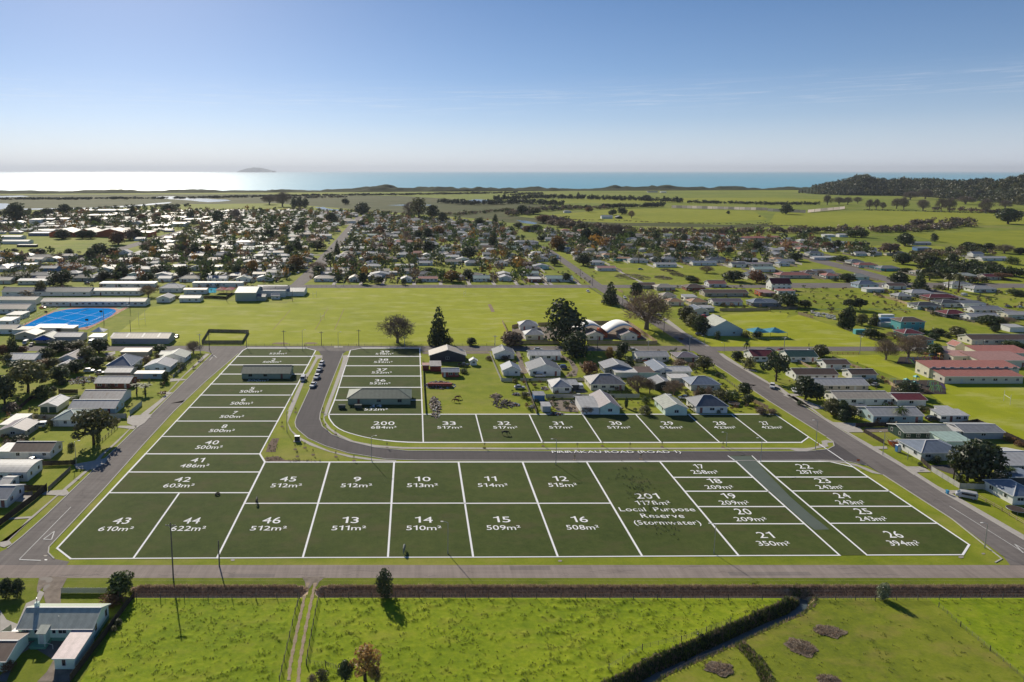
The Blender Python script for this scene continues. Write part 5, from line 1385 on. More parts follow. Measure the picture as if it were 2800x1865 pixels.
trees(1400, 720, '''
500 748 362 330 column dark; 585 868 643 220 column dark; 910 382 173 140 conifer dark; 1255 620 255 400 bare brown; 1145 322 183 120 round dark; 1670 605 478 130 round olive; 1740 652 493 140 round dark; 1610 565 398 125 round olive; 905 878 778 75 column autumn
1030 852 733 100 round dark; 985 882 803 80 column dark; 1090 972 863 90 column dark; 725 1027 912 130 round rust; 1550 957 883 140 shrub brown; 1775 988 868 150 round olive; 1170 1192 1038 200 bare brown; 1270 1202 1058 100 bare brown; 1500 1222 1078 180 bare brown
1740 1222 1138 100 shrub olive; 1810 1238 1128 80 shrub brown; 1920 1262 1160 170 shrub olive; 2040 1265 1170 160 shrub green; 2150 1217 1108 110 round dark; 2180 1302 1213 95 round dark; 1050 1332 1238 32 column dark; 1240 1292 1223 85 shrub green; 1230 1392 1308 120 shrub olive
2080 892 813 100 round dark; 2195 972 858 120 shrub olive; 2155 867 698 70 palm green; 2300 1387 1328 120 shrub brown; 1895 1047 1003 45 shrub dark; 15 762 638 180 round brown; 30 1100 1060 60 shrub olive; 120 1240 1180 80 shrub olive; 1480 840 795 90 shrub green; 1590 830 790 80 shrub green; 1120 830 790 60 shrub dark
1660 960 915 80 shrub brown; 1700 1230 1165 70 shrub brown; 1560 700 690 50 shrub rust; 1895 700 620 60 shrub dark; 2160 690 620 80 shrub olive; 2260 690 630 90 round dark; 1900 1380 1345 50 shrub green; 690 1390 1320 110 bare twig
''', 'trees among the yards')
trees(2100, 720, '''
90 1095 848 215 spread dark; 360 1260 1063 200 round dark; 460 1262 1120 140 round dark; 490 862 758 140 round olive; 1310 1222 1098 190 round dark; 1100 892 698 165 bare brown; 1310 882 658 215 bare brown; 1545 872 748 130 round green; 700 602 420 90 column dark; 760 605 398 90 column dark
985 572 453 100 conifer dark; 870 572 473 100 round olive; 760 432 335 120 spread dark; 860 435 330 130 spread dark; 350 412 343 110 round olive; 200 402 288 190 round dark; 90 352 293 85 round olive; 1215 202 88 150 round dark; 1405 242 83 120 conifer dark; 1670 252 73 110 palm olive
1765 272 78 115 palm olive; 1500 162 83 130 palm olive; 960 692 608 130 round dark; 1180 702 638 160 bare brown; 1530 702 643 90 round dark; 1750 682 588 140 round olive; 1580 662 608 120 round dark; 2060 572 488 190 round dark; 2100 632 578 75 round dark; 2200 562 498 170 bare brown
740 172 98 130 round dark; 500 112 63 90 bare brown; 1880 182 128 120 spread rust; 2180 152 93 150 spread rust; 2280 782 728 170 round green; 1280 92 48 110 round dark; 680 590 540 90 shrub dark; 780 560 520 70 shrub olive; 1050 690 640 80 shrub olive; 1420 650 600 80 shrub dark
1660 690 640 60 shrub dark; 1400 800 660 120 bare brown; 1450 1190 1160 90 bare brown; 960 1120 1060 90 shrub dark; 300 1310 1260 60 shrub dark; 2300 300 250 150 round dark; 2000 180 120 90 shrub dark; 1600 240 200 100 shrub olive; 620 165 130 60 shrub dark; 1460 255 215 80 shrub olive
''', 'trees east of the wide road')
trees(2100, 1080, '1225 258 98 140 palm green; 1860 810 480 260 round dark; 2010 815 452 320 round dark; 1715 782 612 90 cabbage olive; 705 248 143 95 round dark; 600 190 45 150 round olive; 690 210 60 120 round dark; 770 218 113 120 round olive; 1560 632 558 85 shrub dark; 1405 657 618 52 shrub green; 2210 792 648 120 cabbage green; 1385 252 223 90 shrub brown; 1420 152 98 85 shrub olive; 1770 800 745 90 shrub dark; 1490 150 110 70 shrub olive; 2240 430 390 110 shrub autumn; 2320 470 430 90 shrub rust; 40 175 130 100 shrub brown', 'trees east of the wide road')
trees(1400, 440, '''
420 823 698 140 round autumn; 455 832 768 65 round dark; 690 762 622 120 round dark; 780 772 632 120 round dark; 960 722 578 195 bare twig; 1270 692 608 50 palm olive; 1330 742 638 55 column dark; 1350 832 718 65 conifer dark; 1200 782 703 150 shrub green; 1270 792 718 100 shrub green
1510 812 748 110 round rust; 1470 832 778 65 round dark; 1540 852 778 65 column dark; 1670 842 778 90 round dark; 1900 792 718 110 round dark; 1170 942 848 90 palm olive; 660 962 868 130 round dark; 40 972 868 100 round dark; 390 962 893 80 round dark; 500 1112 1033 75 round dark
1650 1117 1058 100 round dark; 1700 1117 1068 65 shrub autumn; 2260 832 743 110 round dark; 2000 852 798 75 round dark; 2260 1122 1018 145 round rust; 2050 1112 1018 175 round dark; 2005 1112 998 65 palm olive; 1800 1032 968 120 bare brown; 220 652 588 100 round dark; 290 572 498 120 round rust
370 590 545 100 round brown; 450 612 548 110 round brown; 540 620 565 100 round brown; 640 632 573 90 round olive; 90 492 408 85 round dark; 200 492 430 130 round olive; 1580 752 668 60 column dark; 1090 720 650 80 round dark; 920 770 700 90 round brown; 1010 830 775 80 round dark; 270 740 690 80 round dark
60 620 570 90 round dark; 140 650 600 90 round rust; 1990 490 460 30 round dark; 2280 515 500 20 shrub dark; 1100 530 455 60 bare brown; 1015 495 430 80 round dark; 930 500 450 70 round dark; 710 470 425 70 round autumn; 610 340 285 40 conifer dark; 1240 350 315 80 round dark
''', 'trees of the north streets')
trees(700, 440, '''
745 862 733 60 conifer dark; 960 622 553 85 round dark; 560 1022 928 165 bare brown; 570 1052 968 90 round dark; 980 1132 1028 80 round dark; 1130 1132 1068 90 round dark; 1600 1042 983 130 round dark; 1800 1112 1013 140 round autumn; 1950 1092 1003 100 round dark; 755 1112 1058 65 round dark
890 982 928 80 round dark; 1050 932 878 90 round olive; 1585 842 743 120 round dark; 1950 902 798 130 round dark; 1480 842 758 90 round olive; 1580 712 618 90 round dark; 1490 717 643 100 round dark; 375 822 698 110 conifer dark; 395 672 578 110 round dark; 120 722 628 120 round dark
300 862 773 90 round dark; 560 822 738 145 round olive; 370 1002 878 155 round autumn; 290 1032 958 145 round dark; 205 1002 938 90 palm olive; 2180 802 668 75 column dark; 690 572 478 100 round dark; 1130 682 608 100 round rust; 1180 662 588 45 column dark; 1680 682 608 110 round autumn
2200 592 488 65 conifer dark; 2050 592 528 90 round dark; 1710 572 478 100 round dark; 1500 542 348 150 loose olive; 1430 522 368 140 bare twig; 1620 522 408 100 round dark; 980 492 383 130 column dark; 240 422 278 140 bare twig; 120 402 308 120 bare twig; 820 402 348 65 round dark
350 430 345 60 column dark; 400 430 338 60 column dark; 450 430 345 60 column dark; 1150 830 770 80 round rust; 1240 810 750 70 round rust; 1360 1140 1075 60 shrub dark; 1500 1120 1080 60 shrub green; 2030 960 930 110 shrub green
''', 'trees of the north streets')
trees(0, 440, '''
570 717 633 125 round dark; 750 715 640 90 round dark; 830 715 640 90 round dark; 1080 772 653 135 round rust; 1190 727 633 115 round brown; 1250 722 628 100 round dark; 900 882 768 165 round dark; 1030 882 798 130 round dark; 820 922 828 90 round dark; 350 872 808 120 round dark
630 867 808 75 round dark; 1120 1072 968 110 round dark; 1250 962 888 100 round autumn; 1475 1052 968 150 round dark; 1680 1082 968 120 round dark; 1915 862 773 80 round autumn; 2180 1062 958 100 round dark; 2250 1062 973 70 round dark; 2320 1032 918 100 round autumn; 2020 812 688 95 palm olive
2120 812 718 95 palm olive; 2090 932 848 110 round dark; 1650 852 768 100 round brown; 1780 862 768 130 round dark; 1350 832 748 140 bare brown; 1750 532 448 65 column dark; 1215 522 398 75 conifer dark; 2000 562 458 110 round dark; 2170 562 438 110 bare twig; 870 602 518 110 round dark; 590 492 398 100 round dark
430 502 438 110 round dark; 130 562 398 175 round dark; 340 532 463 80 round dark; 1550 472 398 140 round dark; 250 1100 1050 90 round dark; 1420 700 690 80 shrub rust; 1300 560 490 90 round rust; 1440 560 480 90 round rust; 130 840 808 60 round dark; 290 840 808 60 round dark
''', 'trees of the west town')
trees(2100, 440, '''
770 702 640 100 round green; 865 704 632 100 round green; 1270 782 668 130 round dark; 1535 742 668 55 column dark; 640 812 728 65 round dark; 560 822 748 90 round rust; 840 822 748 65 round rust; 770 812 743 65 round brown; 1140 872 758 160 spread brown; 1250 952 848 130 round dark
690 922 868 160 shrub dark; 260 922 848 120 round dark; 1440 972 868 140 round olive; 1530 975 880 120 round dark; 1700 972 848 90 column dark; 1900 1002 908 100 round green; 2060 1012 928 100 round olive; 2260 952 878 130 shrub green; 1850 822 748 110 round dark; 1940 832 768 110 round dark
2040 822 758 90 round dark; 2190 852 768 150 bare twig; 2230 582 440 170 round dark; 175 492 403 105 round dark; 2330 860 800 90 round dark
''', 'trees of the north streets')
trees(2100, 440, '550 407 308 75 bare twig; 660 402 328 85 bare twig; 740 402 328 70 bare twig; 830 392 328 65 bare twig; 940 447 348 65 bare twig; 1000 447 348 55 bare twig; 1060 447 378 55 bare twig; 1190 442 338 75 bare twig; 1255 452 328 75 bare twig; 1435 462 348 95 bare twig; 1600 462 338 85 bare twig; 1680 467 328 105 bare twig; 1320 360 275 110 bare twig; 1460 350 258 130 bare twig; 1830 400 320 130 bare twig; 2010 480 345 110 bare twig; 2190 440 360 90 bare twig', 'bare trees along the far pasture')
# labels from what each one stands beside
def tree_labels():
    seen = {}
    hx_ = np.array([[(a + b) / 2, (c + d) / 2] for a, b, c, d in HOUSES])
    for o, X, Y, h, w, kind, col, lab in TREES:
        if lab is None:
            i = int(np.argmin(np.hypot(hx_[:, 0] - X, hx_[:, 1] - Y))); near = HLAB[i]
            for wd in OW: near = near[len(wd) + 1:] if near.startswith(wd + ' ') else near
            bs = '%s%s' % ('' if CW_[col] in KW[kind] or (kind == 'bare' and col == 'twig') else CW_[col] + ' ', KW[kind])
            far = np.hypot(*(hx_[i] - (X, Y))) > 90
            lab = ('%s beyond %s' if far else '%s beside %s') % (bs, near)
        k = seen.get(lab, 0); seen[lab] = k + 1
        if k: lab = (OW[k] if k < len(OW) else 'another') + ' ' + lab
        w_ = lab.split()
        o['label'] = ' '.join(w_[:16]) if len(w_) > 16 else lab
tree_labels()
tag(TREES[0][0])
# ---------------------------------------------------------------- masses nobody could count: far wood, far gardens, hedges, grass tufts
def far_mass(name, pos, hs, ws, cols, nq, seed, label=None, zs=None, cat='trees', dens=1.0, shell=.35):
    rs = np.random.RandomState(seed); out = []; mi = []
    ms = [LEAF[c] for c in cols]
    for k, (x, y) in enumerate(pos):
        h, w = hs[k], ws[k]; z = 0 if zs is None else zs[k]
        m = 4; bl = [(rs.uniform(-.22, .22) * w, rs.uniform(-.22, .22) * w, h * (.42 + .4 * rs.rand()), w * rs.uniform(.22, .36), w * rs.uniform(.22, .36), h * rs.uniform(.2, .3)) for _ in range(m)] + [(0, 0, h * .5, w * .36, w * .36, h * .42)]
        q = leaf_quads(bl, nq, max(w, h) * .2, rs.randint(1 << 30), shell); q[..., 0] += x; q[..., 1] += y; q[..., 2] += z; out.append(q); mi += [rs.randint(len(cols))] * nq
    me = np_mesh(name, np.concatenate(out), 4, ms, mi); return tag(put(name, me), label, cat, kind='stuff')
rs = np.random.RandomState(5)
hi_ = rs.uniform(0, len(hu) - 1, 2600); hs_ = rs.rand(2600) ** 1.2 * .75
hxs, hys, hz_ = hill_at(hi_, hs_); edge_ = np.clip(hi_ / 10, .35, 1)
far_mass('hill_forest', list(zip(hxs, hys)), rs.uniform(9, 22, 2600) * edge_, rs.uniform(13, 28, 2600) * edge_, ['hill', 'hill', 'dark', 'olive'], 40, 3, 'dark native bush covering the hill by the shore', hz_ - 2, 'forest')
# scrubby bare willows along the stream, shelter belts
def belt(name, pts, n, h, w, cols, label, spread=4, nq=60, seed=1):
    rs = np.random.RandomState(seed); P = []
    seg = [(Vector(a), Vector(b)) for a, b in zip(pts[:-1], pts[1:])]; tot = sum((b - a).length for a, b in seg)
    for a, b in seg:
        k = max(1, int(n * (b - a).length / tot))
        for i in range(k): p = a.lerp(b, rs.rand()); P.append((p.x + rs.normal(0, spread), p.y + rs.normal(0, spread)))
    return far_mass(name, P, rs.uniform(h * .6, h * 1.2, len(P)), rs.uniform(w * .7, w * 1.3, len(P)), cols, nq, seed + 9, label)
belt('stream_willows', N((1500,600),(1560,618),(1640,628),(1750,638),(1900,642),(2050,638),(2200,637),(2330,634),(2460,634),(2560,625),(2640,618)), 420, 9, 11, ['brown', 'twig', 'olive', 'brown'], 'brown scrub and willows along the stream', 8, 60, 31)
belt('stream_willows', N((2500,618),(2560,612),(2640,610)), 40, 10, 12, ['twig', 'brown'], 'grey willow thicket in the far pasture', 6, 60, 33)
belt('shelter_hedge', N((1350,548),(1500,543),(1620,546),(1760,550),(1865,555)), 260, 14, 13, ['hill', 'dark'], 'dark shelter hedge along the orchard blocks', 3, 60, 35)
belt('shelter_hedge', N((1640,570),(1750,568),(1815,565)), 110, 11, 11, ['hill', 'dark'], 'lower dark hedge in front of the orchard blocks', 2, 60, 36)
belt('shelter_hedge', N((1210,556),(1300,561),(1420,556),(1540,563)), 170, 13, 14, ['hill', 'dark'], 'dark hedge west of the orchard', 5, 60, 37)
belt('shelter_hedge', N((1875,556),(2000,558),(2110,561),(2240,560)), 160, 9, 10, ['hill', 'dark'], 'dark hedge behind the pale windbreak', 2, 50, 38)
belt('orchard_trees', N((1400,590),(1470,578),(1560,572),(1650,572)), 140, 10, 12, ['olive', 'twig', 'dark', 'brown'], 'mixed orchard trees by the creek', 9, 60, 39)
belt('pasture_scrub', N((940,578),(1060,586),(1160,590),(1260,588),(1400,575)), 160, 6, 9, ['olive', 'brown', 'dark'], 'scrub at the edge of the lagoon', 8, 50, 40)
belt('shore_scrub', N((720,545),(840,542),(940,540)), 90, 7, 12, ['brown', 'hill', 'olive'], 'brown scrub behind the dunes', 9, 50, 41)
belt('shore_scrub', N((-100,546),(200,545),(500,543),(800,536),(1100,533),(1400,528)), 520, 6, 18, ['hill', 'hill', 'olive'], 'low dark scrub along the shore', 20, 40, 42)
belt('shore_scrub', N((1400,535),(1480,532)), 30, 10, 16, ['hill', 'olive'], 'dark trees behind the shore', 14, 50, 43)
belt('town_bank_trees', N((0,590),(60,583),(150,580),(260,576),(400,570),(520,565)), 90, 9, 12, ['dark', 'hill', 'olive'], 'dark trees along the river bank', 10, 60, 44)
belt('pasture_hedge', N((1560,601),(1700,604),(1830,610),(2000,613),(2200,619)), 120, 1.5, 5, ['olive', 'brown'], 'low rush line across the pasture', 2, 20, 45)
belt('pasture_hedge', N((2360,575),(2500,578),(2620,582),(2760,585)), 80, 3, 6, ['dark', 'olive'], 'low hedge under the bare trees', 2, 30, 46)
belt('hill_foot_scrub', N((2560,575),(2700,580),(2800,590)), 70, 8, 12, ['rust', 'brown', 'twig'], 'rust brown scrub at the foot of the hill', 12, 50, 47)
belt('east_bush', N((2560,760),(2620,735),(2700,745),(2790,760)), 110, 8, 9, ['dark', 'dark', 'olive', 'green'], 'dark bush behind the eastern houses', 10, 70, 48)
belt('east_bush', N((2480,712),(2560,700),(2640,690),(2720,700)), 70, 7, 9, ['dark', 'brown', 'olive'], 'bushy trees at the edge of the far field', 7, 60, 49)
# ---------------------------------------------------------------- further suburb: rows of houses, gardens between
STREETS = [(-92, -85, 500, 1330)]
def clear_of(x, y, r):
    for a, b, c, d in HOUSES:
        if a - r < x < b + r and c - r < y < d + r: return False
    return True
def road_gap(x, y):
    # long street, wide road, town road, cross streets
    if abs(x - np.interp(y, [530, 1320], [-90, -99])) < 11: return False
    if abs(x - np.interp(y, [520, 1050], [151, 160])) < 12: return False
    return True
town_r = N((0,758),(110,734),(232,708),(330,680),(420,655),(565,613))
def in_town(x, y):
    u = CX + FPX * x / (y * math.cos(PITCH) + CAMH * math.sin(PITCH)); v = HZ + 167541 / (y + 12.37)
    if y < 535 or u < -60 or u > 2860: return False
    if u < 1000: lim = np.interp(u, [-60, 60, 330, 640, 860, 1000], [600, 592, 574, 566, 578, 584])
    elif u < 1640: lim = np.interp(u, [1000, 1130, 1300, 1420, 1640], [584, 597, 605, 624, 640])
    else: lim = np.interp(u, [1640, 1900, 2200, 2400, 2800], [640, 646, 655, 690, 735])
    if v < lim: return False
    if 0 <= u < 380 and 640 < v < 702 : return False                   # sports ground
    if u > 1560 and v > 722: return False
    if u > 2150 and v > 700: return False
    for a, b in zip(town_r[:-1], town_r[1:]):
        dx, dy = b[0] - a[0], b[1] - a[1]; t = max(0, min(1, ((x - a[0]) * dx + (y - a[1]) * dy) / (dx * dx + dy * dy)))
        if math.hypot(x - a[0] - t * dx, y - a[1] - t * dy) < 11: return False
    if 1480 < u < 2000 and 722 < v: return False
    if 1150 < u < 1400 and 732 < v < 748: return False
    return True
cand = []
row = 0; y = 545.0
while y < 1500:
    x = -1150.0
    while x < 900:
        xx, yy = x + rnd.uniform(-3, 3), y + rnd.uniform(-4, 4)
        if rnd.random() < .86 and in_town(xx, yy) and road_gap(xx, yy) and clear_of(xx, yy, 7.5): cand.append((xx, yy, row))
        x += rnd.uniform(19, 25)
    y += 19 if row % 2 == 0 else 31; row += 1
RC_ = ['white'] * 3 + ['light'] * 6 + ['beige'] * 5 + ['grey'] * 6 + ['purple'] * 2 + ['slate'] * 2 + ['blue', 'slate', 'brown', 'red', 'pink', 'orange', 'mint', 'dark']
WC_ = ['white'] * 8 + ['cream'] * 3 + ['beige'] * 3 + ['paleblue', 'grey', 'brick', 'mint']
nh = sum(1 for o in COL.objects if o.name.startswith('house'))
cand.sort(key=lambda c: c[1])
n_ind = max(0, 296 - nh); cols_ = {}
for k, (x, y, r_) in enumerate(cand[:n_ind]):
    w, d = rnd.uniform(11, 16), rnd.uniform(8, 10); rc, wc, rf = rnd.choice(RC_), rnd.choice(WC_), rnd.choice(['gx', 'hip', 'hip', 'gy'])
    ds = '%s house with %s %s roof' % (WALLW[wc], ROOFW[rc], SHAPEW[rf]); pl_ = ('west of the long street' if x < -95 else 'between the two long roads' if x < 155 else 'east of the wide road')
    i = cols_.get((ds, pl_), 0); cols_[(ds, pl_)] = i + 1
    house(x - w / 2, x + w / 2, y - d / 2, d, 2.8, rf, 1.6, rc, wc, ('' if i == 0 else OW[i] + ' ') + ds + ' ' + pl_, 'house', 'houses of the further suburb', 2 if y > 620 else 1)
mbw = MB(); FM = [WALL[k] for k in ('white', 'cream', 'beige', 'grey')] + [ROOF[k] for k in ('white', 'light', 'beige', 'grey', 'slate', 'brown', 'red', 'mint')]
for x, y, r_ in cand[n_ind:]:
    w, d = rnd.uniform(10, 16) / 2, rnd.uniform(8, 10) / 2; hh = 2.8; rs_ = 1.6; wi = rnd.choice((0, 0, 0, 1, 2, 3)); ri = rnd.choice((4, 4, 5, 5, 5, 6, 6, 6, 7, 7, 7, 8, 8, 9, 10, 11))
    if rnd.random() < .08: w *= 1.8; d *= 1.4; hh = 4.2
    mbw.add([(x-w,y-d,0),(x+w,y-d,0),(x+w,y+d,0),(x-w,y+d,0),(x-w,y-d,hh),(x+w,y-d,hh),(x+w,y+d,hh),(x-w,y+d,hh)], [(0,1,5,4),(1,2,6,5),(2,3,7,6),(3,0,4,7)], wi)
    e = .5; r = max(w - d, .5) if rnd.random() < .6 else w + e
    mbw.add([(x-w-e,y-d-e,hh-.2),(x+w+e,y-d-e,hh-.2),(x+w+e,y+d+e,hh-.2),(x-w-e,y+d+e,hh-.2),(x-r,y,hh+rs_),(x+r,y,hh+rs_)], [(0,1,5,4),(1,2,5),(2,3,4,5),(3,0,4)], ri)
for x, y, r_ in cand[n_ind:]:
    if rnd.random() < .75:
        x2, y2 = x + rnd.choice((-1, 1)) * rnd.uniform(10, 13), y + rnd.uniform(-3, 9); w, d, hh = rnd.uniform(3, 7) / 2, rnd.uniform(3, 6) / 2, 2.4
        if in_town(x2, y2) and road_gap(x2, y2): mbw.box(x2 - w, x2 + w, y2 - d, y2 + d, 0, hh, rnd.choice((0, 1, 2, 3))); mbw.box(x2 - w - .2, x2 + w + .2, y2 - d - .2, y2 + d + .2, hh + .002, hh + .14, rnd.choice((4, 5, 6, 7, 9)))
tag(mbw.build('distant_houses', FM), 'distant roofs of the town massed towards the river', 'houses', kind='stuff')
HOUSES += [(x - 6, x + 6, y - 4.5, y + 4.5) for x, y, r_ in cand[n_ind:]]
# garden trees of the suburb
P = []
for k in range(17000):
    x, y = rnd.uniform(-1150, 900), 535 + 965 * rnd.random() ** 1.0
    if in_town(x, y) and road_gap(x, y) and clear_of(x, y, 1.2): P.append((x, y))
P = P[:5000]
hh_ = np.random.RandomState(2).gamma(5.0, 1.1, len(P)) + 1.8
far_mass('garden_trees', P, hh_, hh_ * np.random.RandomState(3).uniform(.75, 1.3, len(P)), ['dark', 'dark', 'dark', 'dark', 'olive', 'green', 'brown', 'olive', 'dark', 'dark', 'green', 'rust', 'dark', 'olive', 'brown', 'autumn'], 50, 8, 'garden trees and hedges massed between the far houses')
# driveways and garden fences of the streets behind the field
FD = MB()
for (a, b, c, d), lb in list(zip(HOUSES, HLAB)):
    if 'facing the playing field' in lb and a > -90: poly('driveway', [(b + .6, hy1), (b + 3.4, hy1), (b + 3.4, c + 5), (b + .6, c + 5)], .05 + .001 * (len(lb) % 5), CONC)
    if 530 < c < 720:
        for sx in (a - 3.5, b + 3.5):
            if road_gap(sx, c): FD.bar((sx, c - 6, .85), (sx, d + 8, .85), .08, 1.7, 0 if rnd.random() < .5 else 1)
        if rnd.random() < .6: FD.bar((a - 3.5, d + 8, .85), (b + 3.5, d + 8, .85), .08, 1.7, 0)
tag(FD.build('suburb_fences', [WOOD, FENCEW]), 'garden fences massed between the houses behind the field', 'fences', kind='stuff')
# garden shrubs of the nearer blocks
def garden(poly_px, n, seed, name, label, hmax=2.2):
    rs = random.Random(seed); us = [p[0] for p in poly_px]; vs = [p[1] for p in poly_px]; P = []
    def inside(u, v):
        c = False; j = len(poly_px) - 1
        for i in range(len(poly_px)):
            a, b = poly_px[i], poly_px[j]
            if (a[1] > v) != (b[1] > v) and u < (b[0] - a[0]) * (v - a[1]) / (b[1] - a[1]) + a[0]: c = not c
            j = i
        return c
    t = 0
    while len(P) < n and t < n * 40:
        t += 1; u, v = rs.uniform(min(us), max(us)), rs.uniform(min(vs), max(vs))
        if inside(u, v):
            x, y = gp(u, v)
            if clear_of(x, y, .6) and (not clear_of(x, y, 5) or rs.random() < .3): P.append((x, y))
    h = [rs.uniform(.7, hmax) for _ in P]
    if P: far_mass(name, P, h, [q * rs.uniform(.9, 1.6) for q in h], ['dark', 'green', 'olive', 'brown', 'rust'], 60, seed, label)
garden([(0,980),(560,965),(560,990),(350,1160),(0,1250)], 170, 61, 'garden_shrubs', 'low garden shrubs around the west street houses')
garden([(1380,960),(1900,960),(2110,1125),(1400,1125)], 260, 62, 'garden_shrubs', 'low garden shrubs among the yards', 2.0)
garden([(2100,945),(2330,965),(2440,1060),(2560,1110),(2560,1190),(2300,1150),(2100,1020)], 110, 63, 'garden_shrubs', 'low garden shrubs east of the wide road', 2.0)
garden([(1800,785),(2800,790),(2800,900),(2500,860),(2150,860),(1850,830)], 420, 64, 'garden_shrubs', 'garden shrubs behind the church', 2.8)
garden([(840,745),(1640,745),(1640,775),(850,776)], 260, 65, 'garden_shrubs', 'garden shrubs facing the playing field', 2.4)
garden([(0,690),(760,690),(760,800),(0,800)], 360, 66, 'garden_shrubs', 'garden shrubs behind the school', 3.2)
# ---------------------------------------------------------------- tufts
def blades(name, pts, hmin, hmax, mats, seed, label, nb=5, wid=.05, cat='grass', lean=.5):
    rs = np.random.RandomState(seed); n = len(pts); pts = np.array(pts); out = []; 
    for k in range(nb):
        a = rs.rand(n) * 6.28; h = rs.uniform(hmin, hmax, n); L = rs.rand(n) * lean; off = rs.normal(0, .12, (n, 2))
        bx_ = pts[:, 0] + off[:, 0]; by_ = pts[:, 1] + off[:, 1]; bz = pts[:, 2] - .03; wx, wy = np.cos(a) * wid, np.sin(a) * wid
        tx_, ty_ = bx_ - np.sin(a) * L * h, by_ + np.cos(a) * L * h
        out.append(np.stack([np.stack([bx_ - wx, by_ - wy, bz], 1), np.stack([bx_ + wx, by_ + wy, bz], 1), np.stack([tx_, ty_, bz + h], 1)], 1))
    q = np.concatenate(out); return tag(put(name, np_mesh(name, q, 3, mats, np.tile(rs.randint(len(mats), size=n), nb))), label, cat, kind='stuff')
pts = []; rs2 = np.random.RandomState(77)
ii = rs2.randint(0, sh[0], 80000); jj = rs2.randint(0, sh[1], 80000)
for i, j in zip(ii, jj):
    if calm[i, j] > .2 and tuft[i, j] > (.66 if not right[i, j] else .8) and Zf[i, j] > -.2: pts.append((fx[j] + rs2.uniform(-.2, .2), fy[i] + rs2.uniform(-.2, .2), Zf[i, j]))
LT = leaf_mat('tuft_green', (.13,.18,.015), (.22,.25,.03), .4); LT2 = leaf_mat('tuft_pale', (.2,.22,.06), (.3,.3,.1), .4)
blades('grass_tufts', pts[:12000], .08, .24, [LT, LT, LT2], 5, 'rank grass tufts across the foreground paddocks', 6, .06)
pts = []
for i, j in zip(*np.where(bank & (FYg > DY + .4))):
    for k in range(3): pts.append((fx[j] + rs2.uniform(-.2, .2), fy[i] + rs2.uniform(-.2, .2), Zf[i, j]))
LD = leaf_mat('tuft_dead', (.42,.3,.2), (.6,.46,.32), .5); LD2 = leaf_mat('tuft_dark_dead', (.2,.145,.1), (.36,.26,.18), .4)
pts += [(x_, DY + rs2.uniform(1.5, 2.3), -.02) for x_ in rs2.uniform(dx0, 235, 12000) if not (dx1 - .6 < x_ < dx2 + .6)]
blades('dead_grass', pts, .2, .55, [LD, LD2, LD2], 6, 'brown dead grass hanging on the ditch bank', 5, .06)
pts = []
for i, j in zip(*np.where(dbank & ~wet)):
    for k in range(3 if not right[i, j] else 1): pts.append((fx[j] + rs2.uniform(-.2, .2), fy[i] + rs2.uniform(-.2, .2), Zf[i, j]))
LS = leaf_mat('scrub_green', (.06,.08,.02), (.13,.14,.045)); 
blades('ditch_weeds', pts, .25, .8, [LS, LS, LT, LD2], 7, 'dark weeds overgrowing the diagonal ditch', 6, .07)
dl = [p for a, b in zip(dA[:-2], dA[1:-1]) for p in [(a[0] + (b[0] - a[0]) * t / 14 + rnd.uniform(-.5, .5), a[1] + (b[1] - a[1]) * t / 14 + rnd.uniform(-.5, .5)) for t in range(14)]]
Pn = []
for a, b in zip(dA[:-2], dA[1:-1]):
    d = (Vector(b) - Vector(a)); n_ = Vector((-d.y, d.x)).normalized()
    for t in range(18):
        p = Vector(a).lerp(Vector(b), t / 18 + rnd.uniform(-.02, .02)) + n_ * rnd.uniform(.9, 2.4); Pn.append((p.x, p.y))
far_mass('ditch_brambles', Pn, [rnd.uniform(.3, .85) for _ in Pn], [rnd.uniform(.7, 1.7) for _ in Pn], ['green', 'green', 'olive', 'dark'], 90, 71, 'dark brambles crowding the far bank of the ditch', [fz(*p) - .3 for p in Pn])
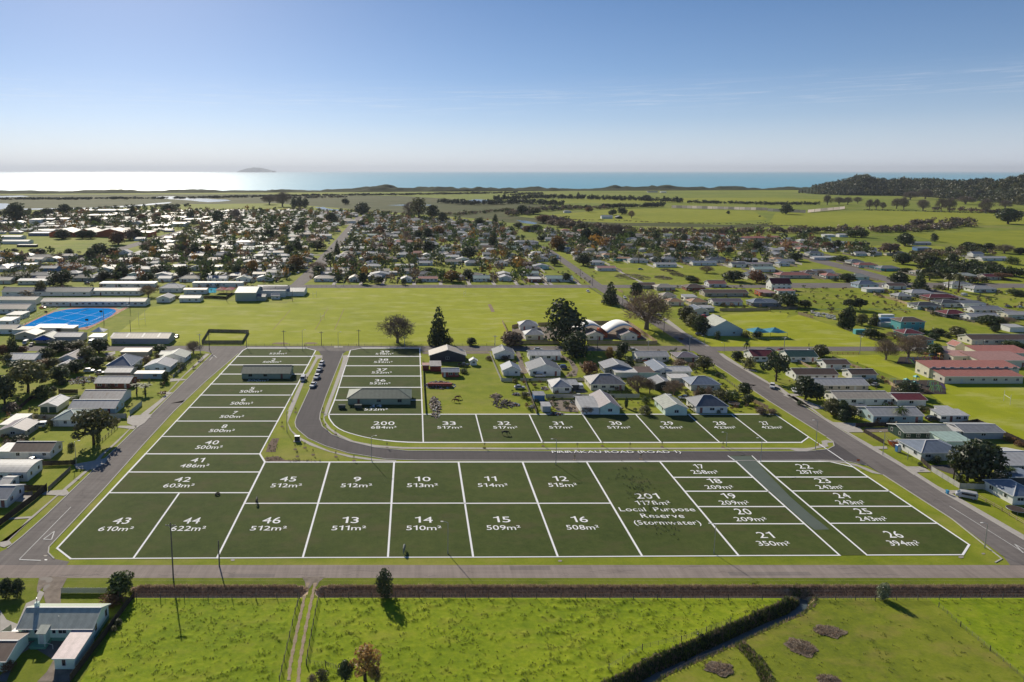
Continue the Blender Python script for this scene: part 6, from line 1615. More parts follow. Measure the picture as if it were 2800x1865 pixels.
# ================================================================ fences
def fence(pts, h, mat, label, kind='paling', name=None, group='fences', step=2.4):
    """pts in world; posts and panels each a part"""
    o = empty(name or 'fence', (pts[0][0], pts[0][1], 0), label, 'fence', group); ox, oy = pts[0]
    for a, b in zip(pts[:-1], pts[1:]):
        L = math.hypot(b[0] - a[0], b[1] - a[1]); n = max(1, round(L / step)); ang = math.atan2(b[1] - a[1], b[0] - a[0]); l = L / n
        if kind == 'paling':
            pm = MB(); k = max(3, round(l / .3))
            for i in range(k): pm.box(i * l / k + .012, (i + 1) * l / k - .012, -.012, .012, .04, h + .03 * math.sin(i * 2.1))
            for z in (.35, h - .3): pm.box(0, l, .014, .05, z, z + .08)
            me = pm.mesh('panel', [mat]); po = MB().box(-.06, .06, -.06, .06, 0, h + .06).mesh('post', [mat])
        elif kind == 'wire':
            pm = MB()
            for z in (.3, .6, .85, h - .08): pm.box(0, l, -.008, .008, z, z + .016)
            for i in range(1, 5): pm.box(i * l / 5 - .02, i * l / 5 + .02, -.02, .02, .1, h * .92)
            me = pm.mesh('wires_and_battens', [WOOD]); po = MB().tube([(0,0,-.3),(0,0,h + .1)], .075, 7).mesh('post', [POLE])
        elif kind == 'mesh':
            pm = MB()
            for z in (.05, h * .5, h - .04): pm.box(0, l, -.012, .012, z, z + .03)
            for i in range(1, 4): pm.box(i * l / 4 - .008, i * l / 4 + .008, -.008, .008, .05, h)
            me = pm.mesh('mesh_panel', [STEEL]); po = MB().tube([(0,0,0),(0,0,h)], .04, 6).mesh('post', [STEEL])
        else:
            pm = MB()
            for z in ((.4, h - .12) if kind == 'rail' else (.3, .6, h - .1)): pm.box(0, l, -.03, .03, z, z + .1)
            me = pm.mesh('rail_pair', [mat]); po = MB().box(-.06, .06, -.06, .06, 0, h + .05).mesh('post', [mat])
        for i in range(n):
            x, y = a[0] + (b[0] - a[0]) * i / n, a[1] + (b[1] - a[1]) * i / n; z = fz(x, y) if y < 136 else 0
            put('post', po, o, (x - ox, y - oy, z)); put(me.name.split('.')[0], me, o, (x - ox, y - oy, z), ang)
        put('post', po, o, (b[0] - ox, b[1] - oy, fz(*b) if b[1] < 136 else 0))
    return o
def tf(pts, *a, **k): return fence([tp(*p) for p in pts], *a, **k)
FG = 'wire fences of the paddocks'
tile(0, 1460); tf([(1255,590),(2354,600)], 1.15, WOOD, 'wire stock fence from the rust bush to the farm track', 'wire', group=FG, step=4.6)
tf([(1235,575),(1130,720),(1000,900),(860,1080),(740,1240),(650,1362)], 1.5, WOODD, 'dark paling fence between the mint house and the paddock', group='yard fences')
tf([(565,545),(985,545)], 1.25, FENCEW, 'grey paling fence in front of the mint house', group='yard fences', step=1.7)
tf([(0,960),(105,890)], 1.3, FENCEW, 'short pale fence at the mint house drive', group='yard fences')
tile(700, 1460); tf([(0,590),(385,590)], 1.15, WOOD, 'short wire fence ending at the farm track', 'wire', group=FG, step=4.6)
tf([(632,590),(1500,590),(2354,597)], 1.15, WOOD, 'long wire stock fence under the brown ditch bank', 'wire', group=FG, step=4.6)
tf([(402,590),(360,730),(310,950),(260,1170),(215,1362)], 1.15, WOOD, 'wire fence down the west side of the farm track', 'wire', group=FG, step=3)
tf([(578,590),(545,740),(510,930),(475,1120),(462,1205)], 1.15, WOOD, 'wire fence down the east side of the farm track', 'wire', group=FG, step=3)
tf([(465,1205),(640,1225),(760,1262)], 1.1, WOOD, 'short wire fence near the golden tree', 'wire', group=FG, step=2.6)
tile(1400, 1460); tf([(0,595),(900,598),(1990,604),(2300,605)], 1.15, WOOD, 'wire fence running to the ditch corner', 'wire', group=FG, step=4.7)
tf([(890,1260),(1197,1075),(1557,990),(2010,815)], 1.1, WOOD, 'sparse wire fence along the brambles', 'wire', group=FG, step=8)
tf([(1370,1262),(1717,1090),(1942,1005)], 1.1, WOOD, 'sparse wire fence on the grazed side of the ditch', 'wire', group=FG, step=8)
tile(2100, 1460); tf([(440,600),(985,612),(2354,592)], 1.15, WOOD, 'wire fence along the dark ditch at the east', 'wire', group=FG, step=4.6)
tf([(1570,672),(1770,850),(2042,1075),(2354,1345)], 1.0, WOOD, 'wire fence between the two eastern paddocks', 'wire', group=FG, step=9)
YF = 'yard fences'
tile(0, 720)
tf([(100,1432),(690,1440),(1160,1425)], 1.8, FENCEW, 'long grey fence behind the pale blue house')
tf([(235,1480),(700,1478)], 1.6, WOOD, 'lower weathered fence below the long grey fence')
tf([(1195,1395),(1305,1305)], 1.7, WALL['sage'], 'green board fence at the street end of the pale blue house')
tf([(1590,1052),(1705,950)], 1.3, FENCEW, 'pale low fence on the street berm'); tf([(1715,945),(1850,850)], 1.1, POLE, 'dark wire fence near the street corner', 'rail')
tf([(175,1350),(290,1250),(330,1240)], 1.6, WOODD, 'dark fence corner beside the double garage'); tf([(540,1195),(715,1195)], 1.6, WOODD, 'dark screen fence on the back lawn')
tf([(1855,738),(2230,738),(2287,640),(1920,632),(1855,738)], 1.7, WOOD, 'weathered board fence around the small compound on the field')
tf([(1575,328),(1950,322),(2080,330),(2135,290)], 2.0, WOODD, 'dark fence around the swimming pool'); tf([(1300,735),(2354,760)], 1.0, POLE, 'post and wire fence along the school road', 'wire', step=4)
tf([(140,598),(560,402),(1195,400)], 3.2, STEEL, 'chain link fence along the back of the court', 'mesh', step=4); tf([(140,600),(800,612),(1195,402)], 3.2, STEEL, 'chain link fence along the front of the court', 'mesh', step=4)
tile(0, 1080)
tf([(-60,1250),(320,965),(432,868)], 1.8, WOODD, 'tall dark brown fence running down to the street corner'); tf([(85,885),(432,885)], 1.8, WOODD, 'dark brown back fence of the corner yard')
tf([(445,880),(648,692)], 1.2, WOOD, 'grey paling fence between two front lawns'); tf([(330,655),(690,642)], 1.5, WOODD, 'dark fence beside the brown roofed house')
tf([(915,448),(1080,303)], 1.1, POLE, 'dark picket fence by the big street tree', 'rail'); tf([(880,200),(1165,215)], 1.6, WOODD, 'dark fence at the pale blue house gate')
tile(700, 720)
tf([(0,757),(850,760),(1600,758),(2340,756)], 1.05, POLE, 'post and wire fence along the near edge of the playing field', 'wire', step=4.2)
tf([(460,217),(1400,218),(2354,217)], 1.2, WOOD, 'post and rail fence along the far edge of the playing field', 'rail', step=4)
tf([(1535,900),(1545,1160),(1560,1385)], 1.3, WOOD, 'old fence between the lots and the horse yard'); tf([(2150,840),(2200,960),(2255,1085)], 1.6, FENCEW, 'grey board fence east of the horse yard')
tf([(2265,545),(2350,735)], 1.9, WOODN, 'new timber fence at the west end of the childcare yard'); tf([(2255,1085),(2354,1090)], 1.5, FENCEW, 'short grey fence below the horse yard')
tile(1400, 720)
tf([(0,598),(70,580)], 1.9, WOODN, 'short new fence behind the childcare cabins'); tf([(240,575),(640,560),(1065,556),(1335,742)], 1.9, WOODN, 'new timber fence around the back of the childcare yard')
tf([(0,742),(430,742)], 1.8, WOODN, 'new timber fence in front of the white cabins'); tf([(690,745),(1335,745)], 1.8, WOODN, 'new timber fence in front of the domed shelters')
tf([(310,1242),(1170,1238)], 1.7, FENCEW, 'long pale fence below the rusty roofed house'); tf([(105,1060),(160,1200),(225,1385)], 1.5, WOOD, 'leaning fence beside the junk yard'); tf([(80,1085),(700,1082)], 1.4, FENCEW, 'pale fence behind the carport')
tf([(620,935),(725,1035)], 1.5, WOOD, 'weathered fence beside the curved drive'); tf([(1130,950),(1310,955)], 1.6, FENCEW, 'pale fence between the back sections'); tf([(2200,1270),(2354,1345)], 1.5, WOODN, 'yellow timber fence at the road corner')
tf([(1060,1100),(1160,1195)], 1.5, WOODD, 'dark fence by the bare trees'); tf([(1840,960),(1940,1060),(2090,1170)], 1.1, WOOD, 'post and rail fence beside the wide road', 'rail'); tf([(1910,440),(2354,436)], 1.9, WOODN, 'long timber fence along the top of the church lawn')
tf([(700,215),(850,320),(1060,460)], 1.1, WOOD, 'post and rail fence along the roadside of the playing field', 'rail', step=3.6); tf([(970,250),(1020,275)], 1.6, WOODN, 'short timber fence by the crossroads')
tile(2100, 720)
tf([(590,878),(860,985)], 1.4, WOODN, 'pale timber fence beside the school green'); tf([(170,855),(420,985)], 1.3, WOODN, 'timber fence behind the dark green roofed house'); tf([(275,470),(415,508)], 1.8, WOODN, 'bright new timber fence at the stone yard')
tf([(0,424),(270,424)], 1.8, WOOD, 'weathered fence at the top of the church lawn'); tf([(700,610),(880,680),(1080,750)], 1.2, WOOD, 'fence between the church lawn and the garden', 'rail'); tf([(970,290),(1200,355),(1460,443)], 1.6, WOODN, 'timber fence along the east paddock')
tf([(1460,443),(1700,505),(1900,548)], 1.4, WOOD, 'fence behind the black roofed pair'); tf([(1100,1105),(1230,1182)], 1.5, WOODN, 'timber fence beside the school playground'); tf([(880,1010),(1100,1090)], 1.3, WOOD, 'wire fence beside the school green', 'rail'); tf([(590,838),(830,838)], 1.1, WALL['brick'], 'red rail fence along the school road', 'rail')
tf([(420,432),(700,430),(1460,432)], .9, WALL['teal'], 'green netting fence across the east paddock', 'rail', step=4)
tile(2100, 1080)
tf([(805,298),(1160,290)], 1.6, WOODD, 'dark fence in front of the green roofed house'); tf([(880,345),(1065,452)], 1.4, WOODD, 'dark low fence down the green roofed house drive'); tf([(1500,702),(1760,862),(2060,872)], 1.6, FENCEW, 'grey fence around the huge dark tree')
tf([(1930,945),(2150,1070),(2354,1195)], 1.0, WOODN, 'post and rail fence along the east footpath', 'rail'); tf([(1900,440),(2200,565)], 1.7, FENCEW, 'pale fence behind the new build'); tf([(1700,300),(1920,262),(2354,460)], 1.7, WOODD, 'brown fence along the school green')
tf([(1080,415),(1160,500),(1290,560),(1280,600)], 1.6, STEEL, 'temporary mesh fence around the building site', 'mesh'); tf([(1405,610),(1500,700)], 1.4, WOODD, 'dark gate fence of the new build')
# pale windbreak on the far pasture
wb = empty('windbreak', (*N((1836,566))[0], 0), 'long pale cloth windbreak on posts across the far pasture', 'windbreak'); WBM = leaf_mat('windbreak_cloth', (.72,.66,.62), (.8,.74,.7), .6)
for (a, b, n) in (((1836,569),(2098,576),18), ((2098,578),(2203,583),6), ((2208,582),(2310,572),6)):
    A, B = gp(*a), gp(*b)
    for i in range(n):
        p, q = [(A[0] + (B[0] - A[0]) * (i + t) / n - wb.location.x, A[1] + (B[1] - A[1]) * (i + t) / n - wb.location.y) for t in (0.02, .98)]
        MB().bar((p[0], p[1], 3.6), (q[0], q[1], 3.6), .08, 6.0).build('cloth_panel', WBM, wb); MB().tube([(p[0], p[1], 0), (p[0], p[1], 7.2)], .14, 6).build('post', POLE, wb)
# ================================================================ poles and lamps
def pole(x, y, h, kind, label):
    o = empty('power_pole' if kind != 'lamp' else 'street_lamp', (x, y, 0), label, 'pole' if kind != 'lamp' else 'street lamp', 'power poles' if kind != 'lamp' else 'street lamps')
    if kind == 'lamp':
        MB().tube([(0,0,-.2),(0,0,h - .3),(0,0,h)], [.1,.07,.05], 8).build('post', STEEL, o)
        s = 1 if x < 0 else -1
        MB().tube([(0,0,h - .05),(s*.7,.0,h + .25),(s*1.4,0,h + .3)], .045, 6).build('arm', STEEL, o); MB().box(s*1.4 - .3, s*1.4 + .3, -.13, .13, h + .22, h + .34).build('lamp_head', TRIM, o)
        MB().tube([(0,0,0),(0,0,.9)], .13, 8).build('base', STEEL, o)
    else:
        m = POLEC if kind == 'conc' else POLE
        MB().tube([(0,0,-.3),(0,0,h)], [.17,.12], 8).build('post', m, o)
        if kind != 'plain':
            c = MB().box(-1.1, 1.1, -.07, .07, h - .75, h - .6).build('crossarm', m, o)
            for q in (-1, -.45, .45, 1): MB().tube([(q,0,h - .6),(q,0,h - .42)], [.05,.03], 6).build('insulator', TRIM, c)
            MB().bar((-.6,.1,h-.7),(0,.1,h-1.4),.04).bar((.6,.1,h-.7),(0,.1,h-1.4),.04).build('brace', STEEL, o)
    return o
def poles(tx0, ty0, place, text):
    tile(tx0, ty0)
    for i, it in enumerate(text.split(';')):
        x, yb, yt, k = it.split(); u, v = nat(float(x), float(yb)); X, Y = gp(u, v); h = top_h(v, T[1] + float(yt) * K)
        pole(X, Y, max(4.5, h), k, '%s %s %s' % (OW[i], dict(t='dark timber power pole', conc='pale concrete power pole', plain='plain dark timber pole', lamp='grey steel street lamp')[k], place))
poles(0, 720, 'near the school, counted from the court', '957 562 412 plain;1197 442 303 plain;1201 632 520 plain;1842 828 645 conc;1925 795 640 t;2268 775 625 t;2086 352 250 plain')
poles(700, 720, 'along the school road by the field', '257 757 615 t;428 802 615 lamp;602 757 625 t;756 772 635 lamp;946 762 608 t;1366 762 668 conc;2196 812 660 conc;335 352 250 plain')
poles(700, 720, 'across the playing field', '730 218 130 conc;808 218 120 conc;1376 218 95 t;1932 216 110 t;306 140 30 conc')
poles(1400, 720, 'along the wide road, from far to near', '165 212 130 plain;626 142 50 t;740 208 112 t;1016 402 285 t;1396 642 515 t;1630 805 655 conc')
poles(1400, 720, 'above the yards', '785 802 665 t;1250 832 700 conc;1770 748 690 lamp;1950 818 765 lamp;1040 880 770 plain')
poles(2100, 720, 'east of the wide road', '145 812 670 conc;842 830 662 conc;1972 818 690 t')
poles(1400, 1080, 'along the new road', '403 642 412 lamp;1970 472 390 lamp;2285 612 402 lamp')
poles(700, 1080, 'at the bend of the new road', '1062 608 382 lamp;285 342 148 lamp')
poles(2100, 1080, 'beside the wide road verge', '435 505 238 lamp;1055 552 345 lamp;1992 1408 1185 lamp')
poles(0, 1080, 'on the west street berm', '700 632 428 lamp')
poles(1400, 440, 'along the far stretch of road', '195 782 715 t;290 832 765 t;365 902 835 t;445 952 875 t')
for u, vb, vt, k, lb in ((474, 1582, 1429, 't', 'tall dark power pole in front of lot 44'), (600, 1548, 1478, 'plain', 'short dark pole at the corner of lot 46'), (1224.5, 1514, 1429, 'lamp', 'grey street lamp at the foot of lot 14'), (1952, 1514, 1434, 'lamp', 'grey street lamp at the foot of the reserve lot')):
    X, Y = gp(u, vb); pole(X, Y, top_h(vb, vt), k, lb)
X, Y = gp(1065, 521); MB().bar((0,0,0),(0,0,26),.7).box(-1.2,1.2,-.4,.4,24,26).build('radio_mast', STEEL, None, (X, Y - 60, 2)); tag(bpy.data.objects['radio_mast'], 'thin radio mast on the dunes', 'mast')
# ================================================================ vehicles
PAINT = {}
for k, c in dict(white=(.72,.72,.72), silver=(.42,.43,.45), dark=(.03,.035,.045), red=(.45,.03,.025), blue=(.04,.1,.3), maroon=(.16,.025,.03), grey=(.17,.18,.19), teal=(.06,.3,.3)).items(): PAINT[k] = M('paint_' + k, c, .3, .03, 1, .5)
LIGHTM = M('lamp_lens', (.7,.7,.68), .15, .02, 1, .6); TAIL = M('tail_lens', (.4,.02,.02), .2, .02, 1, .6); RIM = M('wheel_rim', (.4,.4,.42), .35, .05, 2, .5, metal=.6)
def loft(secs, wf):
    """secs: list of (y, [(halfwidth, z) from bottom to top]); closed body along y"""
    mb = MB(); n = len(secs[0][1]); rows_ = []
    for y, pr in secs: rows_.append([(-w * wf, y, z) for w, z in pr] + [(w * wf, y, z) for w, z in pr[::-1]])
    m = 2 * n; vs = [p for r in rows_ for p in r]
    fs = [(j*m + i, j*m + (i+1) % m, (j+1)*m + (i+1) % m, (j+1)*m + i) for j in range(len(secs) - 1) for i in range(m)]
    fs += [tuple(range(m))[::-1], tuple(range((len(secs)-1)*m, len(secs)*m))]; return mb.add(vs, fs)
CARS = {}
def car_parts(kind):
    if kind in CARS: return CARS[kind]
    P = []; low = lambda h: [(.74, .28), (.86, .34), (.88, .62), (.84, h)]
    if kind == 'car':
        P.append(('body', loft([(-2.15, [(.6,.35),(.72,.38),(.74,.55),(.68,.66)]), (-1.95, low(.74)), (-1.0, low(.88)), (0, low(.92)), (1.2, low(.94)), (1.95, low(.9)), (2.15, [(.6,.38),(.74,.42),(.76,.62),(.7,.8)])], 1), 'P'))
        P.append(('cabin', loft([(-1.0, [(.78,.86),(.78,.87),(.78,.88)]), (-.35, [(.78,.9),(.7,1.22),(.6,1.4)]), (.9, [(.78,.92),(.7,1.25),(.6,1.43)]), (1.75, [(.76,.9),(.72,.92),(.7,.94)])], 1), 'G'))
        P.append(('roof_panel', loft([(-.4, [(.62,1.39),(.6,1.42)]), (.2, [(.64,1.43),(.6,1.47)]), (.95, [(.62,1.42),(.58,1.45)])], 1), 'P')); wz = (-1.35, 1.3)
    elif kind == 'suv':
        P.append(('body', loft([(-2.3, [(.7,.4),(.8,.45),(.82,.75),(.76,.9)]), (-2.1, low(1.0)), (-1.0, low(1.08)), (1.4, low(1.1)), (2.2, low(1.08)), (2.3, [(.7,.45),(.82,.5),(.84,.8),(.8,1.05)])], 1.05), 'P'))
        P.append(('cabin', loft([(-1.05, [(.84,1.05),(.84,1.06),(.82,1.07)]), (-.4, [(.84,1.08),(.78,1.45),(.7,1.66)]), (1.6, [(.84,1.1),(.78,1.45),(.7,1.68)]), (2.22, [(.82,1.06),(.8,1.1),(.78,1.12)])], 1), 'G'))
        P.append(('roof_panel', loft([(-.45, [(.72,1.64),(.7,1.68)]), (.4, [(.74,1.69),(.7,1.73)]), (1.7, [(.72,1.66),(.68,1.7)])], 1), 'P')); wz = (-1.4, 1.4)
    elif kind == 'van':
        P.append(('body', loft([(-2.3, [(.7,.4),(.82,.45),(.84,.7),(.8,.95)]), (-1.9, [(.8,.34),(.9,.4),(.92,.9),(.86,1.2)]), (-1.25, [(.8,.34),(.92,.4),(.94,1.0),(.82,1.85)]), (0, [(.8,.34),(.92,.4),(.94,1.0),(.82,1.95)]), (2.2, [(.8,.34),(.92,.4),(.94,1.0),(.82,1.92)]), (2.35, [(.74,.42),(.86,.46),(.88,1.0),(.78,1.8)])], 1), 'P'))
        P.append(('windscreen', MB().add([(-.78,-1.93,1.2),(.78,-1.93,1.2),(.72,-1.3,1.8),(-.72,-1.3,1.8)], [(0,1,2,3)]), 'G'))
        for s in (-1, 1): P.append(('side_window', MB().add([(s*.955,-1.2,1.08),(s*.955,1.9,1.08),(s*.88,1.9,1.62),(s*.88,-1.05,1.62)], [(0,1,2,3)]), 'G'))
        P.append(('rear_window', MB().add([(-.7,2.37,1.1),(.7,2.37,1.1),(.66,2.34,1.65),(-.66,2.34,1.65)], [(0,1,2,3)]), 'G')); wz = (-1.45, 1.4)
    elif kind == 'ute':
        P.append(('body', loft([(-2.55, [(.7,.42),(.8,.46),(.82,.75),(.76,.9)]), (-2.35, low(.98)), (-1.2, low(1.06)), (.5, low(1.06)), (.6, low(1.02))], 1.03), 'P'))
        P.append(('cabin', loft([(-1.25, [(.82,1.04),(.82,1.05),(.8,1.06)]), (-.6, [(.82,1.07),(.76,1.42),(.66,1.62)]), (.45, [(.82,1.07),(.76,1.42),(.66,1.64)]), (.6, [(.8,1.05),(.76,1.35),(.66,1.55)])], 1), 'G'))
        P.append(('roof_panel', loft([(-.65, [(.7,1.6),(.66,1.64)]), (.5, [(.7,1.62),(.66,1.67)])], 1), 'P'))
        tr = MB().box(-.88, .88, .66, 2.55, .5, .62).box(-.9, -.84, .66, 2.55, .62, 1.05).box(.84, .9, .66, 2.55, .62, 1.05).box(-.84, .84, 2.49, 2.55, .62, 1.05).box(-.84, .84, .66, .72, .62, 1.05); P.append(('tray', tr, 'P')); wz = (-1.6, 1.55)
    elif kind == 'caravan':
        P.append(('body', loft([(-2.2, [(.9,.6),(.95,.7),(.95,1.6),(.85,1.9)]), (-1.7, [(.95,.45),(1.0,.5),(1.0,1.9),(.9,2.35)]), (1.7, [(.95,.45),(1.0,.5),(1.0,1.9),(.9,2.35)]), (2.2, [(.9,.6),(.95,.7),(.95,1.6),(.85,2.0)])], 1), 'P'))
        for s in (-1, 1): P.append(('side_window', MB().box(s*1.01 - .01, s*1.01 + .01, -1.2, .2, 1.25, 1.8), 'G')); P.append(('stripe', MB().box(s*1.005 - .01, s*1.005 + .01, -1.7, 1.7, .9, 1.0), 'T'))
        P.append(('drawbar', MB().bar((0,-2.2,.5),(0,-3.2,.45),.1), 'S')); wz = (.1,)
    for wy in wz:
        for s in (-1, 1):
            ty = MB().tube([(s*.66, wy, .33), (s*.9, wy, .33)], .33, 14); P.append(('wheel', ty, 'W', MB().tube([(s*.88, wy, .33), (s*.915, wy, .33)], .2, 10)))
    yb = {'car': (-2.1, 2.12), 'suv': (-2.26, 2.28), 'van': (-2.26, 2.34), 'ute': (-2.5, 2.55), 'caravan': (-2.2, 2.2)}[kind]
    if kind != 'caravan':
        for s in (-1, 1): P.append(('headlight', MB().box(s*.55 - .16, s*.55 + .16, yb[0] - .05, yb[0] + .1, .6, .74), 'L')); P.append(('tail_light', MB().box(s*.66 - .1, s*.66 + .1, yb[1] - .06, yb[1] + .04, .7, .92), 'A'))
    CARS[kind] = [(n, m.mesh(n, [{'P': TRIM, 'G': GLASS, 'W': RUBBER, 'L': LIGHTM, 'A': TAIL, 'T': PAINT['blue'], 'S': STEEL}[t]]), t, ([x.mesh('rim', [RIM]) for x in ex])) for n, m, t, *ex in P]
    for n, me, t, ex in CARS[kind]:
        if t == 'G' and n == 'cabin' or n in ('body', 'roof_panel'): me.polygons.foreach_set('use_smooth', [False] * len(me.polygons))
    return CARS[kind]
def vehicle(x, y, rz, kind, col, label):
    o = empty({'car': 'parked_car', 'suv': 'parked_suv', 'van': 'parked_van', 'ute': 'parked_pickup', 'caravan': 'caravan'}[kind], (x, y, .12), label, {'car': 'car', 'suv': 'car', 'van': 'van', 'ute': 'pickup', 'caravan': 'caravan'}[kind], 'parked vehicles', rz)
    for n, me, t, ex in car_parts(kind):
        c = put(n, me, o)
        if t == 'P': c.material_slots[0].link = 'OBJECT'; c.material_slots[0].material = PAINT[col]
        for r in ex: put('rim', r, c)
    return o
def cars(tx0, ty0, text):
    tile(tx0, ty0); 
    for it in text.strip().split('\n'):
        q = it.split(None, 5); X, Y = tp(float(q[0]), float(q[1])); ax = q[2]
        rz = {'x': R(90), 'X': R(-90), 'y': 0, 'Y': R(180)}[ax[0]] + R(float(ax[1:] or 0)); vehicle(X, Y + (1.0 if ax[0] in 'xX' else 2.2), rz, q[3], q[4], q[5])
cars(700, 720, '''
597 950 y-8 suv white farthest white four-wheel drive parked on the new road kerb
577 1003 y-8 ute white second white pickup parked on the new road kerb
553 1073 y-10 suv white third white vehicle parked on the new road kerb
519 1148 y-10 ute white nearest white pickup on the new road, tray open behind
1910 953 x ute dark old black pickup beside the dark shed
425 1090 y van silver pale van at the edge of lot 4''')
cars(0, 1080, '350 308 X10 van white white van on the lawn behind the sheds\n285 632 x car white white car behind the curved roof house')
cars(0, 1460, '80 1035 Y10 car silver silver car beside the brown roofed garage')
cars(0, 720, '''
1612 692 y car grey grey car beside the long shed
215 752 y10 van white white van at the school entrance
270 768 y10 car dark dark car beside the white school van
822 748 y van white white van behind the street trees
812 1008 x suv white white wagon in the villa yard
910 1022 x car silver silver car in the villa yard
385 418 x car orange2 rust coloured car beside the classrooms
795 188 x car silver silver car behind the classrooms
980 1385 x car dark dark car under the pale blue house windows'''.replace('orange2', 'red'))
cars(1400, 720, '''
245 808 x car silver silver car on the school road by the yards
1122 812 x car white white car at the kerb under the dark trees
1360 492 y car white white car parked under the big bare tree
1047 328 y-8 car white white car on the wide road beyond the bare tree
1105 348 y-8 car white second white car on the wide road beyond the bare tree
1735 505 y20 car silver silver car at the church car park
1782 508 y20 suv red red car at the church car park
1912 515 y20 suv grey grey car beside the church car park wall
1735 668 x suv dark black four-wheel drive on the church lawn
637 1165 Y van white white van beside the carport
570 1160 Y car blue blue car under the carport
462 975 X suv blue blue four-wheel drive in the curved drive
262 1052 x suv white white wagon behind the pale fence
610 1245 X car white white car behind the purple-grey roof
1432 1255 X suv white white four-wheel drive behind the green-grey gable
1592 1255 X car white white car behind the slate hipped roof
72 1160 x car silver derelict pale car in the junk yard
838 958 y car dark dark car beside the blue-grey house
1172 912 x car grey grey car behind the pale fence
1240 912 x car red red car behind the pale fence
705 268 y car white white car at the crossroads''')
cars(2100, 720, '''
25 812 x car dark dark car on the school road by the church lawn
145 812 x car maroon maroon car on the school road by the church lawn
415 815 x car white white car beside the dark green roof
1395 825 x caravan white white caravan with blue stripe on the school road
1490 812 x car white white car behind the caravan
1410 778 x suv grey grey four-wheel drive outside the teal house
755 1025 x suv grey grey four-wheel drive between the brown roofs
65 1160 y-30 suv white white four-wheel drive on the wide road
272 1200 y-20 car white white car half hidden by the dark tree
2220 408 x10 car grey grey car on the east street
2330 412 x10 car white white car on the east street
1815 302 x15 van white white van on the east street
1000 1135 x30 car silver boat-sized pale wreck in the back yard''')
cars(2100, 1080, '1847 965 X-32 van silver silver people carrier on the east footpath\n1535 246 x suv dark dark four-wheel drive behind the palm house')
cars(1400, 440, '352 852 x car dark dark car crossing at the side road\n402 905 y-6 car white white car driving up the wide road\n185 780 y-8 car white white car far up the wide road\n1185 1003 x car blue small blue car on the rough section\n770 866 x car blue blue car beside the white hipped house')
cars(700, 440, '385 1040 y-10 suv white white four-wheel drive on the long street\n690 812 y car dark dark truck on the long street\n475 942 y car dark dark car on the long street verge\n670 765 y car silver silver car on the long street\n712 727 y car silver farther silver car on the long street')
cars(0, 440, '422 955 x10 car silver silver car on the town road\n452 977 x10 car dark dark car on the town road\n292 997 x car dark dark car outside the white shop\n340 977 x car silver silver car outside the white shop\n232 1007 x car white white car outside the white shop\n550 947 x10 van dark dark van on the town road\n105 1010 x car silver silver car at the corner shop')
# ================================================================ shelters, playgrounds, school things
tile(1400, 720)
CANV = M('canopy_white', (.8,.79,.76), .6, .04, .5); CONT = M('container_orange', (.5,.12,.05), .6, .12, .8)
for k, (x0, x1, lab) in enumerate(((600, 888, 'white arched fabric shelter nearer the big conifer'), (888, 1195, 'white arched fabric shelter nearer the bare tree'))):
    XA, Yc = tp(x0, 690); XB = tp(x1, 690)[0]; o = empty('arched_shelter', ((XA + XB) / 2, Yc, 0), lab, 'shelter', 'arched shelters'); w = (XB - XA) / 2; L = 14
    pr = [(-w + 2 * w * i / 18, 2.5 + 5.0 * math.sin(math.pi * (.05 + .9 * i / 18)) - .7) for i in range(19)]; mb = MB()
    n = len(pr); mb.add([(x, 1.5, z) for x, z in pr] + [(x, 1.5 + L, z) for x, z in pr], [(i, i+1, n+i+1, n+i) for i in range(n-1)]); c = mb.build('canopy', CANV, o)
    c.data.polygons.foreach_set('use_smooth', [True] * len(c.data.polygons)); sm = c.modifiers.new('thick', 'SOLIDIFY'); sm.thickness = .08
    for y in (1.5, 4.5, 7.5, 10.5, 13.4): MB().tube([(x, y, z - .1) for x, z in pr], .06, 5).build('hoop', STEEL, o)
    for s in ((1,) if k == 0 else (1,)):
        ct = MB(); ct.box(-1.22, 1.22, 0, 12, 0, 2.6)
        for q in range(24): ct.box(-1.27, 1.27, .15 + q * .5, .38 + q * .5, .12, 2.48)
        cc = tag(ct.build('shipping_container', CONT, None, ((XA + XB) / 2 + s * (w - 1.5), Yc + 1.2, .08)), 'orange shipping container under the ' + ('first' if k == 0 else 'second') + ' arched shelter', 'container', 'orange containers')
        for q in (-.6, .6): MB().box(q - .56, q + .56, -.06, 0, .15, 2.45).build('door', CONT, cc)
# pool with shade canopies
tile(0, 720)
pw, nt_, b_ = base_mat('pool_water'); b_.inputs['Base Color'].default_value = (.06,.5,.68,1); b_.inputs['Roughness'].default_value = .1
tpoly('swimming_pool', [(1900,222),(2000,222),(1985,272),(1895,272)], .1, pw, kind='thing', label='turquoise swimming pool behind the dark fence', cat='pool')
def sail(name, x0, x1, y, d, h, mat, label, peaks=1):
    X0, Yf = tp(x0, y); X1 = tp(x1, y)[0]; w = (X1 - X0) / peaks; o = empty(name, (X0, Yf, 0), label, 'shade sail')
    for k in range(peaks):
        mb = MB(); cx_, cy_ = (k + .5) * w, d / 2; nx = 8; vs = []; fs = []
        for i in range(nx + 1):
            for j in range(nx + 1):
                a, b = i / nx, j / nx; e = 1 - max(abs(2*a - 1), abs(2*b - 1)); sag = -.35 * math.sin(math.pi * a) * (b in (0, 1)) - .35 * math.sin(math.pi * b) * (a in (0, 1)); vs.append((k * w + a * w, b * d, h + 1.9 * e ** 1.3 + sag))
        fs = [(i*(nx+1)+j, (i+1)*(nx+1)+j, (i+1)*(nx+1)+j+1, i*(nx+1)+j+1) for i in range(nx) for j in range(nx)]; mb.add(vs, fs).build('canopy', mat, o)
        for px, py in ((k*w, 0), ((k+1)*w, 0), (k*w, d), ((k+1)*w, d)): MB().tube([(px, py, 0), (px, py, h)], .08, 7).build('post', STEEL, o)
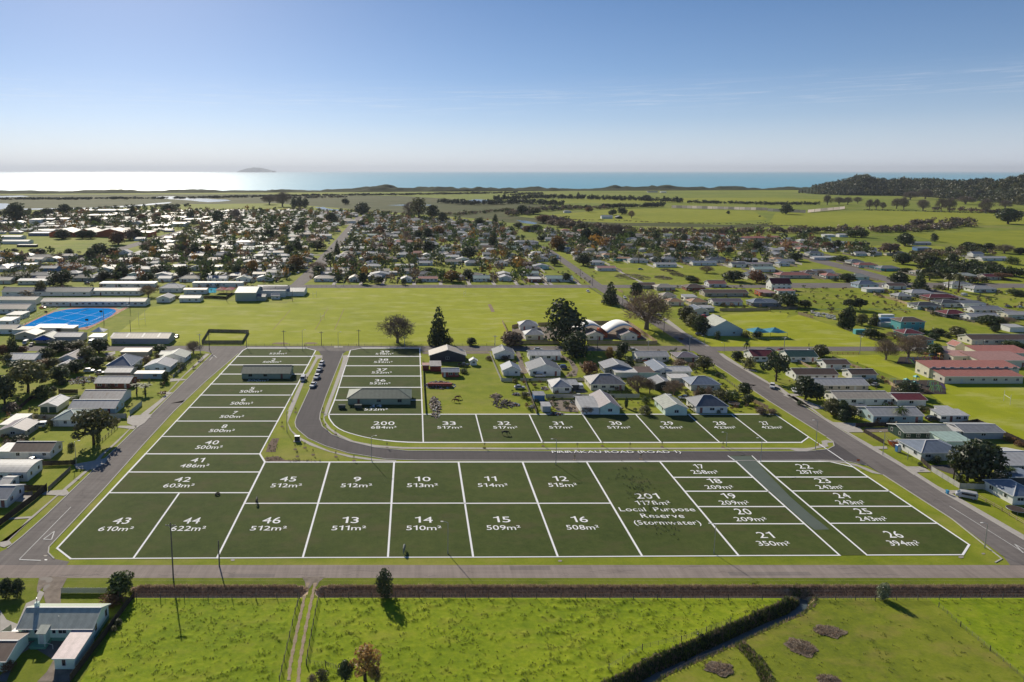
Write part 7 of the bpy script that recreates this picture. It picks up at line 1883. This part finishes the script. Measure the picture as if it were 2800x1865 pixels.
SAILB = M('sail_blue', (.03,.22,.32), .7, .1, .3); SAILR = M('sail_red', (.45,.13,.12), .7, .1, .3)
sail('shade_sail', 1975, 2140, 285, 10, 3.0, SAILR, 'red and grey shade sail beside the swimming pool', 2)
tile(1400, 720); sail('shade_sail', 2215, 2530, 690, 9, 3.2, SAILB, 'blue peaked shade sail on the church lawn', 2)
tf([(2180,700),(2560,702)], 1.0, STEEL, 'low railing in front of the blue shade sail', 'rail')
tile(0, 720); sail('shade_sail', 300, 450, 745, 5, 2.4, M('sail_bright_blue', (.03,.12,.45), .7, .1, .3), 'bright blue awning at the school entrance', 1); sail('shade_sail', 830, 950, 680, 6, 3.0, CANV, 'white awning behind the small white shed', 1)
# goal posts
def goal(x, y, h, w, label, mat=TRIM):
    o = empty('goal_posts', (x, y, 0), label, 'goal posts', 'goal posts')
    for s in (-w/2, w/2): MB().tube([(s, 0, 0), (s, 0, h)], .07, 6).build('upright', mat, o)
    MB().tube([(-w/2, 0, min(h, 2.6 if h < 5 else 3)), (w/2, 0, min(h, 2.6 if h < 5 else 3))], .06, 6).build('crossbar', mat, o); return o
for tx_, ty_, x, yb, yt, lb in ((0,720,1307,560,440,'white goal posts near the blue court'), (700,720,540,312,255,'white goal posts near the sports hall'), (700,720,610,522,452,'white goal posts in the middle of the field'), (700,720,1920,300,248,'white goal posts at the far side of the field'), (2100,720,2195,1285,1190,'white goal posts on the school green')):
    tile(tx_, ty_); u, v = nat(x, yb); X, Y = gp(u, v); goal(X, Y, top_h(v, ty_ + yt * K), 5.2, lb).rotation_euler.z = R(70)
# court furniture
tile(0, 720)
for x, y, lb in ((805, 570, 'basketball hoop at the front of the court'), (935, 490, 'basketball hoop at the east of the court'), (430, 495, 'basketball hoop at the west of the court')):
    X, Y = tp(x, y); o = empty('basketball_hoop', (X, Y, .1), lb, 'basketball hoop', 'basketball hoops'); MB().tube([(0,0,0),(0,0,3)], .08, 7).build('post', STEEL, o); MB().box(-.9,.9,-.5,-.45,2.7,3.8).build('backboard', WOODD, o)
    ring = [(.23 * math.cos(t), -.75 + .23 * math.sin(t), 3.0) for t in [k * .7 for k in range(10)]]; MB().tube(ring, .02, 5).build('ring', CONT, o)
XA, YA = tp(748, 450); XB, YB = tp(815, 425); o = empty('tennis_net', (XA, YA, .1), 'tennis net across the blue court', 'net'); mb = MB()
for k in range(15): mb.bar(((XB-XA)*k/14, (YB-YA)*k/14, .05), ((XB-XA)*k/14, (YB-YA)*k/14, .95), .03)
for z in (.1, .35, .6, .92): mb.bar((0,0,z), (XB-XA, YB-YA, z), .03)
mb.build('netting', WOODD, o); MB().tube([(0,0,0),(0,0,1.05)], .05, 6).build('post', STEEL, o); MB().tube([(XB-XA,YB-YA,0),(XB-XA,YB-YA,1.05)], .05, 6).build('post', STEEL, o)
# playgrounds
def playground(x0, x1, y0, y1, label, seed, cols):
    rs = random.Random(seed); pts = [tp(x0, y1), tp(x1, y1), tp(x1 - 20, y0), tp(x0 + 30, y0)]
    poly('bark_surface', pts, .09, DIRT if seed == 1 else WOODD); cx_ = sum(p[0] for p in pts) / 4; cy_ = sum(p[1] for p in pts) / 4; o = empty('playground', (cx_, cy_, .1), label, 'playground', 'playgrounds')
    ax, ay = (pts[1][0] - pts[0][0]) * .4, (pts[2][1] - pts[1][1]) * .35
    for k in range(12):
        px, py = rs.uniform(-ax, ax), rs.uniform(-ay, ay); m = MAT[cols[k % len(cols)]]; t = k % 4
        if t == 0:
            for q in (-.7, .7):
                for r_ in (-.7, .7): MB().tube([(px+q, py+r_, 0), (px+q, py+r_, 2.9)], .06, 6).build('post', m, o)
            MB().box(px-.75, px+.75, py-.75, py+.75, 1.3, 1.4).build('platform', WOODN, o); MB().add([(px-.95,py-.95,2.8),(px+.95,py-.95,2.8),(px+.95,py+.95,2.8),(px-.95,py+.95,2.8),(px,py,3.6)], [(0,1,4),(1,2,4),(2,3,4),(3,0,4)]).build('roof', m, o)
        elif t == 1: MB().add([(px-.3,py,1.5),(px+.3,py,1.5),(px+.3,py-2.6,.15),(px-.3,py-2.6,.15)], [(0,1,2,3)]).box(px-.35,px-.28,py-.1,py,1.4,1.75).build('slide', m, o)
        elif t == 2:
            MB().bar((px-1.6,py,2.3),(px+1.6,py,2.3),.09).build('swing_beam', m, o)
            for q in (-1.6, 1.6): MB().bar((px+q,py-.7,0),(px+q,py,2.3),.08).bar((px+q,py+.7,0),(px+q,py,2.3),.08).build('swing_leg', m, o)
        else:
            for q in range(4): MB().tube([(px+q*.8,py,0),(px+q*.8,py,2.2)], .05, 6).build('post', m, o)
            MB().bar((px,py,2.15),(px+2.4,py,2.15),.08).build('beam', m, o)
for k, c in dict(play_teal=(.08,.45,.42), play_red=(.5,.07,.05), play_green=(.2,.5,.12), play_purple=(.25,.15,.4), play_blue=(.06,.2,.5), play_orange=(.6,.25,.05)).items(): M(k, c, .5, .05, 1, .4)
tile(2100, 720)
playground(1180, 1650, 860, 925, 'colourful playground frames behind the school lawn', 2, ['play_orange', 'play_green', 'play_blue', 'play_red']); playground(1120, 1640, 1075, 1205, 'teal and purple playground beside the red-roofed school', 3, ['play_teal', 'play_purple', 'play_green', 'play_teal'])
# solar panels on the hall
hall = [o for o in COL.objects if o.get('category') == 'sports hall' and 'white sports hall with pale grey' in o.get('label', '')]
if hall:
    SOL = M('solar_panel', (.015,.018,.03), .2, .1, 1, .6); hb = hall[0]
    for k in range(2):
        for q in range(5): MB().box(-.95, .95, -2.4, 2.4, 0, .06).build('solar_panel', SOL, hb, (-2.5 + k * 9 + (q - 2) * 1.0 * 1.0 - 1 + q * .95, -5.0, 6.25)).rotation_euler = (math.atan2(2.2, 9), 0, 0)
# ================================================================ building site, bins, small things
SKIP = M('skip_orange', (.55,.12,.03), .6, .12, 1); LOO = M('toilet_blue', (.04,.16,.36), .5, .06); BIN = M('bin_blue', (.06,.3,.5), .5, .05)
tile(2100, 1080)
X, Y = tp(1195, 480); sk = MB(); sk.add([(-1.5,-.9,0),(1.5,-.9,0),(1.5,.9,0),(-1.5,.9,0),(-2.2,-1,1.5),(2.2,-1,1.5),(2.2,1,1.5),(-2.2,1,1.5)], [(0,3,2,1),(0,1,5,4),(1,2,6,5),(2,3,7,6),(3,0,4,7)]); so = tag(sk.build('skip_bin', SKIP, None, (X, Y + 1, .1)), 'orange skip bin heaped with rubbish beside the mesh fence', 'skip bin')
rub = MB(); rs3 = random.Random(3)
for k in range(40): rub.box(*(lambda a, b, c, s: (a - s, a + s * 1.4, b - s, b + s, c, c + s))(rs3.uniform(-1.7, 1.7), rs3.uniform(-.7, .7), rs3.uniform(1.0, 1.7), rs3.uniform(.1, .3)))
tag(rub.build('rubbish', M('rubbish_mix', (.4,.38,.34), .9, .5, 3), so), kind='stuff')
X, Y = tp(1205, 530); o = empty('portable_toilet', (X, Y + .6, .1), 'blue portable toilet on the building site', 'portable toilet'); MB().box(-.55,.55,-.55,.55,0,2.1).build('cabin', LOO, o); MB().box(-.42,.42,-.6,-.55,.12,1.95).build('door', TRIM, o); MB().add([(-.6,-.6,2.1),(.6,-.6,2.1),(.6,.6,2.1),(-.6,.6,2.1),(-.3,-.3,2.35),(.3,-.3,2.35),(.3,.3,2.35),(-.3,.3,2.35)], [(0,1,5,4),(1,2,6,5),(2,3,7,6),(3,0,4,7),(4,5,6,7)]).build('roof', TRIM, o)
X, Y = tp(1390, 560); MB().box(-1.1,1.1,-.8,.8,.1,.7).box(-1.2,1.2,-.9,.9,.7,.78).box(-.9,-.3,-.6,.6,.78,1.1).build('pallet_stack', TRIM, None, (X, Y + 1, .05)); tag(bpy.data.objects['pallet_stack'], 'white wrapped pallet on the building site grass', 'pallet')
X, Y = tp(1647, 912); o = empty('wheelie_bin', (X, Y, .1), 'blue wheelie bin on the east footpath', 'bin'); MB().add([(-.22,-.25,.1),(.22,-.25,.1),(.22,.25,.1),(-.22,.25,.1),(-.29,-.36,1.0),(.29,-.36,1.0),(.29,.36,1.0),(-.29,.36,1.0)], [(0,3,2,1),(0,1,5,4),(1,2,6,5),(2,3,7,6),(3,0,4,7)]).build('body', BIN, o); MB().box(-.31,.31,-.4,.38,1.0,1.07).build('lid', BIN, o)
for s in (-.25, .25): MB().tube([(s-.03,.28,.12),(s+.03,.28,.12)], .12, 10).build('wheel', RUBBER, o)
X, Y = tp(828, 625); o = empty('traffic_sign', (X, Y, .1), 'orange roadworks sign standing at the junction', 'sign'); MB().tube([(0,0,0),(0,0,1.2)], .04, 6).build('post', STEEL, o); MB().box(-.4,.4,-.04,0,.5,1.1).build('board', SKIP, o)
X, Y = tp(460, 468); o = empty('fire_hydrant', (X, Y, .1), 'small red marker post at the road corner', 'marker post'); MB().tube([(0,0,0),(0,0,.9)], .12, 8).build('post', PAINT['red'], o); MB().tube([(0,0,.9),(0,0,1.0)], [.14,.05], 8).build('cap', PAINT['red'], o)
def tramp(x, y, lab):
    o = empty('trampoline', (x, y, 0), lab, 'trampoline', 'trampolines'); c = [(2 * math.cos(t * math.pi / 12), 2 * math.sin(t * math.pi / 12)) for t in range(24)]; MB().prism(c, .82, .88).build('mat', WOODD, o); MB().tube([(a, b, .85) for a, b in c] + [(c[0][0], c[0][1], .85)], .06, 6).build('rim', STEEL, o)
    for k in range(6): MB().tube([(c[k*4][0], c[k*4][1], 0), (c[k*4][0], c[k*4][1], .85)], .04, 6).build('leg', STEEL, o)
tramp(*tp(2275, 1075), 'black trampoline beside the white corner house'); tile(1400, 720); tramp(*tp(2040, 1305), 'trampoline on the lawn of the slate roofed house')
tile(700, 1080); X, Y = tp(380, 425); o = empty('utility_box', (X, Y, .05), 'dark utility cabinet on a concrete pad by the bend', 'utility box'); MB().box(-1.2,1.2,-.9,.9,0,.1).build('pad', CONC, o); MB().box(-.8,.8,-.5,.5,.1,1.7).build('cabinet', M('cabinet_dark', (.05,.055,.05), .5, .1), o); MB().box(-.85,.85,-.55,.55,1.7,1.8).build('lid', STEEL, o)
# planted beds and staked saplings on the bend
BARKB = M('bark_mulch', (.2,.15,.115), .95, .4, 2, .05, world=True)
for pts in ([(150,400),(215,398),(190,460),(180,525),(90,525),(110,460)], [(80,575),(200,562),(270,600),(600,608),(560,614),(90,612)]): tpoly('planting_bed', pts, .05, BARKB)
bedp = []
for x0, x1, y0, y1, n in ((115,200,410,520,26), (90,260,570,612,30), (300,600,604,612,24)):
    for k in range(n): bedp.append(tp(rnd.uniform(x0, x1), rnd.uniform(y0, y1)))
far_mass('bed_plants', bedp, [rnd.uniform(.3, .8) for _ in bedp], [rnd.uniform(.4, .8) for _ in bedp], ['olive', 'green', 'brown'], 24, 90, 'small new plants in the bark beds')
def sapling(x, y, lab):
    o = empty('staked_sapling', (x, y, 0), lab, 'tree', 'staked street saplings'); MB().tube([(0,0,0),(.02,0,1.9)], [.03,.012], 5).build('trunk', BARK, o)
    for s in (-.35, .35): MB().tube([(s,0,0),(s,0,1.2)], .03, 5).build('stake', WOODN, o)
    put('crown', np_mesh('crown', leaf_quads([(0,0,1.5,.35,.35,.55)], 70, .16, rnd.randrange(9999), .8), 4, [LEAF['olive']]), o); poly('mulch_ring', [(.6 * math.cos(t * .7), .6 * math.sin(t * .7)) for t in range(9)], .06, BARKB, kind=None, parent=o)
sp = [(360,500),(450,485),(380,565),(525,550),(735,568),(900,605),(240,290),(365,160),(320,45),(615,160),(605,260),(640,310),(730,365),(1205,490),(2100,490)]
for k, p in enumerate(sp): sapling(*tp(*p), OW[k] + ' staked sapling on the new road verge')
tile(1400, 1080)
for k, p in enumerate([(285,470),(600,492),(830,470),(1085,490),(1380,478),(1940,482),(575,600),(1185,590)]): sapling(*tp(*p), OW[k] + ' staked sapling east along the new road')
tile(0, 1460); MH = M('manhole_iron', (.3,.27,.23), .7, .15, 3)
for k, (tx_, ty_, x, y, w) in enumerate(((0,1460,422,240,14), (0,1460,418,203,18), (1400,1460,442,250,20), (2100,1460,1980,183,18), (2100,1460,1775,215,26), (0,1460,2140,242,20), (0,1080,1278,246,12))):
    tile(tx_, ty_); tpoly('manhole_cover', [(x + w * math.cos(t * .628), y + w * .42 * math.sin(t * .628)) for t in range(10)], .07, MH if k else TRIM)
# brush heaps, rubble, junk
def heap(pts_px, h, n, mats, label, name='brush_heap', seed=1, wl_=(.6, 2.2), th=.06):
    rs = random.Random(seed); P = [tp(*p) for p in pts_px]; cx_ = sum(p[0] for p in P) / len(P); cy_ = sum(p[1] for p in P) / len(P); rx = max(abs(p[0] - cx_) for p in P); ry = max(abs(p[1] - cy_) for p in P); mb = MB()
    for k in range(n):
        a, r = rs.uniform(0, 6.28), rs.random() ** .6; x, y = math.cos(a) * r * rx, math.sin(a) * r * ry; z = h * (1 - r) * rs.random() + .03; b = rs.uniform(0, 6.28); L = rs.uniform(*wl_) / 2; dz = rs.uniform(-.3, .3) * L
        mb.bar((x - math.cos(b) * L, y - math.sin(b) * L, max(.03, z - dz)), (x + math.cos(b) * L, y + math.sin(b) * L, max(.03, z + dz)), th * rs.uniform(.5, 1.6), None, rs.randrange(len(mats)))
    z0 = fz(cx_, cy_) if cy_ < 136 else 0
    return tag(mb.build(name, mats, None, (cx_, cy_, z0)), label, 'heap', 'heaps', 'stuff')
HB = [M('stick_grey', (.26,.21,.16), .9, .3, 3), M('stick_brown', (.13,.1,.075), .9, .3, 3), M('stick_pale', (.34,.27,.2), .9, .3, 3)]; JK = [M('junk_white', (.55,.54,.52), .7, .3, 2), M('junk_dark', (.05,.05,.05), .7, .3, 2), HB[0], M('junk_rust', (.2,.08,.05), .8, .3, 2), M('junk_blue', (.08,.16,.25), .6, .3, 2)]
def burnt(tx_, ty_, cx_, cy_, rx, ry, h, label, seed):
    tile(tx_, ty_); rs = random.Random(seed); X, Y = tp(cx_, cy_); X1, _ = tp(cx_ + rx, cy_); _, Y1 = tp(cx_, cy_ - ry); RX, RY = X1 - X, Y1 - Y; o = empty('brush_heap', (X, Y, fz(X, Y)), label, 'heap', 'brush heaps in the paddock')
    ol = [(RX * math.cos(t * .3) * (1 + .2 * math.sin(t * 1.9 + seed) + rs.uniform(-.1, .1)), RY * math.sin(t * .3) * (1 + .2 * math.sin(t * 1.3) + rs.uniform(-.1, .1))) for t in range(21)]
    poly('bare_soil', ol, .09, HEAPS, kind=None, parent=o); st = MB()
    for k in range(230):
        a_, r = rs.uniform(0, 6.28), rs.random() ** .55; x, y = math.cos(a_) * r * RX * .9, math.sin(a_) * r * RY * .9; z = .1 + h * (1 - r) * rs.random(); b_ = rs.uniform(0, 6.28); L = rs.uniform(.15, .7); st.bar((x - math.cos(b_) * L, y - math.sin(b_) * L, z), (x + math.cos(b_) * L, y + math.sin(b_) * L, z + rs.uniform(-.1, .1)), rs.uniform(.02, .06), None, rs.randrange(3))
    tag(st.build('sticks', HB, o), kind='stuff')
    blades_pts = [(X + math.cos(a_) * r * RX, Y + math.sin(a_) * r * RY, fz(X, Y) + .1 + h * .5 * (1 - r)) for a_, r in [(rs.uniform(0, 6.28), rs.random() ** .6) for _ in range(160)]]
    d = blades('dead_stalks', [(p[0] - X, p[1] - Y, p[2] - fz(X, Y)) for p in blades_pts], .12, .4, [LD2, LD2, LD], seed, None, 4, .05, None); d.parent = o
HEAPS = M('heap_soil', (.2,.16,.115), .95, .45, 2.2, .05, world=True, stain=(.12,.13,.03), stain_amt=.6)
burnt(2100, 1460, 560, 895, 135, 55, .3, 'upper brush heap in the grazed paddock', 2); burnt(2100, 1460, 305, 1040, 135, 78, .7, 'dark middle brush heap in the grazed paddock', 3); burnt(2100, 1460, 560, 1345, 105, 50, .5, 'brush heap at the bottom edge of the grazed paddock', 4); burnt(1400, 1460, 1905, 1240, 130, 62, .12, 'flat brush heap inside the ditch corner', 5)
tile(700, 720); heap([(1545,1140),(1830,1140),(1690,1085)], 1.8, 260, JK, 'rubbish heap beside the red trailer in the horse yard', 'rubbish_heap', 6, (.4, 1.6), .2); heap([(1605,1380),(1700,1370),(1640,1225)], 1.1, 160, HB + JK[:2], 'log and stone row in the horse yard', 'rubble_row', 7, (.5, 1.8), .3)
heap([(2165,1240),(2250,1240),(2210,1200)], 1.0, 60, HB, 'pale driftwood heap in the horse yard', 'log_heap', 8, (.8, 2.4), .2); heap([(2170,1300),(2354,1330),(2300,1250)], .7, 120, [HB[1], JK[1]], 'dark scrap row in the horse yard', 'rubble_row', 9, (.4, 1.4), .25)
X, Y = tp(1690, 1142); MB().box(-5,5,-1.1,1.1,.5,1.3).box(-5.05,5.05,-1.15,-1.1,.5,1.6).build('flat_trailer', WALL['red'], None, (X, Y + 1.2, 0)); tag(bpy.data.objects['flat_trailer'], 'long red trailer loaded with rubbish in the horse yard', 'trailer')
tile(1400, 720)
for k, (x, y, w, l_) in enumerate(((40,1215,60,'first'),(150,1215,90,'second'),(30,1310,80,'third'),(300,1160,60,'fourth'),(580,1290,90,'fifth'),(400,1395,160,'sixth'),(190,1330,60,'seventh'),(640,1330,60,'eighth'))): heap([(x - w/2, y), (x + w/2, y), (x, y - 22)], .8, 70, JK, l_ + ' junk pile around the gravel yard', 'junk_pile', 20 + k, (.3, 1.2), .22)
tile(0, 720); heap([(640,1100),(870,1090),(760,1040)], 1.0, 160, JK, 'scrap pile behind the brick house', 'junk_pile', 31, (.4, 1.8), .2)
tile(1400, 440); heap([(985,1082),(1230,1082),(1110,1040)], 2.6, 300, HB, 'large brush heap on the rough section', seed=33, wl_=(1, 4), th=.15); heap([(1340,1085),(1440,1085),(1390,1058)], 2.0, 150, HB, 'middle brush heap on the rough section', seed=34, wl_=(1, 4), th=.15); heap([(1490,1058),(1560,1058),(1525,1028)], 2.4, 140, [HB[1]], 'dark brush heap on the rough section', seed=35, wl_=(1, 4), th=.15); heap([(1400,1020),(1480,1020),(1440,992)], 2.0, 120, [HB[1]], 'far dark brush heap on the rough section', seed=36, wl_=(1, 4), th=.15)
tile(2100, 720); STN = M('stone_white', (.5,.5,.48), .8, .3, 2)
for k in range(70):
    x, y = rnd.uniform(390, 620), 0; y = 455 + (x - 390) * .2 + rnd.uniform(-14, 22); X, Y = tp(x, y); b = MB().box(-.5, .5, -.35, .35, 0, rnd.uniform(.4, .9)).build('stone_block', STN, None, (X, Y, .05), rnd.uniform(0, 3)); tag(b, 'pale stone block in the yard behind the timber fence', 'stone block', 'stone blocks')
for x0, x1, y, c, lb in ((1030,1215,588,'grey','grey container nearest in the stacked row'), (1035,1215,545,'blue','blue-grey container in the middle of the row'), (1035,1160,512,'white','white container at the back of the row'), (805,920,655,'teal','teal container beside the garden trees')):
    X0, Yf = tp(x0, y); X1 = tp(x1, y)[0]; ct = MB().box(0, X1 - X0, 0, 2.4, 0, 2.6)
    for q in range(int((X1 - X0) / .6)): ct.box(.15 + q * .6, .42 + q * .6, -.05, 0, .12, 2.48)
    tag(ct.build('shipping_container', WALL[c], None, (X0, Yf, 0)), lb, 'container', 'shipping containers')
# small things inside the tinted lots
tile(700, 720); TD = M('tinted_grey', (.07,.085,.075), .8, .2, 2)
for k, (x, y, w, h) in enumerate(((790,1335,50,22),(940,1335,50,22))):
    X, Y = tp(x, y); MB().box(-1.3,1.3,-.6,.6,.15,1.3).box(-1.35,1.35,-.65,.65,1.3,1.36).build('wrapped_stack', TD, None, (X, Y, .15)); 
    tag(bpy.data.objects['wrapped_stack' + ('' if k == 0 else '.001')], ('first' if k == 0 else 'second') + ' wrapped building stack in front of the lot 35 house', 'pallet', 'wrapped stacks')
tile(0, 1080); X, Y = tp(2000, 920); ring = [(.55 * math.cos(t * math.pi / 8), .55 * math.sin(t * math.pi / 8), .2) for t in range(17)]; tag(MB().tube(ring, .2, 8).build('tractor_tyre', RUBBER, None, (X, Y, .15)), 'old tyre lying in lot 44', 'tyre')
tile(1400, 1080); ptl = [tp(rnd.gauss(1300, 130), 0)[0] for _ in range(1)]
rough = []
for k in range(230):
    t = rnd.random(); x = 1020 + 420 * t + rnd.gauss(0, 70); y = 690 + 560 * t + rnd.gauss(0, 45); rough.append((*tp(x, y), .13))
blades('reserve_rushes', rough, .15, .45, [leaf_mat('rush_dark', (.05,.07,.025), (.085,.105,.045)), leaf_mat('rush_pale', (.08,.1,.05), (.12,.135,.075))], 66, 'rushes and rank grass in the reserve hollow', 7, .06)
# ================================================================ people and animals
def skin_mesh(name, joints, edges, mat, sub=2):
    me = bpy.data.meshes.new(name + '_bones'); me.from_pydata([j[:3] for j in joints], edges, []); ob = bpy.data.objects.new(name + '_bones', me); COL.objects.link(ob)
    ob.modifiers.new('s', 'SKIN'); ob.modifiers.new('d', 'SUBSURF').levels = sub
    for i, j in enumerate(joints): me.skin_vertices[0].data[i].radius = (j[3], j[4] if len(j) > 4 else j[3])
    me.skin_vertices[0].data[0].use_root = True
    bpy.context.view_layer.update(); out = bpy.data.meshes.new_from_object(ob.evaluated_get(bpy.context.evaluated_depsgraph_get())); bpy.data.objects.remove(ob); out.materials.clear(); out.materials.append(mat); out.name = name; return out
HJ = [(0,.1,1.12,.26,.3),(0,-.35,1.12,.27,.31),(0,.62,1.1,.25,.3),(0,-.8,1.15,.27,.29),(0,1.0,1.2,.17,.2),(0,1.3,.85,.12,.15),(0,1.5,.5,.1,.12),(0,1.72,.2,.07,.08),(.16,.62,.75,.11),(.16,.6,.42,.06),(.16,.6,.05,.055),(-.16,.62,.75,.11),(-.16,.72,.42,.06),(-.16,.66,.05,.055),(.17,-.85,.8,.15),(.17,-.78,.55,.08),(.17,-.95,.4,.06),(.17,-.9,.05,.055),(-.17,-.85,.8,.15),(-.17,-.72,.55,.08),(-.17,-.88,.4,.06),(-.17,-.82,.05,.055),(0,-1.1,1.05,.06),(0,-1.2,.6,.07),(.07,1.45,.66,.02),(-.07,1.45,.66,.02)]
HE = [(0,1),(0,2),(1,3),(2,4),(4,5),(5,6),(6,7),(2,8),(8,9),(9,10),(2,11),(11,12),(12,13),(3,14),(14,15),(15,16),(16,17),(3,18),(18,19),(19,20),(20,21),(3,22),(22,23),(6,24),(6,25)]
HB1 = M('horse_chestnut', (.19,.075,.03), .7, .15, 2); HB2 = M('horse_dark_bay', (.025,.028,.024), .7, .15, 2); HB3 = M('horse_grey', (.16,.18,.16), .7, .1, 2); COWM = M('cow_black', (.02,.018,.016), .7, .3, 1)
hme = skin_mesh('horse_body', HJ, HE, HB1)
def horse(tx_, ty_, x, y, rz, mat, label):
    tile(tx_, ty_); X, Y = tp(x, y); o = put('grazing_horse', hme, None, (X, Y, .15 if mat is not HB1 else .03), rz, (1.05,) * 3); o.material_slots[0].link = 'OBJECT'; o.material_slots[0].material = mat; tag(o, label, 'horse', 'grazing horses')
horse(700,720,1840,1278,R(80),HB1,'chestnut horse grazing in the yard beside the lots'); horse(700,720,1852,1250,R(-70),HB1,'second chestnut horse behind the first in the yard'); horse(700,1080,2290,370,R(-100),HB2,'dark horse grazing in lot 32'); horse(700,1080,8,1000,R(10),HB2,'dark horse standing between lots 45 and 46'); horse(700,1080,1362,1440,R(175),HB3,'pale horse facing away in lot 14')
CJ = [(x, y * .9, z * .85, *[r * 1.15 for r in rest]) for x, y, z, *rest in HJ]; cme = skin_mesh('cow_body', CJ, HE, COWM, 1); tile(1400, 440)
for k in range(16):
    X, Y = tp(2255 + k * 9 + rnd.uniform(-8, 8), 572 + rnd.uniform(-8, 12)); tag(put('cow', cme, None, (X, Y, .2), rnd.uniform(0, 6.28), (1.1,) * 3), 'black cow in the herd on the far pasture', 'cow', 'cows in the far pasture')
for k, (x, y) in enumerate(((2005,578),(2055,580),(2090,582),(2160,580),(2185,582))): X, Y = tp(x, y); tag(put('cow', cme, None, (X, Y, .2), rnd.uniform(0, 6.28), (1.1,) * 3), OW[k] + ' black cow strung out west of the herd', 'cow', 'cows in the far pasture')
PJ = [(0,0,.98,.15,.12),(0,0,1.2,.16,.11),(0,0,1.42,.17,.11),(0,0,1.53,.06),(0,-.02,1.66,.1,.11),(0,-.02,1.76,.07),(.2,0,1.42,.065),(.27,-.05,1.15,.05),(.25,-.2,.92,.035),(-.2,0,1.42,.065),(-.27,.05,1.15,.05),(-.25,.12,.9,.035),(.1,0,.92,.1),(.11,-.1,.5,.07),(.11,-.05,.08,.05),(.11,-.2,.04,.04),(-.1,0,.92,.1),(-.11,.08,.5,.07),(-.11,.18,.1,.05),(-.11,.05,.04,.04)]
PE = [(0,1),(1,2),(2,3),(3,4),(4,5),(2,6),(6,7),(7,8),(2,9),(9,10),(10,11),(0,12),(12,13),(13,14),(14,15),(0,16),(16,17),(17,18),(18,19)]
pme = skin_mesh('person_body', PJ, PE, PAINT['dark'], 1)
for tx_, ty_, x, y, m, lb in ((0,720,240,572,'dark','person in dark clothes walking on the blue court'), (0,720,190,588,'dark','person in dark clothes at the edge of the blue court'), (2100,720,375,770,'dark','person in black walking along the church lawn'), (1400,720,890,630,'red','worker in an orange vest between the arched shelters'), (700,720,455,1075,'silver','person in light clothes at the edge of lot 4'), (700,720,470,1078,'dark','person in dark clothes at the edge of lot 4'), (700,720,450,775,'dark','person standing by the school road fence')):
    tile(tx_, ty_); X, Y = tp(x, y); o = put('person', pme, None, (X, Y, .1), rnd.uniform(0, 6.28)); o.material_slots[0].link = 'OBJECT'; o.material_slots[0].material = PAINT[m] if m != 'red' else SKIP; tag(o, lb, 'person', 'people')
    hd = MB(); hd.tube([(0,-.02,1.56),(0,-.02,1.62),(0,-.02,1.72),(0,-.02,1.8)], [.05,.1,.105,.05], 10); hd.build('head', M('skin_tone', (.45,.28,.2), .6, .05) if 'skin_tone' not in MAT else MAT['skin_tone'], o); MB().tube([(0,.0,1.68),(0,.01,1.76),(0,0,1.84)], [.112,.115,.05], 10).build('hair', WOODD, o)
# ================================================================ air
HAZE = bpy.data.materials.new('haze_air'); HAZE.use_nodes = True; hn = HAZE.node_tree.nodes; hn.clear()
ho_ = hn.new('ShaderNodeOutputMaterial'); hv = hn.new('ShaderNodeVolumePrincipled'); hv.inputs['Color'].default_value = (.8,.87,.97,1); hv.inputs['Density'].default_value = HAZE_D; hv.inputs['Anisotropy'].default_value = .2
HAZE.node_tree.links.new(hv.outputs[0], ho_.inputs['Volume'])
hb_ = MB().box(-75000, 75000, -3000, 62000, -4, 420).build('haze', HAZE); tag(hb_, kind='stuff')
